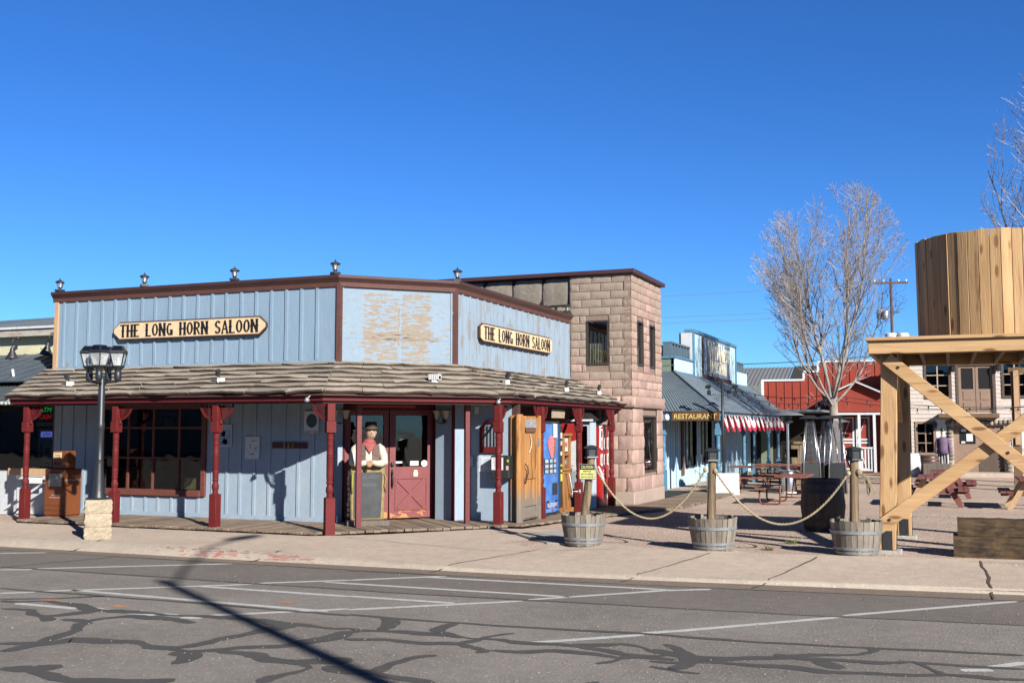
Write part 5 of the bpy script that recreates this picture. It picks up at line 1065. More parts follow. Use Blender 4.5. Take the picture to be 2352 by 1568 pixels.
for i in range(len(mb.v)):
    q = mb.v[i] - c; k = max(0, hypot(q.x, q.y) - .11) / .09; su = q.dot(SF.u); sd = q.dot(SF.n)
    mb.v[i] = mb.v[i] + V3((0, 0, k * (abs(su) / .17) ** 2 * .05 + k * .01))
mb.build('hat', m_hat, bu, smooth=True)
mb = MB(); mb.lathe([(.113, .012), (.116, .035), (.113, .037)], c, 24, cap=False); mb.build('hat_band', mat('tan hat band', (.2, .13, .06)), bu)

# ================================================================== street lamp with four solar lanterns on a stone pier
LX, LY = -13.11, 13.92
sl_ = thing('street_lamp', (LX, LY, -.04), 'dark street lamp with solar lanterns on a split stone pier', 'street lamp')
m_split = mat('split face block', (.44, .37, .265), (.37, .305, .215), sc=4, rough=.95, bump=.9, bsc=16, fine=.16)
mb = MB(); r = random.Random(8)
for j in range(3):
    z0, z1 = -.06 + j * .222, -.06 + (j + 1) * .222 - .004; n = 9; hs = .207; vs = []
    per = []
    for sd in range(4):
        for i in range(n): t = -hs + 2 * hs * i / n; per.append([(t, -hs), (hs, t), (-t, hs), (-hs, -t)][sd])
    for k in range(6):
        z = z0 + (z1 - z0) * k / 5
        for (x, y) in per:
            e = r.uniform(-.012, .014) if 0 < k < 5 else -.006
            l = max(abs(x), abs(y)); x2, y2 = x * (1 + e / l), y * (1 + e / l); q = 1 / math.sqrt(2); vs.append((LX + (x2 - y2) * q, LY + (x2 + y2) * q, z))
    m_ = len(per); fs = [(k * m_ + i, k * m_ + (i + 1) % m_, (k + 1) * m_ + (i + 1) % m_, (k + 1) * m_ + i) for k in range(5) for i in range(m_)] + [tuple(range(m_ - 1, -1, -1)), tuple(5 * m_ + i for i in range(m_))]
    mb.add(vs, fs)
mb.build('stone_pier', m_split, sl_)
m_lamp = mat('charcoal lamp paint', (.016, .02, .024), (.024, .028, .032), sc=5, rough=.45, bump=.06, spec=.5)
mb = MB(); mb.box(LX - .14, LX + .14, LY - .14, LY + .14, .606, .632)
mb.lathe([(.12, .63), (.115, .66), (.1, .69), (.098, .76), (.09, .8), (.085, .9), (.075, 1.02), (.068, 1.12), (.064, 1.2), (.07, 1.21), (.07, 1.225), (.06, 1.235), (.06, 1.25), (.066, 1.26), (.06, 1.275), (.058, 1.75), (.068, 1.77), (.068, 1.86), (.058, 1.88), (.055, 2.44), (.05, 2.45), (.05, 2.6), (.03, 2.66)], (LX, LY, 0), 18); mb.build('post', m_lamp, sl_, angle=radians(30))
mb = MB()
m_frost = m_frosted; m_solar = mat('solar cell', (.008, .01, .02), rough=.15, bump=0, spec=.6); m_led = mat('white led stick', (.8, .8, .78), bump=0)
for k, (dx, dy) in enumerate(((-.26, -.05), (.09, -.20), (.25, .06), (-.09, .20))):
    x, y = LX + dx + .03, LY + dy; z = 2.44; rot = pi / 4 + radians([22, 2, 30, 12][k])
    ln = MB(); ln.lathe([(.01, z + .10), (.05, z + .14), (.06, z + .16), (.06, z + .26), (.05, z + .28), (.055, z + .3), (.06, z + .32), (.108, z + .36), (.112, z + .375), (.108, z + .38)], (x, y, 0), 4 if 0 else 12)
    head = ln.build('lantern', m_lamp, sl_, angle=radians(35))
    mb = MB(); S = lambda r_, zz, a: V3((x + r_ * cos(a), y + r_ * sin(a), zz))
    for q in range(4): mb.bar(S(.098, z + .375, rot + q * pi / 2), S(.158, z + .59, rot + q * pi / 2), .016, .016)
    mb.lathe([(.17, z + .585), (.183, z + .60), (.178, z + .615), (.105, z + .71), (.10, z + .715)], (x, y, 0), 4, rot); mb.build('frame', m_lamp, head)
    mb = MB(); mb.lathe([(.093, z + .378), (.154, z + .588)], (x, y, 0), 4, rot, cap=False); mb.build('glass', m_frost, head)
    for q in range(4):
        a0, a1 = rot + q * pi / 2, rot + (q + 1) * pi / 2; B = [S(.172, z + .623, a0), S(.172, z + .623, a1), S(.11, z + .709, a1), S(.11, z + .709, a0)]; cc = sum(B, V3()) / 4; up = V3((cos((a0 + a1) / 2), sin((a0 + a1) / 2), 1.1)).normalized() * .006
        mb = MB(); mb.add([cc + (p - cc) * .78 + up for p in B], [(0, 1, 2, 3)]); mb.build('solar_panel', m_solar, head)
    mb = MB(); mb.tube([S(.0, z + .38, 0), S(.0, z + .52, 0)], .018, 8); mb.build('led', m_led, head)
    mb = MB(); mb.tube([V3((LX, LY, 2.5)), V3((LX + dx * .4, LY + dy * .4, 2.54)), V3((x - dx * .1, y - dy * .1, 2.55)), V3((x, y, 2.58))], .018, 6); mb.build('arm', m_lamp, sl_, smooth=True)

# ================================================================== newspaper box
nb = thing('newspaper_box', (-16.5, 16.5, .02), 'orange brown newspaper vending box standing on the boardwalk', 'newspaper box')
m_rust = mat('orange brown enamel', (.205, .06, .018), (.17, .05, .015), sc=3, rough=.5, bump=.05); nx0, nx1, ny0, ny1 = -16.78, -16.26, 16.34, 16.78
mb = MB(); mb.box(nx0, nx1, ny0, ny1, .05, .96); mb.box(nx0 + .02, nx1 - .02, ny0 + .02, ny1, .02, .05); mb.build('cabinet', m_rust, nb, bevel=.008)
mb = MB(); mb.box(nx0 + .14, nx1 - .02, ny0 + .06, ny0 + .3, .962, 1.32); mb.build('coin_housing', m_rust, nb, bevel=.01)
NF = Fr(0, ny0, 1, 0); NS = Fr(nx1, 0, 0, 1); NH = Fr(0, ny0 + .06, 1, 0)
mb = MB(); mb.fbox(NF, nx0 + .1, nx1 - .03, .58, .9, 0, .02); dr_ = mb.build('door', m_rust, nb, bevel=.004); mb = MB(); mb.fbox(NF, nx0 + .13, nx1 - .06, .62, .87, .02, .026); mb.build('display_window', mat('newspaper behind plastic', (.42, .42, .36), (.25, .25, .2), sc=14, rough=.25, bump=0), dr_)
mb = MB(); mb.fbox(NH, nx0 + .15, nx1 - .16, 1.18, 1.30, 0, .006); lbl = mb.build('title_card', m_cream, nb); mb = MB(); mb.fbox(NH, nx0 + .16, nx1 - .17, 1.285, 1.295, .006, .009); mb.fbox(NH, nx0 + .16, nx1 - .17, 1.185, 1.195, .006, .009); txt(mb, 'News', NH, nx0 + .255, 1.24, .006, .045, .14, .003, .3); mb.build('lettering', m_black, lbl)
mb = MB(); mb.tube([NH.p(nx0 + .2, 1.1, .0), NH.p(nx0 + .2, 1.06, .03), NH.p(nx0 + .28, 1.05, .03), NH.p(nx0 + .32, 1.08, .01)], .01, 6); mb.build('coin_lever', m_iron, nb)
mb = MB(); txt(mb, 'Grand Canyon News', NS, (ny0 + ny1) / 2, .74, .001, .05, .38, .003); txt(mb, 'Grand Canyon News', NF, (nx0 + nx1) / 2 + .02, .40, .001, .03, .3, .003); txt(mb, 'WILLIAMS', NF, (nx0 + nx1) / 2 + .02, .45, .001, .022, .2, .003); mb.build('lettering', m_white, nb)
mb = MB(); mb.fbox(NF, nx0, nx1, .24, .246, 0, .004); mb.fbox(NF, nx0, nx1, .14, .146, 0, .004); mb.build('seam', m_dark, nb)

# ================================================================== neighbour on the left
lb = thing('neighbour_shop', (-20, 19, 0), 'yellow walled shop with grey metal awnings left of the saloon', 'building')
m_yel = mat('pale yellow boards', (.66, .62, .40), (.56, .53, .36), sc=2, st=(1, 1, 2), rough=.8, chips=((.42, .32, .2), 5, .66, (.6, 1, 1))); m_tin = mat('blue grey roof metal', (.11, .14, .17), (.15, .18, .21), sc=2.2, rough=.5, metal=.35, bump=.06, spec=.5, grime=((.28, .30, .32), 3, .64))
m_corr = mat('grey corrugated metal', (.085, .11, .125), (.11, .135, .15), sc=2, rough=.5, metal=.3, bump=.05); m_sill = mat('weathered fascia paint', (.50, .47, .42), (.33, .27, .2), sc=4, st=(1, 1, 2), rough=.8); m_wht = mat('white boards', (.62, .64, .66), (.52, .54, .56), sc=2, st=(2, 2, .5))
def seam_roof(name, a, b, c, d, m, parent, n, h=.02, w_=.02, th=.03):  # a,b eave; d,c ridge
    mb = MB(); a, b, c, d = map(V3, (a, b, c, d)); nn = (b - a).cross(d - a).normalized()
    mb.hexa([p - nn * th for p in (a, b, c, d)] + [a, b, c, d])
    for i in range(n + 1):
        s = i / n; mb.bar(a.lerp(b, s) + nn * h * .5, d.lerp(c, s) + nn * h * .5, w_, h + .004, nn)
    return mb.build(name, m, parent)
def corr_roof(name, a, b, c, d, m, parent, pitch=.09, amp=.014):
    mb = MB(); a, b, c, d = map(V3, (a, b, c, d)); nn = (b - a).cross(d - a).normalized(); n = int(max((b - a).length, (c - d).length) / pitch * 4); vs = []
    for i in range(n + 1):
        s = i / n; o = nn * amp * cos(i * pi / 2)
        vs += [a.lerp(b, s) + o, d.lerp(c, s) + o, a.lerp(b, s) + o - nn * .012, d.lerp(c, s) + o - nn * .012]
    fs = []
    for i in range(n): k = 4 * i; fs += [(k, k + 4, k + 5, k + 1), (k + 2, k + 3, k + 7, k + 6), (k, k + 2, k + 6, k + 4)]
    mb.add(vs, fs); return mb.build(name, m, parent, angle=radians(60))
YF = Fr(0, 19.4, 1, 0)
mb = MB(); mb.fbox(YF, -34, -17.7, .0, 3.98, -.15, 0); mb.build('upper_wall', m_yel, lb)
mb = MB(); mb.fbox(YF, -34, -17.7, 3.97, 4.14, -.1, .25); mb.build('eave_fascia', m_sill, lb)
mb = MB(); mb.fbox(YF, -34, -17.7, 4.142, 4.20, -.1, .3); mb.build('gutter', m_wht, lb)
corr_roof('main_roof', (-34, 19.1, 4.2), (-17.7, 19.1, 4.2), (-17.7, 24.1, 5.1), (-19.6, 24.1, 5.1), m_tin, lb, .16)
seam_roof('upper_awning', (-34, 16.9, 2.78), (-17.62, 16.9, 2.78), (-17.62, 19.38, 3.55), (-34, 19.38, 3.55), m_tin, lb, 38)
corr_roof('lower_awning', (-34, 15.3, 2.2), (-17.25, 15.3, 2.2), (-17.65, 16.95, 2.66), (-34, 16.95, 2.66), m_corr, lb, .11)
mb = MB()
for i in range(9): mb.box(-33 + i * 1.9, -32.9 + i * 1.9, 16.9, 17.2, 2.62, 2.74)
mb.build('rafter_ends', m_sill, lb)
mb = MB(); LF = Fr(0, 17.40, 1, 0); mb.fbox(LF, -34, -21.5, 0, 2.6, -.1, 0); mb.fbox(LF, -21.5, -17.62, 2.28, 2.6, -.1, 0); mb.fbox(LF, -21.5, -17.62, -.1, .86, -.1, 0); mb.build('shopfront', m_wht, lb)
mb = MB(); mb.fbox(LF, -21.5, -17.68, .86, 2.28, -.06, -.05); mb.build('shop_pane', m_glass, lb)
mb = MB(); mb.fbox(LF, -17.68, -17.62, .86, 2.28, -.08, .02); mb.build('window_post', mat('brown window post', (.10, .07, .05)), lb)
mb = MB(); mb.box(-22, -17.6, 19.0, 19.1, 0, 2.6); mb.box(-22, -17.6, 17.55, 19, 2.58, 2.64); mb.box(-17.66, -17.62, 17.52, 19, 0, 2.6); mb.build('room', m_int, lb)
mb = MB(); mb.fbox(LF, -19.2, -18.98, -.1, .9, .6, .7); mb.build('porch_panel', m_wht, lb); mb = MB(); mb.fbox(LF, -18.6, -17.7, -.05, .84, .02, .05); mb.build('porch_panel', m_wht, lb)
rl = thing('porch_rail', (-18, 17.0, 0), 'bare timber rail with white diagonal brace beside the first porch post', 'railing')
mb = MB(); mb.fbox(LF, -18.5, -17.2, .78, .93, .35, .40); mb.build('top_rail', m_nat, rl, bevel=.006)
mb = MB(); mb.fbox(LF, -18.1, -17.6, .62, .76, .33, .35); mb.build('notice_box', m_white, rl); mb = MB(); mb.bar(LF.p(-18.6, .05, .37), LF.p(-17.5, .62, .37), .05, .08, (0, 1, 0)); mb.build('brace', m_wht, rl)
# cash machine and lit sign behind the glass
am = thing('cash_machine', (-17.93, 17.8, .3), 'grey cash machine with a blue lit topper behind the shop glass', 'cash machine')
AF = Fr(-.15, 17.62, 1, 0); m_agr = mat('cash machine grey', (.23, .26, .28), rough=.5, bump=.02)
mb = MB(); mb.fbox(AF, -18.18, -17.70, .2, 1.76, -.5, -.06); mb.fbox(AF, -18.18, -18.12, .2, 1.76, -.06, .0); mb.fbox(AF, -17.76, -17.70, .2, 1.76, -.06, 0); mb.fbox(AF, -18.12, -17.76, 1.52, 1.76, -.06, 0); mb.build('case', m_agr, am, bevel=.006)
mb = MB(); mb.fbox(AF, -18.1, -17.78, 1.58, 1.7, 0, .006); mb.build('lit_topper', mat('lit blue topper', (.16, .18, .75), fine=0, bump=0, emit=1.0), am); mb = MB(); txt(mb, 'ATM', AF, -17.94, 1.64, .006, .07, .2, .003); mb.build('lettering', mat('deep blue letters', (.01, .01, .25), bump=0), am)
mb = MB(); mb.fbox(AF, -18.02, -17.78, .9, 1.42, -.06, -.01); mb.build('face_plate', mat('pale grey plate', (.35, .38, .4), bump=.02), am); mb = MB(); mb.fbox(AF, -17.98, -17.84, 1.2, 1.36, -.01, -.004); mb.fbox(AF, -17.98, -17.84, .92, 1.02, -.01, -.004); mb.build('screen', m_black, am)
ls = thing('led_sign', (-17.9, 17.6, 1.95), 'black LED sign reading ATM in green and CASH in red', 'sign')
mb = MB(); mb.fbox(AF, -18.2, -17.74, 1.93, 2.27, -.03, .02); mb.build('case', m_black, ls); 
for (s, z, c, e) in (('ATM', 2.17, (.01, .55, .06), 1.0), ('CASH', 2.02, (.6, .01, .01), .8)):
    mb = MB(); txt(mb, s, AF, -17.97, z, .021, .1, .34, .002, .15); mb.build('lit_lettering', mat('led ' + s, c, emit=e, bump=0, fine=0), ls)
mb = MB(); mb.fbox(AF, -18.22, -17.72, 1.82, 1.90, -.02, .02); tag(mb.build('wooden_ledge', m_nat), 'narrow wooden ledge under the LED sign behind the glass', 'ledge')
def gooseneck():
    o = thing('gooseneck_lamp', (0, 0, 0), '', 'lamp', 'gooseneck lamps on the yellow shop wall')
    mb = MB(); mb.tube([(0, .0, .52), (0, -.09, .53), (0, -.15, .45), (0, -.15, .3)], .014, 8); mb.lathe([(.04, .48), (.04, .56)], (0, 0, 0), 8); mb.build('arm', m_iron, o, smooth=True)
    mb = MB(); mb.lathe([(.035, .3), (.05, .25), (.06, .19), (.13, .06), (.15, .0), (.14, .005), (.05, .18)], (0, -.15, 0), 18, cap=False); mb.build('shade', m_iron, o, smooth=True); return o
g = gooseneck(); c = at_Y(40, 826, 19.15); g.location = (c.x, 19.14, c.z); g['label'] = 'black gooseneck lamp on the yellow shop wall, further from the saloon'
g2 = copy_tree(g); c = at_Y(119, 816, 19.15); g2.location = (c.x - .02, 19.14, c.z); g2.rotation_euler = (0, .2, 0); g2['label'] = 'tilted black gooseneck lamp on the yellow wall next to the saloon corner'
mb = MB(); mb.tube([(-18.75, 17.3, 2.84), (-18.78, 17.28, 3.05)], .03, 8); tag(mb.build('vent_pipe', m_wht), 'short pale vent pipe leaning on the upper metal awning', 'pipe')
fb = thing('far_roof', (-30, 40, 0), 'plain tan roofed building far behind the yellow shop', 'building'); mb = MB(); mb.box(-60, -36, 44, 52, 0, 6.2); mb.build('wall', m_yel, fb); mb = MB(); mb.hexa([(-60, 43.5, 6.2), (-35.5, 43.5, 6.2), (-35.5, 52, 6.2), (-60, 52, 6.2), (-60, 46, 7.9), (-40, 46, 7.4), (-40, 50, 7.4), (-60, 50, 7.9)]); mb.build('roof', mat('tan roof', (.5, .42, .32)), fb)

# ================================================================== half-barrel planters with rope posts along the pavement
m_stave = wood_mat('grey barrel staves', (.285, .25, .205), (.19, .16, .125), 2.4, (3, 3, .4), island=.28)
m_hoop = mat('zinc hoop', (.40, .42, .44), (.28, .29, .30), sc=6, rough=.5, metal=.5, bump=.1, grime=((.2, .13, .08), 5, .66)); m_soil = mat('dry soil', (.10, .075, .055), (.07, .05, .035), sc=9, bump=.8)
m_log = wood_mat('peeled log', (.38, .275, .16), (.13, .09, .05), 3.4, (6, 6, .25))
def planter(label, loc, rot, seed, sc_=1):
    o = thing('barrel_planter', loc, label, 'planter', 'half barrel planters along the pavement'); o.rotation_euler = (0, 0, rot)
    r = random.Random(seed); mb = MB(); n = 26; prof = [(.285, 0), (.31, .12), (.335, .26), (.352, .40), (.362, .49)]
    for i in range(n):
        a0, a1 = 2 * pi * (i + .04) / n, 2 * pi * (i + .96) / n; top = r.uniform(-.022, .012); o_ = r.uniform(-.005, .005); vs = []
        for j, (q, z) in enumerate(prof):
            z = z + (top if j == 4 else 0)
            for (qq, a) in ((q + o_, a0), (q + o_, a1), (q + o_ - .026, a1), (q + o_ - .026, a0)): vs.append((qq * sc_ * cos(a), qq * sc_ * sin(a), z * sc_))
        fs = [(4 * j + k, 4 * j + (k + 1) % 4, 4 * j + 4 + (k + 1) % 4, 4 * j + 4 + k) for j in range(4) for k in range(4)] + [(3, 2, 1, 0), (16, 17, 18, 19)]; mb.add(vs, fs)
    b = mb.build('staves', m_stave); b.parent = o; b.location = (0, 0, min(v.co.z for v in b.data.vertices))
    for (z, h, q0, q1) in ((.035, .03, .302, .308), (.09, .04, .312, .32), (.315, .045, .353, .36)):
        mb = MB(); mb.lathe([(q0 * sc_ - .01, z * sc_), (q0 * sc_, z * sc_), (q1 * sc_, (z + h) * sc_), (q1 * sc_ - .012, (z + h) * sc_)], (0, 0, 0), 40, cap=False); b = mb.build('hoop', m_hoop, angle=radians(40)); b.parent = o; b.location = (0, 0, z * sc_)
    mb = MB(); mb.lathe([(.335 * sc_, .36 * sc_), (.2, .38), (.01, .39)], n=20, cap=False); b = mb.build('soil', m_soil); b.parent = o; b.location = (0, 0, .36 * sc_)
    return o
PL = [(-5.32, 16.0), (-3.30, 16.05), (-1.27, 16.25)]
planter('grey half barrel planter beside the boardwalk, under the caution sign', (*PL[0], ground(16) - .0), .3, 1, .98)
planter('grey half barrel planter in the middle of the rope barrier', (*PL[1], ground(16) - .0), 1.7, 2, 1.0)
planter('grey half barrel planter touching the foot of the wooden water tower', (*PL[2], ground(16) - .01), 2.9, 3, 1.02)
def rope_post(label, bx, by, tx, ty, zt, seed, rot):
    o = thing('rope_post', (bx, by, .36), label, 'post', 'log posts standing in the planters'); r = random.Random(seed); n = 12; mb = MB(); vs = []; K = 9
    for k in range(K + 1):
        s = k / K; z = .30 + (zt - .30) * s
        for i in range(n):
            a = 2 * pi * i / n; q = (.068 - .006 * s) * (1 + .05 * sin(a * 2 + seed + s * 3)) + r.uniform(-.003, .003); vs.append((bx + (tx - bx) * s + q * cos(a), by + (ty - by) * s + q * sin(a), z))
    mb.add(vs, [(k * n + i, k * n + (i + 1) % n, (k + 1) * n + (i + 1) % n, (k + 1) * n + i) for k in range(K) for i in range(n)] + [tuple(range(n - 1, -1, -1)), tuple(K * n + i for i in range(n))]); mb.build('log', m_log, o, smooth=True)
    mb = MB(); c = (tx, ty, zt); mb.lathe([(.12, 0), (.125, .012), (.12, .03), (.085, .035)], c, 4, rot); mb.lathe([(.135, .155), (.14, .165), (.10, .19), (.03, .205)], c, 4, rot); mb.lathe([(.085, .03), (.085, .16)], c, 4, rot)
    for q in range(4): a = rot + q * pi / 2; mb.bar((c[0] + .09 * cos(a), c[1] + .09 * sin(a), zt + .03), (c[0] + .09 * cos(a), c[1] + .09 * sin(a), zt + .16), .02, .02)
    cap_ = mb.build('solar_cap', m_iron, o); mb = MB(); mb.lathe([(.088, .06), (.088, .14)], c, 4, rot, cap=False); mb.build('lens', mat('smoked lens', (.05, .06, .065), rough=.2, bump=0, spec=.6), cap_)
    return o
R0 = pi / 4 + YAW + .2
rope_post('leaning log post with solar cap beside the soda machine, caution sign hung on it', -5.30, 15.95, -5.18, 15.98, 1.31, 1, R0)
rope_post('upright log post with solar cap in the middle half barrel', -3.33, 16.05, -3.29, 16.05, 1.28, 2, R0 - .15)
rope_post('log post with solar cap and frayed rope end beside the water tower', -1.29, 16.25, -1.27, 16.25, 1.31, 3, R0 + .1)
m_rope = mat('manila rope', (.44, .37, .24), (.31, .25, .15), sc=6, rough=.9, bump=.2)
def rope(label, a, b, sag, extra=None):
    o = thing('rope', a, label, 'rope'); a, b = V3(a), V3(b); n = 120; P_ = []
    for i in range(n + 1): s = i / n; P_.append(a.lerp(b, s) - V3((0, 0, sag * (1 - (2 * s - 1) ** 2))))
    mb = MB(); L_ = 0
    for st_ in range(3):
        pts = []; L_ = 0
        for i in range(n + 1):
            if i: L_ += (P_[i] - P_[i - 1]).length
            t = (P_[min(i + 1, n)] - P_[max(i - 1, 0)]).normalized(); s1 = t.cross(V3((0, 0, 1))).normalized(); s2 = s1.cross(t); g = L_ * 2 * pi / .17 + st_ * 2 * pi / 3
            pts.append(P_[i] + (s1 * cos(g) + s2 * sin(g)) * .0085)
        mb.tube(pts, .0088, 6)
    mb.build('strands', m_rope, o, smooth=True)
    for c in (a, b):
        mb = MB()
        for k in range(2): mb.tube([(c.x_ if 0 else c.x + .085 * cos(q * pi / 8) * (1), c.y + .085 * sin(q * pi / 8), c.z + .03 * k) for q in range(17)], .014, 6) if 0 else None
        mb.ell(c, .035, .035, .04, 10, 6); mb.build('knot', m_rope, o, smooth=True)
    if extra:
        mb = MB(); r = random.Random(2)
        for k in range(16): q = V3(extra) + V3((r.uniform(-.02, .02), r.uniform(-.02, .02), 0)); mb.tube([q, q + V3((.07 + r.uniform(0, .05), -.02, -.08)), q + V3((.14 + r.uniform(-.05, .08), -.03 + r.uniform(-.03, .03), -.24 - r.uniform(0, .12)))], .006, 4)
        mb.ell(V3(extra), .045, .04, .05, 10, 6); mb.build('frayed_end', m_rope, o)
op_ = thing('opposite_shops', (2, -30, -.1), 'long low brick row across the street behind the viewpoint, mirrored in the saloon glass', 'building')
mb = MB(); mb.box(-160, 40, -38, -30, -.2, 7.5); mb.build('wall', mat('tan brick', (.42, .38, .33), (.30, .27, .23), sc=2), op_); mb = MB(); mb.box(-160.3, 40.3, -38.3, -29.7, 7.5, 7.9); mb.build('roof', m_cap, op_)
mb = MB()
for i in range(12): mb.box(-42 + i * 6, -38.5 + i * 6, -30.05, -29.95, .6, 3.0)
mb.build('window', m_dark, op_)
rope('twisted rope sagging from the caution sign post to the middle log post', (-5.11, 15.96, 1.17), (-3.39, 16.0, 1.16), .76)
rope('twisted rope sagging from the middle log post to the water tower post', (-3.24, 16.0, 1.14), (-1.35, 16.2, 1.13), .76, (-1.20, 16.2, 1.15))
cs = thing('caution_sign', (-5.2, 15.83, 1.0), 'small yellow and black CAUTION sign tied to the leaning log post', 'sign')
QF2 = Fr(-5.21, 15.86, cos(.12), -sin(.12) + .3); m_yl = mat('caution yellow', (.68, .66, .22), (.6, .58, .22), sc=5, rough=.6, bump=.02)
mb = MB(); mb.fbox(QF2, -.125, .125, .985, 1.225, -.012, 0); mb.build('board', m_metal, cs, bevel=.003); mb = MB(); mb.fbox(QF2, -.115, .115, 1.0, 1.135, 0, .003); mb.build('yellow_face', m_yl, cs); mb = MB(); mb.fbox(QF2, -.115, .115, 1.138, 1.215, 0, .003); mb.build('black_band', m_black, cs)
mb = MB(); txt(mb, 'CAUTION', QF2, 0, 1.177, .003, .045, .19, .003, bold=.02); mb.build('caution_word', m_yl, cs)
mb = MB(); txt(mb, 'SURFACES', QF2, 0, 1.113, .003, .024, .13, .003, bold=.01); txt(mb, 'MAY BE UNEVEN', QF2, 0, 1.07, .003, .024, .19, .003, bold=.01); txt(mb, 'WATCH YOUR STEP', QF2, 0, 1.027, .003, .024, .205, .003, bold=.01); mb.build('lettering', m_black, cs)

# ================================================================== wooden water tower
m_fresh = wood_mat('fresh cut timber', (.56, .37, .18), (.45, .27, .115), 1.3, (2.5, 2.5, 2.5), island=.08)
def knotty(name, axis, c1, c2, isl):                      # sawn timber: grain along an axis with the odd knot
    st_ = [7, 7, 7]; st_[axis] = .45
    m = wood_mat(name, c1, c2, 1.5, tuple(st_), island=isl); N, L = m.node_tree.nodes, m.node_tree.links; b = N['Principled BSDF']; src = b.inputs['Base Color'].links[0].from_socket
    tc = N['Texture Coordinate']; v = N.new('ShaderNodeTexVoronoi'); v.inputs['Scale'].default_value = 5; s2 = [1.25, 1.25, 1.25]; s2[axis] = .36; mp = N.new('ShaderNodeMapping'); mp.inputs['Scale'].default_value = s2; L.new(tc.outputs['Object'], mp.inputs[0]); L.new(mp.outputs[0], v.inputs['Vector'])
    mr = N.new('ShaderNodeMapRange'); mr.inputs[1].default_value = .13; mr.inputs[2].default_value = .22; mr.inputs[3].default_value = .9; mr.inputs[4].default_value = 0; L.new(v.outputs['Distance'], mr.inputs[0])
    x = N.new('ShaderNodeMix'); x.data_type = 'RGBA'; L.new(mr.outputs[0], x.inputs[0]); L.new(src, x.inputs[6]); x.inputs[7].default_value = (.13, .055, .018, 1); L.new(x.outputs[2], b.inputs['Base Color']); return m
m_tank = knotty('tank stave pine', 2, (.62, .40, .195), (.42, .24, .10), .32); m_postw = knotty('heavy post timber', 2, (.58, .375, .185), (.42, .24, .105), .1); m_beam = knotty('beam timber', 0, (.58, .375, .185), (.42, .24, .105), .1); m_brace = m_postw
m_joist = mat('dark joist timber', (.20, .12, .06), (.15, .09, .045), sc=4)
wt = thing('water_tower', (.7, 18.0, -.06), 'raised wooden water tank on heavy braced timber posts', 'water tower')
TC = (.72, 18.0)
mb = MB(); n = 46; r = random.Random(12)
for i in range(n):
    a0, a1 = 2 * pi * (i + .025) / n, 2 * pi * (i + .975) / n; vs = []; o_ = r.uniform(-.008, .008); tp = 4.69 + r.uniform(-.012, .012)
    for (rr, z) in ((1.10, 3.115), (1.115, tp)):
        for (q, a) in ((rr + o_, a0), (rr + o_, a1), (rr - .035, a1), (rr - .035, a0)): vs.append((TC[0] + q * cos(a), TC[1] + q * sin(a), z))
    mb.add(vs, [(0, 1, 5, 4), (1, 2, 6, 5), (2, 3, 7, 6), (3, 0, 4, 7), (3, 2, 1, 0), (4, 5, 6, 7)])
mb.build('tank', m_tank, wt, bevel=.004)
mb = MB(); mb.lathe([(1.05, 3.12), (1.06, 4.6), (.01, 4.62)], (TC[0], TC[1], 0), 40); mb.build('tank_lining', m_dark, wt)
PX, PYs = (-.77, 2.2), (16.72, 19.45)
for y in PYs:
    for x in PX:
        mb = MB(); k = -.09 if x < 0 else .09; g_ = ground(y)
        if y > 18: x, k = x + (.07 if x < 0 else -.07), k * .3
        mb.hexa([(x + k - .115, y - .115, g_ + .05), (x + k + .115, y - .115, g_ + .05), (x + k + .115, y + .115, g_ + .05), (x + k - .115, y + .115, g_ + .05), (x - .115, y - .115, 2.86), (x + .115, y - .115, 2.86), (x + .115, y + .115, 2.86), (x - .115, y + .115, 2.86)])
        p_ = mb.build('post', m_postw, wt, bevel=.008)
        mb = MB(); mb.box(x + k - .19, x + k + .19, y - .19, y + .19, g_ - .02, g_ + .05); mb.build('footing', m_pale, p_, bevel=.01)
        mb = MB(); mb.box(x + k + .118, x + k + .124, y - .07, y + .07, g_ + .05, g_ + .36); mb.box(x + k - .13, x + k - .118, y - .07, y + .07, g_ + .05, g_ + .36); mb.box(x + k - .07, x + k + .07, y - .126, y - .118, g_ + .05, g_ + .33); mb.build('steel_bracket', m_iron, p_)
def xbrace(y, zs):                                        # two crossed braces on a face
    for j, (a, b) in enumerate((((-.80, y, 2.80), (2.35, y, -.02 + .1)), ((-.98, y - .075, .33), (2.2, y - .075, 2.80)))):
        if j == 1: a, b = (-.98, y + .07, .33), (2.2, y + .07, 2.80)
        mb = MB(); mb.bar(a, b, .06, .20, (0, 1, 0)) if 0 else None
        a, b = V3(a), V3(b); t = (b - a).normalized(); nn = V3((-t.z, 0, t.x)) * .095; d = V3((0, .035, 0))
        mb.hexa([a - nn - d, b - nn - d, b - nn + d, a - nn + d, a + nn - d, b + nn - d, b + nn + d, a + nn + d]); br = mb.build('brace', m_brace_a if 0 else m_diag, wt, bevel=.006)
        mb = MB()
        for s in (.05, .5, .95):
            c = a.lerp(b, s); mb.lathe([(.022, 0), (.022, .012)], (0, 0, 0), 8); k0 = len(mb.v) - 16
            for q in range(k0, len(mb.v)): v = mb.v[q]; mb.v[q] = V3((c.x + v.x, c.y - .035 - v.z, c.z + v.y))
        mb.build('bolt', m_iron, br)
m_diag = knotty('diagonal brace timber', 0, (.58, .375, .185), (.42, .24, .105), .1)
xbrace(16.52, 0)
for x in (PX[0] - .02, PX[1] + .02):                         # side frames carry knee braces
    for (y0, y1, z0, z1) in ((19.3, 17.6, 1.9, 2.85),):
        mb = MB(); mb.bar((x, y0, z0), (x, y1, z1), .07, .18, (1, 0, 0)); mb.build('side_brace', m_diag, wt, bevel=.006)
mb = MB(); mb.box(-1.04, 2.5, 16.33, 16.42, 2.86, 3.05); mb.build('front_beam', m_beam, wt, bevel=.006)
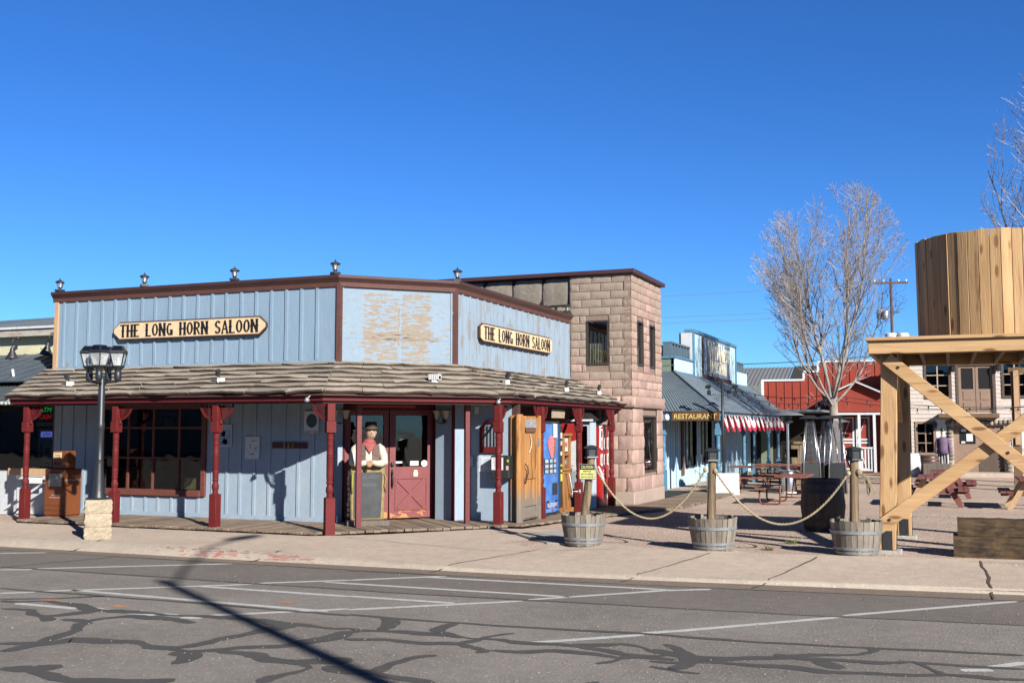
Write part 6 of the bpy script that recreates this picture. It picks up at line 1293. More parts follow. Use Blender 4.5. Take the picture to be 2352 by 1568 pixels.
mb = MB(); mb.box(-1.02, 2.48, 19.7, 19.79, 2.86, 3.05); mb.build('rear_beam', m_beam, wt, bevel=.006)
mb = MB(); mb.box(-1.04, -.98, 16.42, 19.7, 2.86, 3.05); mb.box(2.44, 2.5, 16.42, 19.7, 2.86, 3.05); mb.build('side_beam', m_beam, wt)
for i in range(9): x = -.7 + i * .37; mb = MB(); mb.box(x - .025, x + .025, 16.42, 19.7, 2.87, 3.045); mb.build('joist', m_joist, wt)
mb = MB(); r = random.Random(6)
for i in range(18): y = 16.28 + i * .196; mb.box(-1.06 - r.uniform(0, .015), 2.52, y, y + .188, 3.05, 3.095 + r.uniform(0, .004))
mb.build('deck', m_beam, wt, bevel=.004)
m_sleeper = wood_mat('dark railway sleeper', (.115, .068, .026), (.018, .011, .006), 8, (.6, 2.5, 2.5), island=.1)
for (x0, y0, y1, z0, z1, lab) in ((.03, 16.5, 16.95, -.04, .258, 'dark railway sleeper lying on the ground by the pavement, lower of two'), (.09, 16.58, 17.0, .262, .49, 'dark railway sleeper stacked on top of the other')):
    mb = MB(); n = 16; r = random.Random(3)
    for i in range(n): a, b = x0 + i * 2.6 / n, x0 + (i + 1) * 2.6 / n
    K = 24; vs = []
    for i in range(K + 1):
        x = x0 + 2.6 * i / K; j = lambda: r.uniform(-.008, .008); vs += [(x, y0 + j(), z0), (x, y0 + j(), (z0 + z1) / 2), (x, y0 + .01 + j(), z1 + j()), (x, y1, z1 + j()), (x, y1, z0)]
    mb.add(vs, [(5 * i + k, 5 * i + (k + 1) % 5, 5 * i + 5 + (k + 1) % 5, 5 * i + 5 + k) for i in range(K) for k in range(5)] + [(4, 3, 2, 1, 0), tuple(5 * K + k for k in range(5))]); tag(mb.build('railway_sleeper', m_sleeper), lab, 'timber', 'stacked railway sleepers')
# dark wine barrel behind the last planter
def barrel(name, loc, h, r_, m, mh, label, cat='barrel', lid=True):
    o = thing(name, loc, label, cat); mb = MB(); n = 28; rr = random.Random(int(h * 100)); x, y, z = loc
    pr = [(r_ * .80, 0), (r_ * .92, h * .2), (r_, h * .5), (r_ * .92, h * .8), (r_ * .80, h)]
    for i in range(n):
        a0, a1 = 2 * pi * (i + .02) / n, 2 * pi * (i + .98) / n; vs = []; e = rr.uniform(-.003, .003)
        for (q, zz) in pr: vs += [(x + (q + e) * cos(a0), y + (q + e) * sin(a0), z + zz), (x + (q + e) * cos(a1), y + (q + e) * sin(a1), z + zz), (x + (q - .03) * cos(a1), y + (q - .03) * sin(a1), z + zz), (x + (q - .03) * cos(a0), y + (q - .03) * sin(a0), z + zz)]
        mb.add(vs, [(4 * j + k, 4 * j + (k + 1) % 4, 4 * j + 4 + (k + 1) % 4, 4 * j + 4 + k) for j in range(4) for k in range(4)] + [(16, 17, 18, 19)])
    mb.build('staves', m, o)
    for s in (.04, .2, .74, .9):
        q = lambda t: r_ * (1 - .2 * abs(2 * t - 1) ** 1.9) + .006; mb = MB(); mb.lathe([(q(s), h * s), (q(s + .06), h * (s + .06))], loc, 30, cap=False); mb.build('hoop', mh, o, smooth=True)
    if lid: mb = MB(); mb.lathe([(r_ * .78, h - .03), (.01, h - .025)], loc, 24, cap=False); mb.build('lid', m, o)
    return o
m_dkst = wood_mat('dark barrel staves', (.13, .095, .065), (.08, .058, .04), 3, (3, 3, .4), island=.15)
barrel('wine_barrel', (-2.15, 20.3, ground(20.3)), .95, .40, m_dkst, mat('dark hoop', (.06, .06, .065), rough=.5, metal=.4), 'dark upright wine barrel standing on the gravel behind the rope')
m_weed = mat('weed green', (.10, .15, .03), (.20, .20, .06), sc=8, bump=0)
for k, (x, y, lab) in enumerate(((-2.35, 17.5, 'small green weed tuft in the gravel nearer the wine barrel'), (-2.55, 16.35, 'small green weed tuft at the edge of the pavement by the last planter'), (-13.7, 15.45, 'tiny weed growing against the boardwalk edge'))):
    mb = MB(); r = random.Random(k)
    for i in range(46 if k < 2 else 16):
        a, l = r.uniform(0, 6.3), r.uniform(.05, .13) * (1 if k < 2 else .6); b = V3((x + r.uniform(-.07, .07), y + r.uniform(-.07, .07), ground(y) - .005)); t = b + V3((l * cos(a), l * sin(a), l * r.uniform(.4, 1.1))); s = V3((-sin(a), cos(a), 0)) * .008
        mb.add([b - s, b + s, t], [(0, 1, 2)])
    tag(mb.build('weed', m_weed), lab, 'weed')

# street light behind the camera, known from its long shadow
sp = thing('street_light', (5.55, .6, -.17), 'tall street light standing behind the viewpoint across the road', 'street light')
mb = MB(); mb.tube([(5.55, .6, -.17), (5.6, -.3, 9.05)], [.11, .085], 12); mb.build('pole', m_metal, sp, smooth=True)
mb = MB(); mb.tube([(5.6, -.28, 8.75), (5.55, .4, 9.3), (5.4, 1.4, 9.75), (5.3, 2.2, 9.85)], .035, 8); mb.build('arm', m_metal, sp, smooth=True); mb = MB(); mb.ell((5.22, 2.6, 9.85), .16, .5, .09, 12, 8); mb.build('lamp_head', m_metal, sp, smooth=True)

# ================================================================== restaurant beyond the tower
GB = -.21
WX, EX, EZ, RZ = -8.45, -6.4, 2.29, 3.66
m_rblue = mat('pale restaurant boards', (.50, .70, .80), (.46, .66, .76), sc=1.5, st=(3, 3, .4), rough=.8); m_rtrim = mat('mid blue trim', (.10, .24, .36), (.08, .20, .31), sc=3, rough=.6); m_green = mat('sage siding', (.19, .24, .18), (.16, .20, .155), sc=2)
m_roofm = mat('worn grey roof metal', (.19, .245, .285), (.245, .295, .33), sc=1.2, st=(1, .5, 3), rough=.55, metal=.25, bump=.05, grime=((.13, .14, .145), 1.6, .6))
re_ = thing('restaurant', (-8.5, 40, GB), 'blue restaurant with grey metal hip roof over a wraparound porch', 'building')
RW, RFt, RE = Fr(WX, 0, 0, 1), Fr(0, 35.2, 1, 0), Fr(EX, 0, 0, 1)
mb = MB(); mb.holed(RW, 30, 50, GB, 2.5, [(36.7, 38.3, .45, 2.0), (39.3, 41.0, .5, 2.0), (41.6, 42.7, -.12, 2.0)], -.12, 0)
for i in range(56): u = 30.2 + i * .33; hit = any(a - .1 < u < b + .1 for a, b in ((36.7, 38.3), (39.3, 41), (41.6, 42.7))); mb.fbox(RW, u - .02, u + .02, GB, .40 if hit else 2.4, 0, .018)
mb.build('porch_wall', m_rblue, re_)
mb = MB(); mb.fbox(RFt, -13, WX, GB, 2.5, -.1, 0); mb.build('front_wall', m_rblue, re_)
for (a, b, c, d) in ((36.7, 38.3, .45, 2.0), (39.3, 41.0, .5, 2.0)):
    mb = MB(); mb.fbox(RW, a - .08, a, c - .08, d + .08, -.1, .03); mb.fbox(RW, b, b + .08, c - .08, d + .08, -.1, .03); mb.fbox(RW, a, b, c - .08, c, -.1, .03); mb.fbox(RW, a, b, d, d + .08, -.1, .03); mb.fbox(RW, (a + b) / 2 - .03, (a + b) / 2 + .03, c, d, -.08, -.02); w_ = mb.build('window', mat('dark blue sash', (.03, .05, .07), rough=.5), re_); mb = MB(); mb.fbox(RW, a, b, c, d, -.07, -.06); mb.build('pane', m_glass, w_)
mb = MB(); mb.fbox(RW, 41.6, 42.7, -.12, 2.0, -.06, -.02); d_ = mb.build('door', m_rtrim, re_); mb = MB(); mb.fbox(RW, 41.8, 42.5, .95, 1.85, -.02, -.01); mb.build('door_pane', m_black, d_); mb = MB(); mb.fbox(RW, 41.75, 42.55, .1, .75, -.02, .0); mb.build('door_panel', m_rtrim, d_); mb = MB(); mb.fbox(RW, 42.52, 42.6, .75, 1.05, -.02, .03); mb.build('handle', m_iron, d_)
mb = MB(); mb.fbox(RW, 35.95, 36.3, .15, 2.0, .0, .05); mb.build('brown_board', mat('brown upright board', (.16, .07, .035)), re_)
mb = MB(); mb.box(-12, WX - .13, 33.2, 33.3, GB, 2.6); mb.box(-11.6, -11.5, 33.3, 50, GB, 2.6); mb.box(-11.5, WX - .13, 33.3, 50, 2.5, 2.6); mb.build('room', m_int, re_)
# roof: front hip and long plaza slope
corr_roof('front_hip', (-10.6, 32.6, EZ), (EX, 32.6, EZ), (WX, 35.2, RZ), (-10.6, 35.2, RZ), m_roofm, re_, .10, .012)
seam_roof('plaza_slope', (EX, 32.6, EZ), (EX, 46.6, EZ), (WX, 50.5, RZ), (WX, 35.2, RZ), m_roofm, re_, 26, .012, .03)
mb = MB(); mb.bar((EX, 32.6, EZ + .02), (WX, 35.2, RZ + .02), .12, .05); mb.build('hip_cap', m_roofm, re_)
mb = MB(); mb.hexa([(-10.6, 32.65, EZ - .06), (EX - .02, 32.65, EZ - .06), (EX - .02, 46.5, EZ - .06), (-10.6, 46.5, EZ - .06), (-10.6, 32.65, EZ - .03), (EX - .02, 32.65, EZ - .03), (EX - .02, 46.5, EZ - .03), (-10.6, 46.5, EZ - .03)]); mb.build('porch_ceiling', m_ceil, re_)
mb = MB(); mb.box(EX - .12, EX - .06, 32.7, 46.5, 2.0, EZ - .065); mb.build('plaza_fascia', m_rtrim, re_); mb = MB(); mb.box(-10.6, EX - .125, 32.7, 32.76, 2.0, EZ - .065); mb.build('front_fascia', m_rtrim, re_)
for (x, y) in ((EX - .18, 33.0), (EX - .18, 37.5), (EX - .18, 39.7), (EX - .18, 43.0), (EX - .18, 45.6), (-8.3, 33.0)):
    o = turned(2.32, .085, .062).build('porch_post', m_rtrim, None, angle=radians(35)); o.parent = re_; o.location = V3((x, y, GB)) - re_.location
# false fronts
mb = MB(); mb.fbox(RW, 35.2, 38.1, RZ - .02, 4.13, -.12, 0); mb.fbox(RW, 46.4, 49.2, RZ - .02, 4.2, -.12, 0); mb.fbox(RW, 38.1, 46.4, RZ - .02, 5.22, -.5, 0)
for i in range(16): u = 38.25 + i * .54; mb.fbox(RW, u - .02, u + .02, RZ, 5.2, 0, .02) if (u < 39.5 or u > 44.9) else None
mb.build('false_front', m_rblue, re_)
mb = MB(); mb.fbox(RW, 38.0, 46.5, 5.22, 5.33, -.3, .06); mb.fbox(RW, 38.02, 38.2, RZ, 5.22, -.5, .04); mb.fbox(RW, 46.33, 46.48, RZ, 5.22, -.1, .04); mb.build('false_front_trim', m_rtrim, re_)
mb = MB(); mb.fbox(RW, 37.97, 38.015, 4.15, 5.2, -.42, -.02); mb.build('weathered_return', m_wht, re_)
mb = MB(); mb.fbox(RFt, -13, WX - .02, RZ - .02, 4.11, -.1, 0); mb.fbox(RFt, -13, WX, 3.86, 3.88, 0, .02); mb.build('sage_parapet', m_green, re_)
mb = MB(); mb.fbox(RFt, -13, WX + .04, 4.11, 4.18, -.15, .05); mb.fbox(RW, 35.14, 38.05, 4.135, 4.19, -.15, .05); mb.fbox(RW, 35.1, 38.0, 3.6, 3.68, 0, .05); mb.build('parapet_trim', m_rtrim, re_)
for (y0, y1) in ((35.3, 37.95), (46.6, 48.9)):
    mb = MB()
    for i in range(7): u = y0 + (y1 - y0) * i / 6; mb.fbox(RW, u - .05, u + .05, 4.19, 4.62, -.4, -.1)
    mb.fbox(RW, y0 - .06, y1 + .06, 4.62, 4.68, -.42, -.08); mb.build('roof_screen', mat('grey blue slats', (.10, .16, .20), (.08, .13, .17)), re_)
mb = MB(); mb.box(-10.2, -9.6, 36.2, 37.0, 4.2, 4.62); tag(mb.build('roof_unit', m_white, bevel=.04), 'white rooftop unit seen between tower and restaurant parapet', 'roof unit')
mb = MB(); mb.lathe([(.35, 4.2), (.35, 4.75), (.3, 4.8)], (-9.6, 38.6, 0), 16); tag(mb.build('roof_fan', m_iron, angle=radians(40)), 'dark round roof fan behind the restaurant sign', 'roof fan')
m_sgn = mat('flaking slate blue sign', (.15, .245, .35), (.19, .285, .385), sc=3, rough=.7); m_sgl = mat('faded cream letters', (1.1, .98, .72), (1.0, .86, .6), sc=9, bump=0)
o = thing('junction_sign', RW.p(42.2, 3.72, .05), 'flaking slate blue WILD WEST JUNCTION sign on the false front', 'sign')
mb = MB(); mb.fbox(RW, 39.6, 44.8, 3.74, 5.14, .02, .07); mb.build('panel', m_sgn, o); mb = MB(); mb.fbox(RW, 39.55, 44.85, 3.60, 3.74, .02, .12); mb.fbox(RW, 39.53, 39.6, 3.74, 5.16, .02, .075); mb.build('frame', m_signedge, o)
mb = MB(); western(mb, 'W', RW, 40.95, 4.73, .07, .70, 1.2, fat=1.05); western(mb, 'ILD', RW, 41.92, 4.68, .07, .54, .95, fat=1.05); western(mb, 'W', RW, 42.95, 4.73, .07, .70, 1.2, fat=1.05); western(mb, 'EST', RW, 44.0, 4.68, .07, .54, 1.0, fat=1.05); western(mb, 'J', RW, 40.75, 4.08, .07, .66, .6, fat=1.05); western(mb, 'UNCTION', RW, 42.5, 4.12, .07, .50, 2.9, fat=1.05); mb.build('lettering', m_sgl, o)
mb = MB()
for (u, s) in ((39.85, 1), (44.62, -1)): mb.poly(RW, [(u - .05 * s if s > 0 else u - .05, 3.9), (u + .12, 3.95), (u + .1, 4.3), (u + .06, 4.95), (u - .02, 4.95), (u - .02, 4.3)], .07, .09)
mb.build('rifle_silhouette', m_white, o)
o = thing('restaurant_sign', (-7.3, 32.6, 1.98), 'brown hanging sign reading RESTAURANT in yellow letters', 'sign')
SFt = Fr(0, 32.58, 1, 0); mb = MB(); mb.fbox(SFt, -7.93, -6.45, 1.985, 2.262, -.04, .02); mb.build('panel', mat('brown sign board', (.13, .055, .025), (.11, .045, .02), sc=4), o, bevel=.008); mb = MB(); txt(mb, 'RESTAURANT', SFt, -7.19, 2.124, .02, .155, 1.34, .006, .12, bold=.012); mb.build('lettering', mat('butter yellow letters', (.72, .56, .18), bump=0), o)
# bunting fans: every fan one thing
m_bw = mat('bunting white', (.70, .66, .62), (.6, .56, .53), sc=9, bump=0); m_br = mat('bunting red', (.42, .02, .05), (.34, .015, .04), sc=6, bump=0); m_bb = mat('bunting navy', (.02, .025, .06), bump=0)
NAMES = ['first', 'second', 'third', 'fourth', 'fifth', 'sixth', 'seventh', 'eighth', 'ninth', 'tenth', 'eleventh', 'twelfth', 'thirteenth']
bunt = thing('bunting_fan', (0, 0, 0), '', 'bunting', 'pleated bunting fans along the restaurant eave')
for nm, q0, q1, m_ in (('red_band', .38, .50, m_br), ('white_band', .15, .38, m_bw), ('navy_centre', .0, .15, m_bb)):
    mb = MB(); n = 44; vs = []
    for i in range(n + 1):
        a = pi + pi * i / n; w_ = (.016 if i % 2 else -.016)
        for q in (q0, q1): vs.append((w_ * q / .4 + .10 * sin(pi * i / n) * q / .4, q * cos(a) * .86, q * sin(a) * 1.06))
    mb.add(vs, [(2 * i, 2 * i + 2, 2 * i + 3, 2 * i + 1) for i in range(n)]); b = mb.build(nm, m_); zc = b.location.copy(); b.parent = bunt; b.location = zc
for i in range(13):
    o = bunt if i == 0 else copy_tree(bunt); o.location = (EX - .02, 33.2 + i * 1.0, 2.17); o.rotation_euler = (R.uniform(-.05, .05), 0, R.uniform(-.16, .1)); o['label'] = '%s red, white and navy bunting fan counted from the near porch corner' % NAMES[i]
# lamp standard on a white block
yl = thing('patio_lamp_post', (-6.15, 32.0, GB), 'slim dark post with scroll bracket and two floodlights on a white concrete block', 'lamp post')
mb = MB(); mb.slab([(-6.56, 31.75), (-5.78, 32.07), (-6.05, 32.72), (-6.83, 32.4)], GB - .02, .42); mb.build('concrete_base', m_white, yl, bevel=.02); mb = MB(); mb.tube([(-6.28, 32.25, .42), (-6.28, 32.25, 3.2)], .045, 10); mb.build('pole', m_iron, yl, smooth=True)
mb = MB()
for s in (-1, 1):
    mb.tube([(-6.28, 32.25, 2.72), (-6.28 + s * .18, 32.25 + s * .06, 2.78), (-6.28 + s * .36, 32.25 + s * .12, 2.76)], .012, 6)
    mb.tube([(-6.28 + s * (.05 + .09 * (1 - k / 14) * cos(k * .7) + .1), 32.25 + s * .05, 2.64 + .09 * (1 - k / 14) * sin(k * .7)) for k in range(14)], .008, 5)
mb.build('scroll_bracket', m_iron, yl, smooth=True)
for s in (-1, 1): x, y = -6.28 + s * .38, 32.25 + s * .13; mb = MB(); mb.box(x - .05, x + .05, y - .05, y + .05, 2.76, 2.9); mb.bar((x, y, 2.9), (x + .0, y - .02, 3.0), .03, .03); mb.bar((x - .02, y - .08, 2.98), (x - .02, y + .06, 3.05), .16, .05); mb.build('floodlight', m_iron, yl)

# ================================================================== patio furniture
m_ptop = wood_mat('worn red table boards', (.25, .10, .07), (.17, .065, .045), 3, (.6, 3, 3), chips=((.42, .36, .3), 3, .64, (1, 1, 1))); m_ptube = mat('oxide red tube', (.16, .045, .03), (.12, .035, .025), sc=6, rough=.5)
def tube_table(name, x, y, rot, L_, label, W=.75):         # boards on bent steel tube, benches carried by the frame
    g_ = ground(y); o = thing(name, (x, y, g_), label, 'picnic table'); M = Matrix.Rotation(rot, 3, 'Z')
    T = lambda p: V3((x, y, g_)) + M @ V3(p)
    def boards(nm, y0, y1, z, n):
        mb = MB()
        for i in range(n):
            a, b = y0 + (y1 - y0) * (i + .03) / n, y0 + (y1 - y0) * (i + .97) / n; mb.hexa([T(p) for p in ((-L_ / 2, a, z - .045), (L_ / 2, a, z - .045), (L_ / 2, b, z - .045), (-L_ / 2, b, z - .045), (-L_ / 2, a, z), (L_ / 2, a, z), (L_ / 2, b, z), (-L_ / 2, b, z))])
        mb.build(nm, m_ptop, o, bevel=.005)
    boards('table_top', -W / 2, W / 2, .76, 4); boards('bench', -W / 2 - .5, -W / 2 - .24, .44, 2); boards('bench', W / 2 + .24, W / 2 + .5, .44, 2)
    for e in (-L_ * .36, L_ * .36):
        for s in (-1, 1):
            mb = MB(); a, b = s * (W / 2 - .12), s * (W / 2 + .40); pts = [(e, a, .71), (e, a, .12), (e, a + s * .03, .05), (e, a + s * .1, .025), (e, b - s * .1, .025), (e, b - s * .03, .05), (e, b, .12), (e, b, .39)]; mb.tube([T(p) for p in pts], .024, 8); mb.build('leg_tube', m_ptube, o, smooth=True)
    mb = MB(); mb.tube([T((-L_ * .36, -W / 2 + .12, .22)), T((-L_ * .36, W / 2 - .12, .22))], .018, 6); mb.tube([T((L_ * .36, -W / 2 + .12, .22)), T((L_ * .36, W / 2 - .12, .22))], .018, 6); mb.build('cross_tube', m_ptube, o, smooth=True)
    mb = MB(); mb.tube([T((-L_ * .36, 0, .22)), T((-.05, 0, .69))], .016, 6); mb.tube([T((L_ * .36, 0, .22)), T((.05, 0, .69))], .016, 6); mb.build('strut', m_ptube, o, smooth=True)
tube_table('picnic_table', -3.75, 28.75, pi / 2 + .02, 1.9, 'red board picnic table end on, nearest the rope barrier', .82)
tube_table('picnic_table', -5.35, 34.6, .05, 2.3, 'long red picnic table seen side on behind the white block'); tube_table('picnic_table', -4.9, 36.9, .0, 2.3, 'red picnic table side on, second row behind the white block'); tube_table('picnic_table', -4.6, 39.6, -.03, 2.3, 'red picnic table side on, farthest row before the restaurant door')
m_steel = mat('brushed steel', (.62, .63, .64), (.55, .56, .57), sc=3, st=(1, 1, 8), rough=.28, metal=.95, bump=.02, fine=.04); m_dome = mat('steel dome', (.42, .43, .44), (.36, .37, .38), sc=2, rough=.4, metal=.6, bump=.02)
def mushroom(x, y, h, rad, label):
    z = ground(y); o = thing('patio_heater', (x, y, z), label, 'patio heater'); c = (x, y, z)
    mb = MB(); mb.lathe([(.24, 0), (.24, .04), (.20, .06)], c, 24); mb.build('foot', m_white, o, angle=radians(40)); mb = MB(); mb.lathe([(.20, .06), (.21, .1), (.21, .62), (.19, .66), (.24, .69), (.24, .71), (.04, .73)], c, 24); mb.build('tank_cover', m_steel, o, angle=radians(40))
    mb = MB(); mb.lathe([(.04, .72), (.04, h - .35), (.055, h - .34), (.055, h - .28)], c, 14); mb.build('pole', m_steel, o, angle=radians(40)); mb = MB(); mb.lathe([(.07, h - .30), (.15, h - .28), (.16, h - .22), (.13, h - .2), (.13, h - .06)], c, 20); mb.build('burner', m_iron, o, angle=radians(40))
    mb = MB(); mb.lathe([(rad, h - .06), (rad * .98, h - .045), (rad * .6, h + .025), (rad * .2, h + .055), (.005, h + .06)], c, 36, cap=False); mb.lathe([(rad, h - .06), (rad * .6, h + .01), (.005, h + .045)], c, 36, cap=False); mb.build('reflector', m_dome, o, smooth=True)
mushroom(-4.5, 33.2, 2.42, .50, 'round dome patio heater behind the nearest picnic table'); mushroom(-3.75, 41.5, 2.25, .42, 'round dome patio heater in front of the white stall posts')
def pyramid(x, y, rot, label):
    z = ground(y); o = thing('pyramid_heater', (x, y, z), label, 'patio heater', 'pyramid patio heaters under the tree'); M = Matrix.Rotation(rot, 3, 'Z'); T = lambda p: V3((x, y, z)) + M @ V3(p)
    mb = MB(); a, b = .24, .235; mb.hexa([T(p) for p in ((-a, -a, .03), (a, -a, .03), (a, a, .03), (-a, a, .03), (-b, -b, .92), (b, -b, .92), (b, b, .92), (-b, b, .92))]); mb.build('tank_box', m_iron, o)
    mb = MB()
    for (sx, sy) in ((-1, -1), (1, -1), (1, 1), (-1, 1)): mb.tube([T((sx * .26, sy * .26, .02)), T((sx * .235, sy * .235, .92)), T((sx * .10, sy * .10, 2.26))], .022, 6)
    mb.build('corner_rails', m_steel, o, smooth=True)
    mb = MB(); mb.tube([T((0, 0, .92)), T((0, 0, 2.2))], .05, 12); mb.build('glass_tube', glass('heater tube glass', (.8, .82, .82), .05), o, smooth=True)
    mb = MB(); q = lambda zz: .235 + (.10 - .235) * (zz - .92) / 1.34
    for k in range(34):
        zz = .98 + k * .036; r_ = q(zz)
        for (p, s) in (((-r_, -r_), (r_, -r_)), ((r_, -r_), (r_, r_)), ((r_, r_), (-r_, r_)), ((-r_, r_), (-r_, -r_))): mb.bar(T((*p, zz)), T((*s, zz)), .006, .006)
    mb.build('wire_guard', m_steel, o)
    mb = MB(); mb.hexa([T(p) for p in ((-.3, -.3, 2.26), (.3, -.3, 2.26), (.3, .3, 2.26), (-.3, .3, 2.26), (-.1, -.1, 2.36), (.1, -.1, 2.36), (.1, .1, 2.36), (-.1, .1, 2.36))]); mb.build('roof', m_iron, o)
pyramid(-3.88, 33.55, .25, 'glass pyramid patio heater, left one of the cluster by the tree trunk'); pyramid(-3.42, 34.1, .5, 'glass pyramid patio heater, middle of the cluster by the tree trunk'); pyramid(-3.12, 33.7, .1, 'glass pyramid patio heater, right one of the cluster by the tree trunk')
bn = thing('timber_bin', (-5.2, 39, GB), 'tall rough timber bin with an open slot in front of the sage wall', 'bin'); BNF = Fr(0, 38.9, 1, 0); c0, c1 = at_Y((2900 + 800 / 3.4844) / 1.7415, 1060, 38.9).x, at_Y((2900 + 1080 / 3.4844) / 1.7415, 1060, 38.9).x
mb = MB(); mb.holed(BNF, c0, c1, GB, 1.2, [(c0 + .08, c1 - .16, .72, 1.02)], -.5, 0); mb.fbox(BNF, c0 - .04, c1 + .04, 1.2, 1.28, -.55, .06); mb.fbox(BNF, c0 - .06, c1 + .06, .38, .44, .0, .12); mb.build('case', m_pine if 0 else m_log, bn); mb = MB(); mb.fbox(BNF, c0 + .02, c1 - .02, .6, 1.1, -.48, -.4); mb.build('lining', m_dark, bn)
# A-frame picnic tables by the cream building
m_ared = wood_mat('faded red plank', (.23, .075, .06), (.16, .05, .042), 3, (3, .5, 3), chips=((.45, .36, .3), 4, .66, (1, 1, 1)))
def aframe(x, y, L_, label):
    g_ = ground(y); o = thing('plank_picnic_table', (x, y, g_), label, 'picnic table')
    for nm, x0, x1, z, n in (('table_top', -.4, .4, .76, 4), ('bench', -.82, -.54, .46, 2), ('bench', .54, .82, .46, 2)):
        mb = MB()
        for i in range(n): a, b = x0 + (x1 - x0) * (i + .03) / n, x0 + (x1 - x0) * (i + .97) / n; mb.box(x + a, x + b, y - L_ / 2, y + L_ / 2, g_ + z - .045, g_ + z)
        mb.build(nm, m_ared, o, bevel=.005)
    for e in (-L_ * .33, L_ * .33):
        for s in (-1, 1): mb = MB(); mb.bar((x + s * .22, y + e, g_ + .71), (x + s * .62, y + e, g_), .12, .05, (0, 1, 0)); mb.build('leg', m_ared if s > 0 else m_nat, o)
        mb = MB(); mb.box(x - .8, x + .8, y + e - .03 + .05, y + e + .02 + .05, g_ + .34, g_ + .42); mb.build('crosspiece', m_ared, o)
aframe(-.35, 29.6, 1.9, 'faded red plank picnic table behind the tower post'); aframe(1.95, 29.3, 1.9, 'faded red plank picnic table at the right edge behind the tower braces'); aframe(-.1, 33.2, 1.9, 'faded red plank picnic table farther back before the cream building')

# ================================================================== red barn shop, cream hotel and what stands before them
kb = 50 / 43
bz_ = lambda z: (z - 1.8) * kb + 1.8
m_barn = mat('barn red boards', (.33, .048, .026), (.28, .04, .022), sc=2, st=(2, 2, .5), rough=.8, bump=.2, fine=.1); m_wtrim = mat('white trim boards', (.70, .72, .74), (.62, .64, .66), sc=4)
ba = thing('red_barn_shop', (-4.8, 50, GB), 'red board and batten barn shop with stepped parapet and small gable', 'building'); BFr = Fr(0, 50, 1, 0)
xs = [-6.77 * kb, -5.15 * kb, -4.6 * kb, -1.0 * kb]; hs = [bz_(3.60), bz_(3.92), bz_(4.30)]
mb = MB()
for i in range(3): mb.fbox(BFr, xs[i], xs[i + 1], GB, hs[i], -.3 - i * .001, 0)
u = xs[0] + .3
while u < xs[3]:
    h_ = hs[0] if u < xs[1] else hs[1] if u < xs[2] else hs[2]; mb.fbox(BFr, u - .022, u + .022, 2.4, h_ - .02, 0, .03); u += .36
mb.build('wall', m_barn, ba)
mb = MB()
for i in range(3): mb.fbox(BFr, xs[i] - .05, xs[i + 1] + (.0 if i < 2 else .05), hs[i], hs[i] + .09, -.35, .05)
for i in (1, 2): mb.fbox(BFr, xs[i] - .07, xs[i] + .03, hs[i - 1] + .09, hs[i], -.3, .045)
mb.fbox(BFr, xs[0] - .06, xs[0] + .06, 2.2, hs[0], -.3, .045)
mb.build('parapet_trim', m_wtrim, ba)
ax, az = -3.13 * kb, bz_(3.50); hw = 1.12
mb = MB(); mb.poly(BFr, [(ax - hw, 2.45), (ax + hw, 2.45), (ax + hw, bz_(3.05)), (ax, az - .05), (ax - hw, bz_(3.05))], .02, 1.2); mb.build('gable_wall', m_barn, ba)
mb = MB()
for s in (-1, 1):
    a, b = V3((ax, 0, az + .04)), V3((ax + s * (hw + .1), 0, bz_(3.05))); y0, y1 = 48.6, 50; mb.hexa([(a.x, y0, a.z - .06), (b.x, y0, b.z - .06), (b.x, y1, b.z - .06), (a.x, y1, a.z - .06), (a.x, y0, a.z), (b.x, y0, b.z), (b.x, y1, b.z), (a.x, y1, a.z)])
mb.build('gable_roof', mat('grey shingle', (.16, .16, .16)), ba)
mb = MB()
for s in (-1, 1): mb.bar((ax, 48.57, az - .02), (ax + s * (hw + .1), 48.57, bz_(3.05) - .06), .05, .13, (0, 1, 0))
mb.build('gable_bargeboard', m_wtrim, ba)
mb = MB(); mb.fbox(BFr, -4.0 * kb, -2.2 * kb, bz_(2.25), bz_(2.33), 1.21, 1.3); mb.build('white_beam', m_wtrim, ba)
for x in (-3.87 * kb, -3.06 * kb, -2.52 * kb): mb = MB(); mb.fbox(BFr, x - .055, x + .055, GB, bz_(2.25), 1.2, 1.3); mb.build('white_post', m_wtrim, ba)
mb = MB(); mb.fbox(BFr, -3.05 * kb, -2.55 * kb, .86, .93, 1.19, 1.27); mb.fbox(BFr, -3.0 * kb, -2.55 * kb, -.1, -.04, 1.2, 1.26)
for i in range(4): x = -2.98 * kb + i * .13; mb.fbox(BFr, x - .03, x + .03, -.04, .86, 1.21, 1.25)
mb.build('stall_gate', m_wtrim, ba)
for (a, b) in ((-3.80, -3.32), (-3.26, -2.75)):
    a, b = a * kb, b * kb; mb = MB(); mb.fbox(BFr, a, b, GB + .1, 2.25, .0, .05); d_ = mb.build('stall_door', m_barn, ba); mb = MB(); mb.fbox(BFr, a, a + .08, GB + .1, 2.25, .05, .08); mb.fbox(BFr, b - .08, b, GB + .1, 2.25, .05, .08)
    for z in (GB + .1, 1.06, 1.2, 2.17): mb.fbox(BFr, a + .08, b - .08, z, z + .08, .05, .08)
    mb.bar(BFr.p(a + .08, 1.3, .06), BFr.p((a + b) / 2 + .1, 2.1, .06), .03, .08, (0, 1, 0)); mb.bar(BFr.p(a + .08, 1.05, .06), BFr.p((a + b) / 2 + .1, .0, .06), .03, .08, (0, 1, 0)); mb.build('door_braces', m_wtrim, d_)
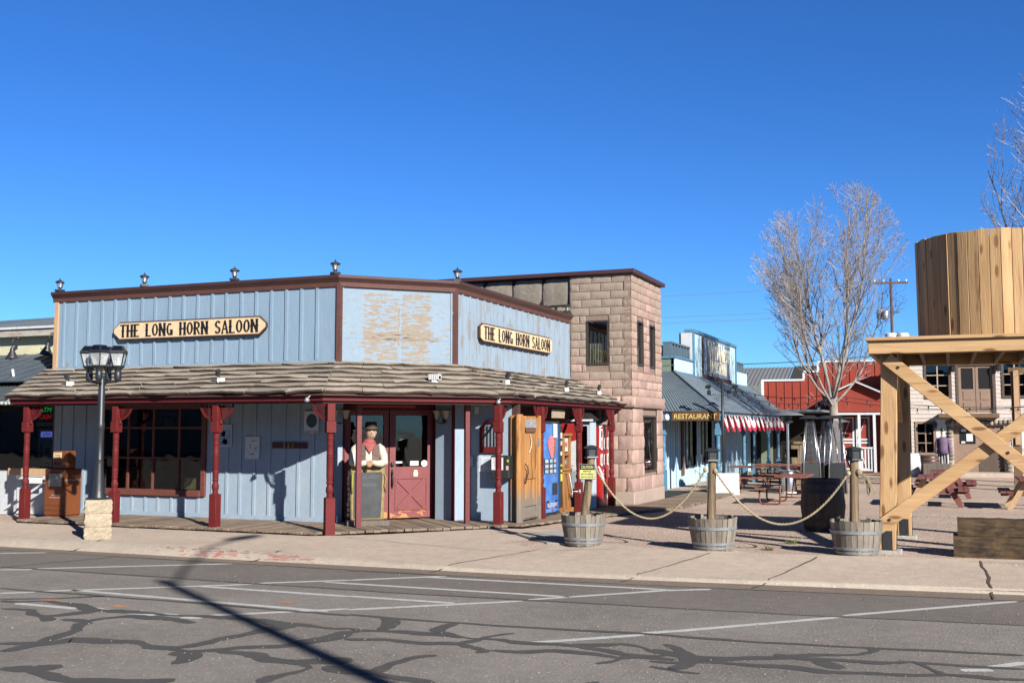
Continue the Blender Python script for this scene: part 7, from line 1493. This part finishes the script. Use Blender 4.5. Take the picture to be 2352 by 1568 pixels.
mb = MB(); mb.fbox(BFr, xs[0] - 1.2, -4.05 * kb, 2.42, 2.50, .0, 5.2); mb.build('porch_roof', m_roofm, ba); mb = MB(); mb.fbox(BFr, xs[0] - 1.2, -4.05 * kb, GB, 2.42, .04, .1); mb.build('shaded_porch_wall', m_int, ba); mb = MB(); mb.fbox(BFr, xs[0] + .2, xs[0] + .7, GB, 2.4, 1.9, 2.0); mb.build('sage_upright', m_green, ba)
mb = MB(); mb.fbox(BFr, -4.3 * kb, -1.8 * kb, GB - .1, GB + .06, .9, 1.6); mb.build('step', mat('brown step', (.2, .09, .06)), ba, bevel=.01)
mb = MB(); mb.bar(BFr.p(-4.6 * kb, 2.5, 1.0), BFr.p(-4.25 * kb, 3.2, .06), .1, .05); mb.build('awning_brace', mat('slate blue strut', (.1, .13, .18)), ba)
sh = thing('corrugated_shed', (-9, 56, GB), 'long shed roof of grey corrugated metal behind the red parapet', 'building'); mb = MB(); mb.box(-13, -5.5, 56, 62, GB, 3.9); mb.build('wall', m_green, sh)
corr_roof('metal_roof', (-13, 55.4, 3.85), (-7.55, 55.4, 3.85), (-7.55, 58.5, 5.0), (-13, 58.5, 5.0), m_corr if 0 else m_metal, sh, .2, .025)
mb = MB(); mb.hexa([(-7.5, 55.4, 3.85), (-5.4, 55.4, 3.85), (-5.4, 58.5, 5.0), (-7.5, 58.5, 5.0), (-7.5, 55.4, 3.9), (-5.4, 55.4, 3.9), (-5.4, 58.5, 5.05), (-7.5, 58.5, 5.05)]); mb.build('tar_patch', mat('tar paper', (.05, .045, .04)), sh)
mb = MB(); Pf = Fr(0, 51.2, 1, 0)
for k in range(4): mb.fbox(Pf, -9.4, xs[0] - .1, 2.4 + k * .34, 2.72 + k * .34, -.05, .0 + k * .002)
tag(mb.build('shingle_screen', mat('mossy grey shingles', (.22, .25, .22), (.15, .17, .15), sc=3, island=.3)), 'weathered shingle gable wall between the restaurant and the red barn', 'wall')

kc = 48.5 / 44
cz = lambda z: (z - 1.8) * kc + 1.8
m_pinkc = mat('pale pink clapboard', (.66, .575, .51), (.60, .52, .46), sc=2, rough=.8); m_tan = mat('tan frame paint', (.33, .22, .16), (.28, .185, .135), sc=3); m_dkfr = mat('brown frame', (.13, .09, .07), (.10, .07, .055)); m_fieldst = mat('rounded field stone', (.36, .29, .22), (.24, .20, .16), sc=2, island=.4, rough=.9, bump=.5)
ch = thing('cream_hotel', (3, 48.5, GB), 'two storey pale pink clapboard hotel with tan doors above a stone doorway', 'building'); HFr = Fr(0, 48.5, 1, 0)
HX0, HX1 = -1.3 * kc, 13
HOLES = [(-.70 * kc, .09 * kc, cz(2.97), cz(4.18)), (.44 * kc, 1.62 * kc, cz(2.34), cz(4.12)), (2.02 * kc, 2.75 * kc, cz(2.97), cz(4.18)), (-1.07 * kc, -.50 * kc, cz(.82), cz(1.92)), (.2 * kc, 1.95 * kc, GB, cz(1.85)), (3.4, 4.4, cz(.82), cz(1.92))]
mb = MB(); mb.holed(HFr, HX0, HX1, GB, 4.95, HOLES, -.15, 0); z = GB
def spans(z0, z1):
    sp_ = [(HX0, HX1)]
    for h in HOLES:
        if z1 <= h[2] - .1 or z0 >= h[3] + .1: continue
        ns = []
        for (a, b) in sp_:
            p, q = h[0] - .12, h[1] + .12
            if q <= a or p >= b: ns.append((a, b)); continue
            if p > a: ns.append((a, p))
            if q < b: ns.append((q, b))
        sp_ = ns
    return sp_
while z < 4.9:
    for (a, b) in spans(z, z + .17): mb.hexa([HFr.p(a, z, .028), HFr.p(b, z, .028), HFr.p(b, z, .001), HFr.p(a, z, .001), HFr.p(a, z + .168, .008), HFr.p(b, z + .168, .008), HFr.p(b, z + .168, .001), HFr.p(a, z + .168, .001)])
    z += .17
mb.build('clapboard_wall', m_pinkc, ch)
mb = MB(); mb.fbox(HFr, HX0 - .1, HX1, 4.95, 5.1, -.2, .2); mb.build('cornice', m_tan, ch); mb = MB(); mb.box(HX0, HX1, 48.6, 58, 4.8, 4.9); mb.box(HX0, HX0 + .1, 48.66, 58, GB, 4.8); mb.build('side_wall', m_pinkc, ch); mb = MB(); mb.box(HX0 + .2, HX1, 50, 50.1, GB, 4.7); mb.build('room', m_int, ch)
for i, h in enumerate(HOLES):
    if i == 4: continue
    a, b, c, d = h; mb = MB(); e = .1
    for (p, q, s, t) in ((a - e, a, c - e, d + e), (b, b + e, c - e, d + e), (a, b, d, d + e)) + (((a, b, c - e, c),) if i != 1 else ()): mb.fbox(HFr, p, q, s, t, -.1, .05)
    nm = 'window' if i != 1 else 'balcony_door'; w_ = mb.build(nm, m_dkfr if i != 3 else m_tan, ch)
    if i != 1:
        mb = MB(); m2 = (a + b) / 2; mb.fbox(HFr, m2 - .025, m2 + .025, c, d, -.07, -.02)
        for t in (1 / 3, 2 / 3): zz = c + (d - c) * t; mb.fbox(HFr, a, m2 - .026, zz - .02, zz + .02, -.068, -.022); mb.fbox(HFr, m2 + .026, b, zz - .02, zz + .02, -.068, -.022)
        mb.build('muntins', m_tan if i == 3 else mat('tan muntin', (.52, .40, .28)), w_); mb = MB(); mb.fbox(HFr, a, b, c, d, -.085, -.08); mb.build('pane', m_glass, w_)
    else:
        for s in (0, 1):
            p, q = (a, (a + b) / 2 - .01) if s == 0 else ((a + b) / 2 + .01, b); mb = MB(); mb.holed(HFr, p, q, c, d, [(p + .1, q - .08, c + (d - c) * .5, d - .1)], -.06, -.02); lf = mb.build('door_leaf', m_tan, w_)
            mb = MB(); mb.fbox(HFr, p + .1, q - .08, c + (d - c) * .5, d - .1, -.05, -.045); mb.build('pane', m_black, lf); mb = MB()
            for (z0, z1) in ((.06, .22), (.27, .46)): mb.fbox(HFr, p + .16, q - .14, c + (d - c) * z0, c + (d - c) * z1, -.02, .0)
            mb.build('panel', m_tan, lf, bevel=.01)
a, b, d = .2 * kc, 1.95 * kc, cz(1.85)
mb = MB(); mb.fbox(HFr, a, b, GB, d, -.14, -.1); dd_ = mb.build('entrance_door', m_tan, ch)
mb = MB(); mb.fbox(HFr, a + .25, a + .85, 1.1, 1.75, -.1, -.08); mb.build('door_pane', m_black, dd_); mb = MB(); mb.fbox(HFr, a + .3, a + .5, 1.6, 1.72, -.079, -.075); mb.fbox(HFr, a + .5, a + .75, 1.2, 1.52, -.079, -.075); mb.fbox(HFr, a + .3, a + .45, 1.12, 1.2, -.079, -.075); mb.build('notices', m_white, dd_)
mb = MB(); mb.fbox(HFr, a + .95, b - .05, GB, 1.0, -.099, -.09); mb.build('lower_panel', m_dkfr, dd_)
mb = MB(); r = random.Random(5)
for i in range(13):
    for s in (a - .14, b + .14): zz = GB + .08 + i * .155; mb.ell(HFr.p(s + r.uniform(-.03, .03), zz, .06), .13, .10, .085, 9, 6)
for i in range(15): mb.ell(HFr.p(a - .2 + i * (b - a + .4) / 14, d + .12 + r.uniform(-.03, .03), .06), .1, .1, .11, 9, 6)
mb.build('stone_surround', m_fieldst, ch, smooth=True)
mb = MB(); mb.fbox(HFr, -.42 * kc, -.02 * kc, .9, cz(2.1), .03, .05); mb.fbox(HFr, b + .3, b + .75, .9, cz(2.1), .03, .05); mb.build('plaster_patch', m_white, ch)
mb = MB(); mb.fbox(HFr, -.3 * kc, 1.8 * kc, cz(2.14), cz(2.30), .03, .75); mb.build('door_canopy', m_joist, ch, bevel=.01); mb = MB(); mb.fbox(HFr, HX0, HX1, GB - .05, -.06, .06, 1.7); mb.build('step', m_conc, ch, bevel=.01)
for (u, z_, lab) in ((.26 * kc, cz(4.05), 'dark wall lantern left of the balcony doors'), (-.50, cz(1.86), 'dark wall lantern right of the lower hotel window'), (1.83 * kc, cz(4.05), 'dark wall lantern right of the balcony doors')):
    c = HFr.p(u, z_, .16); mb = MB(); mb.bar(HFr.p(u, z_ + .1, .03), HFr.p(u, z_ + .12, .16), .03, .03); mb.lathe([(.03, -.2), (.07, -.15), (.10, .06), (.13, .08), (.03, .17)], c, 6); tag(mb.build('wall_lantern', m_iron), lab, 'lantern')
# mannequin in a purple jacket
mn = thing('mannequin', (-.18, 47.4, -.06), 'faceless mannequin in a purple jacket, cap and striped trousers by the stone doorway', 'mannequin'); mx, my, mz = -.20, 47.4, -.06
mb = MB(); mb.tube([(mx, my, mz + .8), (mx, my, mz + 1.0), (mx, my, mz + 1.3), (mx, my, mz + 1.42), (mx, my, mz + 1.48), (mx, my, mz + 1.55), (mx + .01, my - .02, mz + 1.66), (mx + .01, my - .02, mz + 1.76)], [.12, .13, .15, .1, .05, .06, .085, .04], 14); mb.build('body', mat('pale plaster skin', (.62, .52, .45)), mn, smooth=True)
mb = MB(); mb.tube([(mx, my, mz + .76), (mx, my, mz + .95), (mx, my, mz + 1.2), (mx, my, mz + 1.38), (mx, my, mz + 1.46)], [.24, .2, .2, .19, .07], 16)
for s in (-1, 1): mb.tube([(mx + s * .15, my, mz + 1.40), (mx + s * .24, my, mz + 1.2), (mx + s * .27, my - .02, mz + .95), (mx + s * .26, my - .04, mz + .78)], [.075, .07, .062, .06], 10)
mb.build('purple_jacket', mat('faded purple cloth', (.16, .10, .17), (.12, .08, .14), sc=6), mn, smooth=True)
mb = MB(); w_ = MB()
for s in (-1, 1):
    for k in range(9):
        a = k * 2 * pi / 9; t = mb if k % 2 else w_; t.tube([(mx + s * .1 + .085 * cos(a), my + .085 * sin(a), mz + .82), (mx + s * .11 + .075 * cos(a), my + .075 * sin(a), mz + .4), (mx + s * .12 + .07 * cos(a), my + .07 * sin(a), mz + .04)], .032, 5)
mb.build('dark_stripes', m_black, mn); w_.build('trousers', mat('grey white cloth', (.55, .55, .55)), mn)
mb = MB(); mb.lathe([(.09, 1.70), (.095, 1.74), (.085, 1.8), (.02, 1.82)], (mx + .01, my - .02, mz), 14); mb.ell((mx + .01, my - .11, mz + 1.71), .07, .07, .012); mb.build('cap', m_iron, mn, smooth=True); mb = MB(); mb.box(mx - .2, mx + .22, my - .15, my + .12, mz - .0, mz + .05); mb.build('shoes', m_black, mn)
barrel('whitewashed_barrel', (-1.45, 46.2, GB), .95, .42, m_wht, m_wht, 'whitewashed barrel standing in front of the lower hotel window'); barrel('rusty_barrel', (-.72, 46.6, GB), .85, .4, mat('rust brown staves', (.13, .06, .04)), m_iron, 'rust brown barrel beside the whitewashed one'); 
mb = MB(); r = random.Random(2); mb.box(-.95, .05, 45.4, 45.8, GB, .35); tag(mb.build('timber_trough', m_greyw, bevel=.02), 'grey timber trough at the feet of the mannequin', 'trough')
pg = thing('pergola', (4.6, 38, GB), 'dark timber porch post with a pale brace at the right edge', 'porch'); q = at_depth(2336, 1000, 36)
mb = MB(); mb.box(q.x - .13, q.x + .13, q.y - .13, q.y + .13, GB, 3.6); mb.build('post', m_joist, pg); mb = MB(); mb.bar((q.x + .02, q.y - .16, 1.2), (q.x + .02, q.y - .16, 3.7), .16, .06, (0, 1, 0)); mb.bar((q.x + .05, q.y - .16, 2.0), (q.x + .9, q.y - .16, 3.0), .12, .06, (0, 1, 0)); mb.build('brace', m_nat, pg); mb = MB(); mb.box(q.x - .2, q.x + 5, q.y - .1, q.y + .1, 3.6, 3.8); mb.build('beam', m_joist, pg); mb = MB(); mb.box(q.x + 4.4, q.x + 4.66, q.y - .13, q.y + .13, GB, 3.6); mb.build('post', m_joist, pg)
for (px_, lab) in ((2046, 'white roof vent on the hotel, left of two'), (2074, 'white roof vent on the hotel, right of two')):
    c = at_Y(px_, 775, 51); mb = MB(); mb.lathe([(.22, 4.9 - c.z), (.22, .0), (.26, .02), (.26, .16), (.2, .2)], c, 14); tag(mb.build('roof_vent', m_white, angle=radians(40)), lab, 'roof vent', 'white roof vents on the hotel')

# ================================================================== utility pole, wires, string lights
up = thing('utility_pole', (-3.5, 79.6, GB), 'brown wooden utility pole with crossarm and transformers far behind the tree', 'utility pole'); m_pole = mat('brown pole wood', (.12, .06, .04), (.09, .045, .03), sc=4)
mb = MB(); mb.tube([(-3.42, 79.6, GB), (-3.42, 79.6, 12.3)], [.12, .09], 8); mb.build('pole', m_pole, up, smooth=True); mb = MB(); mb.bar((-4.6, 79.3, 12.0), (-2.3, 79.9, 12.0), .14, .14); mb.bar((-4.0, 79.45, 9.9), (-2.9, 79.75, 9.9), .1, .1); mb.build('crossarm', m_pole, up)
for (x, y, z) in ((-4.2, 79.2, 9.4), (-3.8, 78.9, 9.3)): mb = MB(); mb.lathe([(.2, 0), (.22, .05), (.22, .6), (.18, .66)], (x, y, z), 12); mb.build('transformer', m_metal, up, smooth=True)
for x in (-4.5, -3.9, -2.9, -2.4): mb = MB(); mb.lathe([(.05, 0), (.06, .1), (.03, .16)], (x, 79.6 + (x + 3.42) * .26, 12.07), 8); mb.build('insulator', m_white, up)
m_wire = mat('grey wire', (.16, .17, .19), rough=.5, bump=0); m_cable = mat('black cable', (.015, .015, .015), bump=0)
def wire(label, a, b, sag, r_=.016, m_=None, name='overhead_wire'):
    a, b = V3(a), V3(b); mb = MB(); mb.tube([a.lerp(b, i / 24) - V3((0, 0, sag * (1 - (2 * i / 24 - 1) ** 2))) for i in range(25)], r_, 5, cap=False); return tag(mb.build(name, m_ or m_wire), label, 'wire')
for i, (z0, z1, lab) in enumerate(((12.05, 9.6, 'topmost of three thin wires right of the stone tower'), (10.3, 8.6, 'middle of three thin wires right of the stone tower'), (9.9, 8.1, 'lowest of three thin wires right of the stone tower'))):
    wire(lab, (-2.9, 79.7, z0), (-60, 62, z1 + .8), .5); 
wire('thin power line running right from the utility pole behind the tank', (-2.9, 79.7, 12.05), (60, 96, 12.2), .6)
c0, c1 = at_depth(1600, 838, 52), at_depth(2060, 812, 52); wire('black service cable crossing behind the bare tree', c0, c1, .12, .02, m_cable)
TRX, TRY = -3.55, 37.5
def strand(name, label, a, b, sag, n):
    o = thing(name, a, label, 'string lights'); a, b = V3(a), V3(b); f = lambda s: a.lerp(b, s) - V3((0, 0, sag * (1 - (2 * s - 1) ** 2)))
    mb = MB(); mb.tube([f(i / 30) for i in range(31)], .011, 5, cap=False); mb.build('cable', m_cable, o)
    for k in range(n):
        p = f((k + .5) / n); mb = MB(); mb.lathe([(.012, 0), (.022, -.03), (.022, -.09), (.012, -.1)], p, 7); so_ = mb.build('socket', m_black, o); mb = MB(); mb.lathe([(.02, -.09), (.042, -.14), (.036, -.18), (.01, -.205)], p, 8, cap=False); mb.build('bulb', glass('clear bulb', (.9, .9, .88), .05), so_, smooth=True)
strand('string_lights', 'string lights from the patio lamp post to the bare tree', (-6.28, 32.25, 2.95), (TRX - .1, TRY - .15, 2.75), .30, 11); strand('string_lights', 'string lights from the restaurant roof to the bare tree', (WX + .1, 41, 3.6), (TRX - .1, TRY, 2.9), .35, 9)
strand('string_lights', 'string lights from the bare tree toward the hotel, upper strand', (TRX + .1, TRY, 2.85), (5.5, 40.5, 2.75), .35, 14); strand('string_lights', 'string lights from the bare tree past the tower, lower strand', (TRX + .1, TRY - .1, 2.7), (4.6, 36.0, 2.7), .35, 11)
for k, (a, b) in enumerate(((at_depth(1655, 900, 33), at_depth(1740, 845, 36)),)): pass

# ================================================================== bare trees
m_bark = mat('pale grey bark', (.38, .33, .29), (.20, .17, .15), sc=3, st=(2, 2, .6), rough=.9, bump=.5, bsc=20); m_twig = mat('pale lilac twigs', (.57, .505, .47), (.44, .385, .35), sc=2, rough=.8, bump=0); m_bud = mat('brown buds and dry leaves', (.22, .13, .055), (.16, .09, .04), sc=3, bump=0, island=.4)
def grow_tree(name, label, base, H, spread, seed, trunk_h, r0, limbs=9, lean=(0, 0), dens=1):
    o = thing(name, base, label, 'tree'); r = random.Random(seed); tr, cr, bd = MB(), MB(), MB(); base = V3(base)
    fork = base + V3((lean[0], lean[1], trunk_h)); tr.tube([base + V3((0, 0, -.1)), base + V3((lean[0] * .3, 0, trunk_h * .3)), base + V3((lean[0] * .7, 0, trunk_h * .7)), fork], [r0 * 1.25, r0 * 1.02, r0 * .95, r0 * .9], 12)
    cz_ = base.z + trunk_h; ctr = V3((fork.x, fork.y, 0))
    def inside(p):
        t = (p.z - cz_ + .3) / (H - trunk_h + .3)
        if t < 0 or t > 1.0: return -1
        w_ = spread * min(1, (t / .38) ** .55) * (1 - max(0, (t - .45) / .55) ** 1.7) ** .5; return w_ - hypot(p.x - ctr.x, p.y - ctr.y)
    def branch(p, d, L_, rad, lvl):
        n = max(3, int(L_ / (.22 if lvl < 2 else .14))); pts = [p]; q = p.copy(); d = d.normalized()
        for i in range(n):
            d = (d + V3((r.gauss(0, .06), r.gauss(0, .06), .06 + r.gauss(0, .035)))).normalized(); q = q + d * (L_ / n); pts.append(q.copy())
            if inside(q) < -.15: break
        rs = [max(rad * (1 - .78 * i / (len(pts) - 1)), .0042) for i in range(len(pts))]
        (tr if lvl < 2 else cr).tube(pts, rs, 7 if lvl == 0 else 5 if lvl == 1 else 3, cap=False)
        Lr = (len(pts) - 1) / n * L_
        if lvl < 4:
            m = int(Lr * dens * (2.9, 3.2, 2.6, 1.6)[lvl]) + (1 if lvl else 2)
            for k in range(m):
                s = r.uniform(.12 if lvl else .22, .98); i = min(int(s * (len(pts) - 1)), len(pts) - 2); pp = pts[i].lerp(pts[i + 1], s * (len(pts) - 1) - i); t = (pts[i + 1] - pts[i]).normalized()
                a = r.uniform(0, 2 * pi); sd = t.orthogonal().normalized(); sd = Matrix.Rotation(a, 3, t) @ sd; ang = r.uniform(.42, .8); nd = t * cos(ang) + sd * sin(ang) + V3((0, 0, .12))
                out = V3((pp.x - ctr.x, pp.y - ctr.y, 0)); nd += out.normalized() * .12 if out.length > .2 else V3()
                l2 = (L_ * (.55, .5, .5, .5)[lvl] * (1.12 - s * .6) * r.uniform(.6, 1.1))
                if lvl == 3: l2 = r.uniform(.12, .34)
                branch(pp, nd, max(l2, .14), max(rs[i] * (.55, .62, .66, .7)[lvl], .0046), lvl + 1)
        if lvl >= 2:
            for k in range(int(Lr * 7)):
                s = r.random(); i = min(int(s * (len(pts) - 1)), len(pts) - 2); pp = pts[i].lerp(pts[i + 1], r.random())
                if r.random() < .55:
                    e = r.uniform(.012, .028) * (1.5 if r.random() < .12 else 1); a, b = r.uniform(0, 6.3), r.uniform(-1, 1); u = V3((cos(a), sin(a), b)).normalized() * e; v = V3((-sin(a), cos(a), r.uniform(-1, 1))).normalized() * e; bd.add([pp + u, pp + v, pp - u, pp - v * .6], [(0, 1, 2, 3)])
    for k in range(limbs):
        a = 2 * pi * k / limbs + r.uniform(-.25, .25); el = r.uniform(.5, .95) if k % 3 else r.uniform(1.15, 1.45); z = -trunk_h * .16 * r.random(); start = fork + V3((0, 0, z)); d = V3((cos(a) * cos(el), sin(a) * cos(el), sin(el))); L_ = (H - trunk_h) * (.66 if el < 1.05 else .92) * r.uniform(.88, 1.08); branch(start, d, L_, r0 * (.42 if el > 1.1 else .30), 0)
    for k in range(5): a = r.uniform(0, 6.3); branch(fork + V3((0, 0, -.25 - .15 * k)), V3((cos(a), sin(a), .12)), r.uniform(1.0, 1.7), .02, 2)
    tr.build('trunk', m_bark, o, smooth=True); cr.build('crown', m_twig, o); bd.build('buds', m_bud, o); return o
grow_tree('bare_tree', 'leafless pale tree behind the patio heaters, full crown against the sky', (TRX, TRY, GB), 10.5, 2.7, 5, 3.0, .15, 10)
grow_tree('bare_tree', 'taller leafless tree at the right edge above the water tank', (3.85, 35.9, GB), 14.3, 2.6, 9, 3.2, .17, 8, dens=.62)
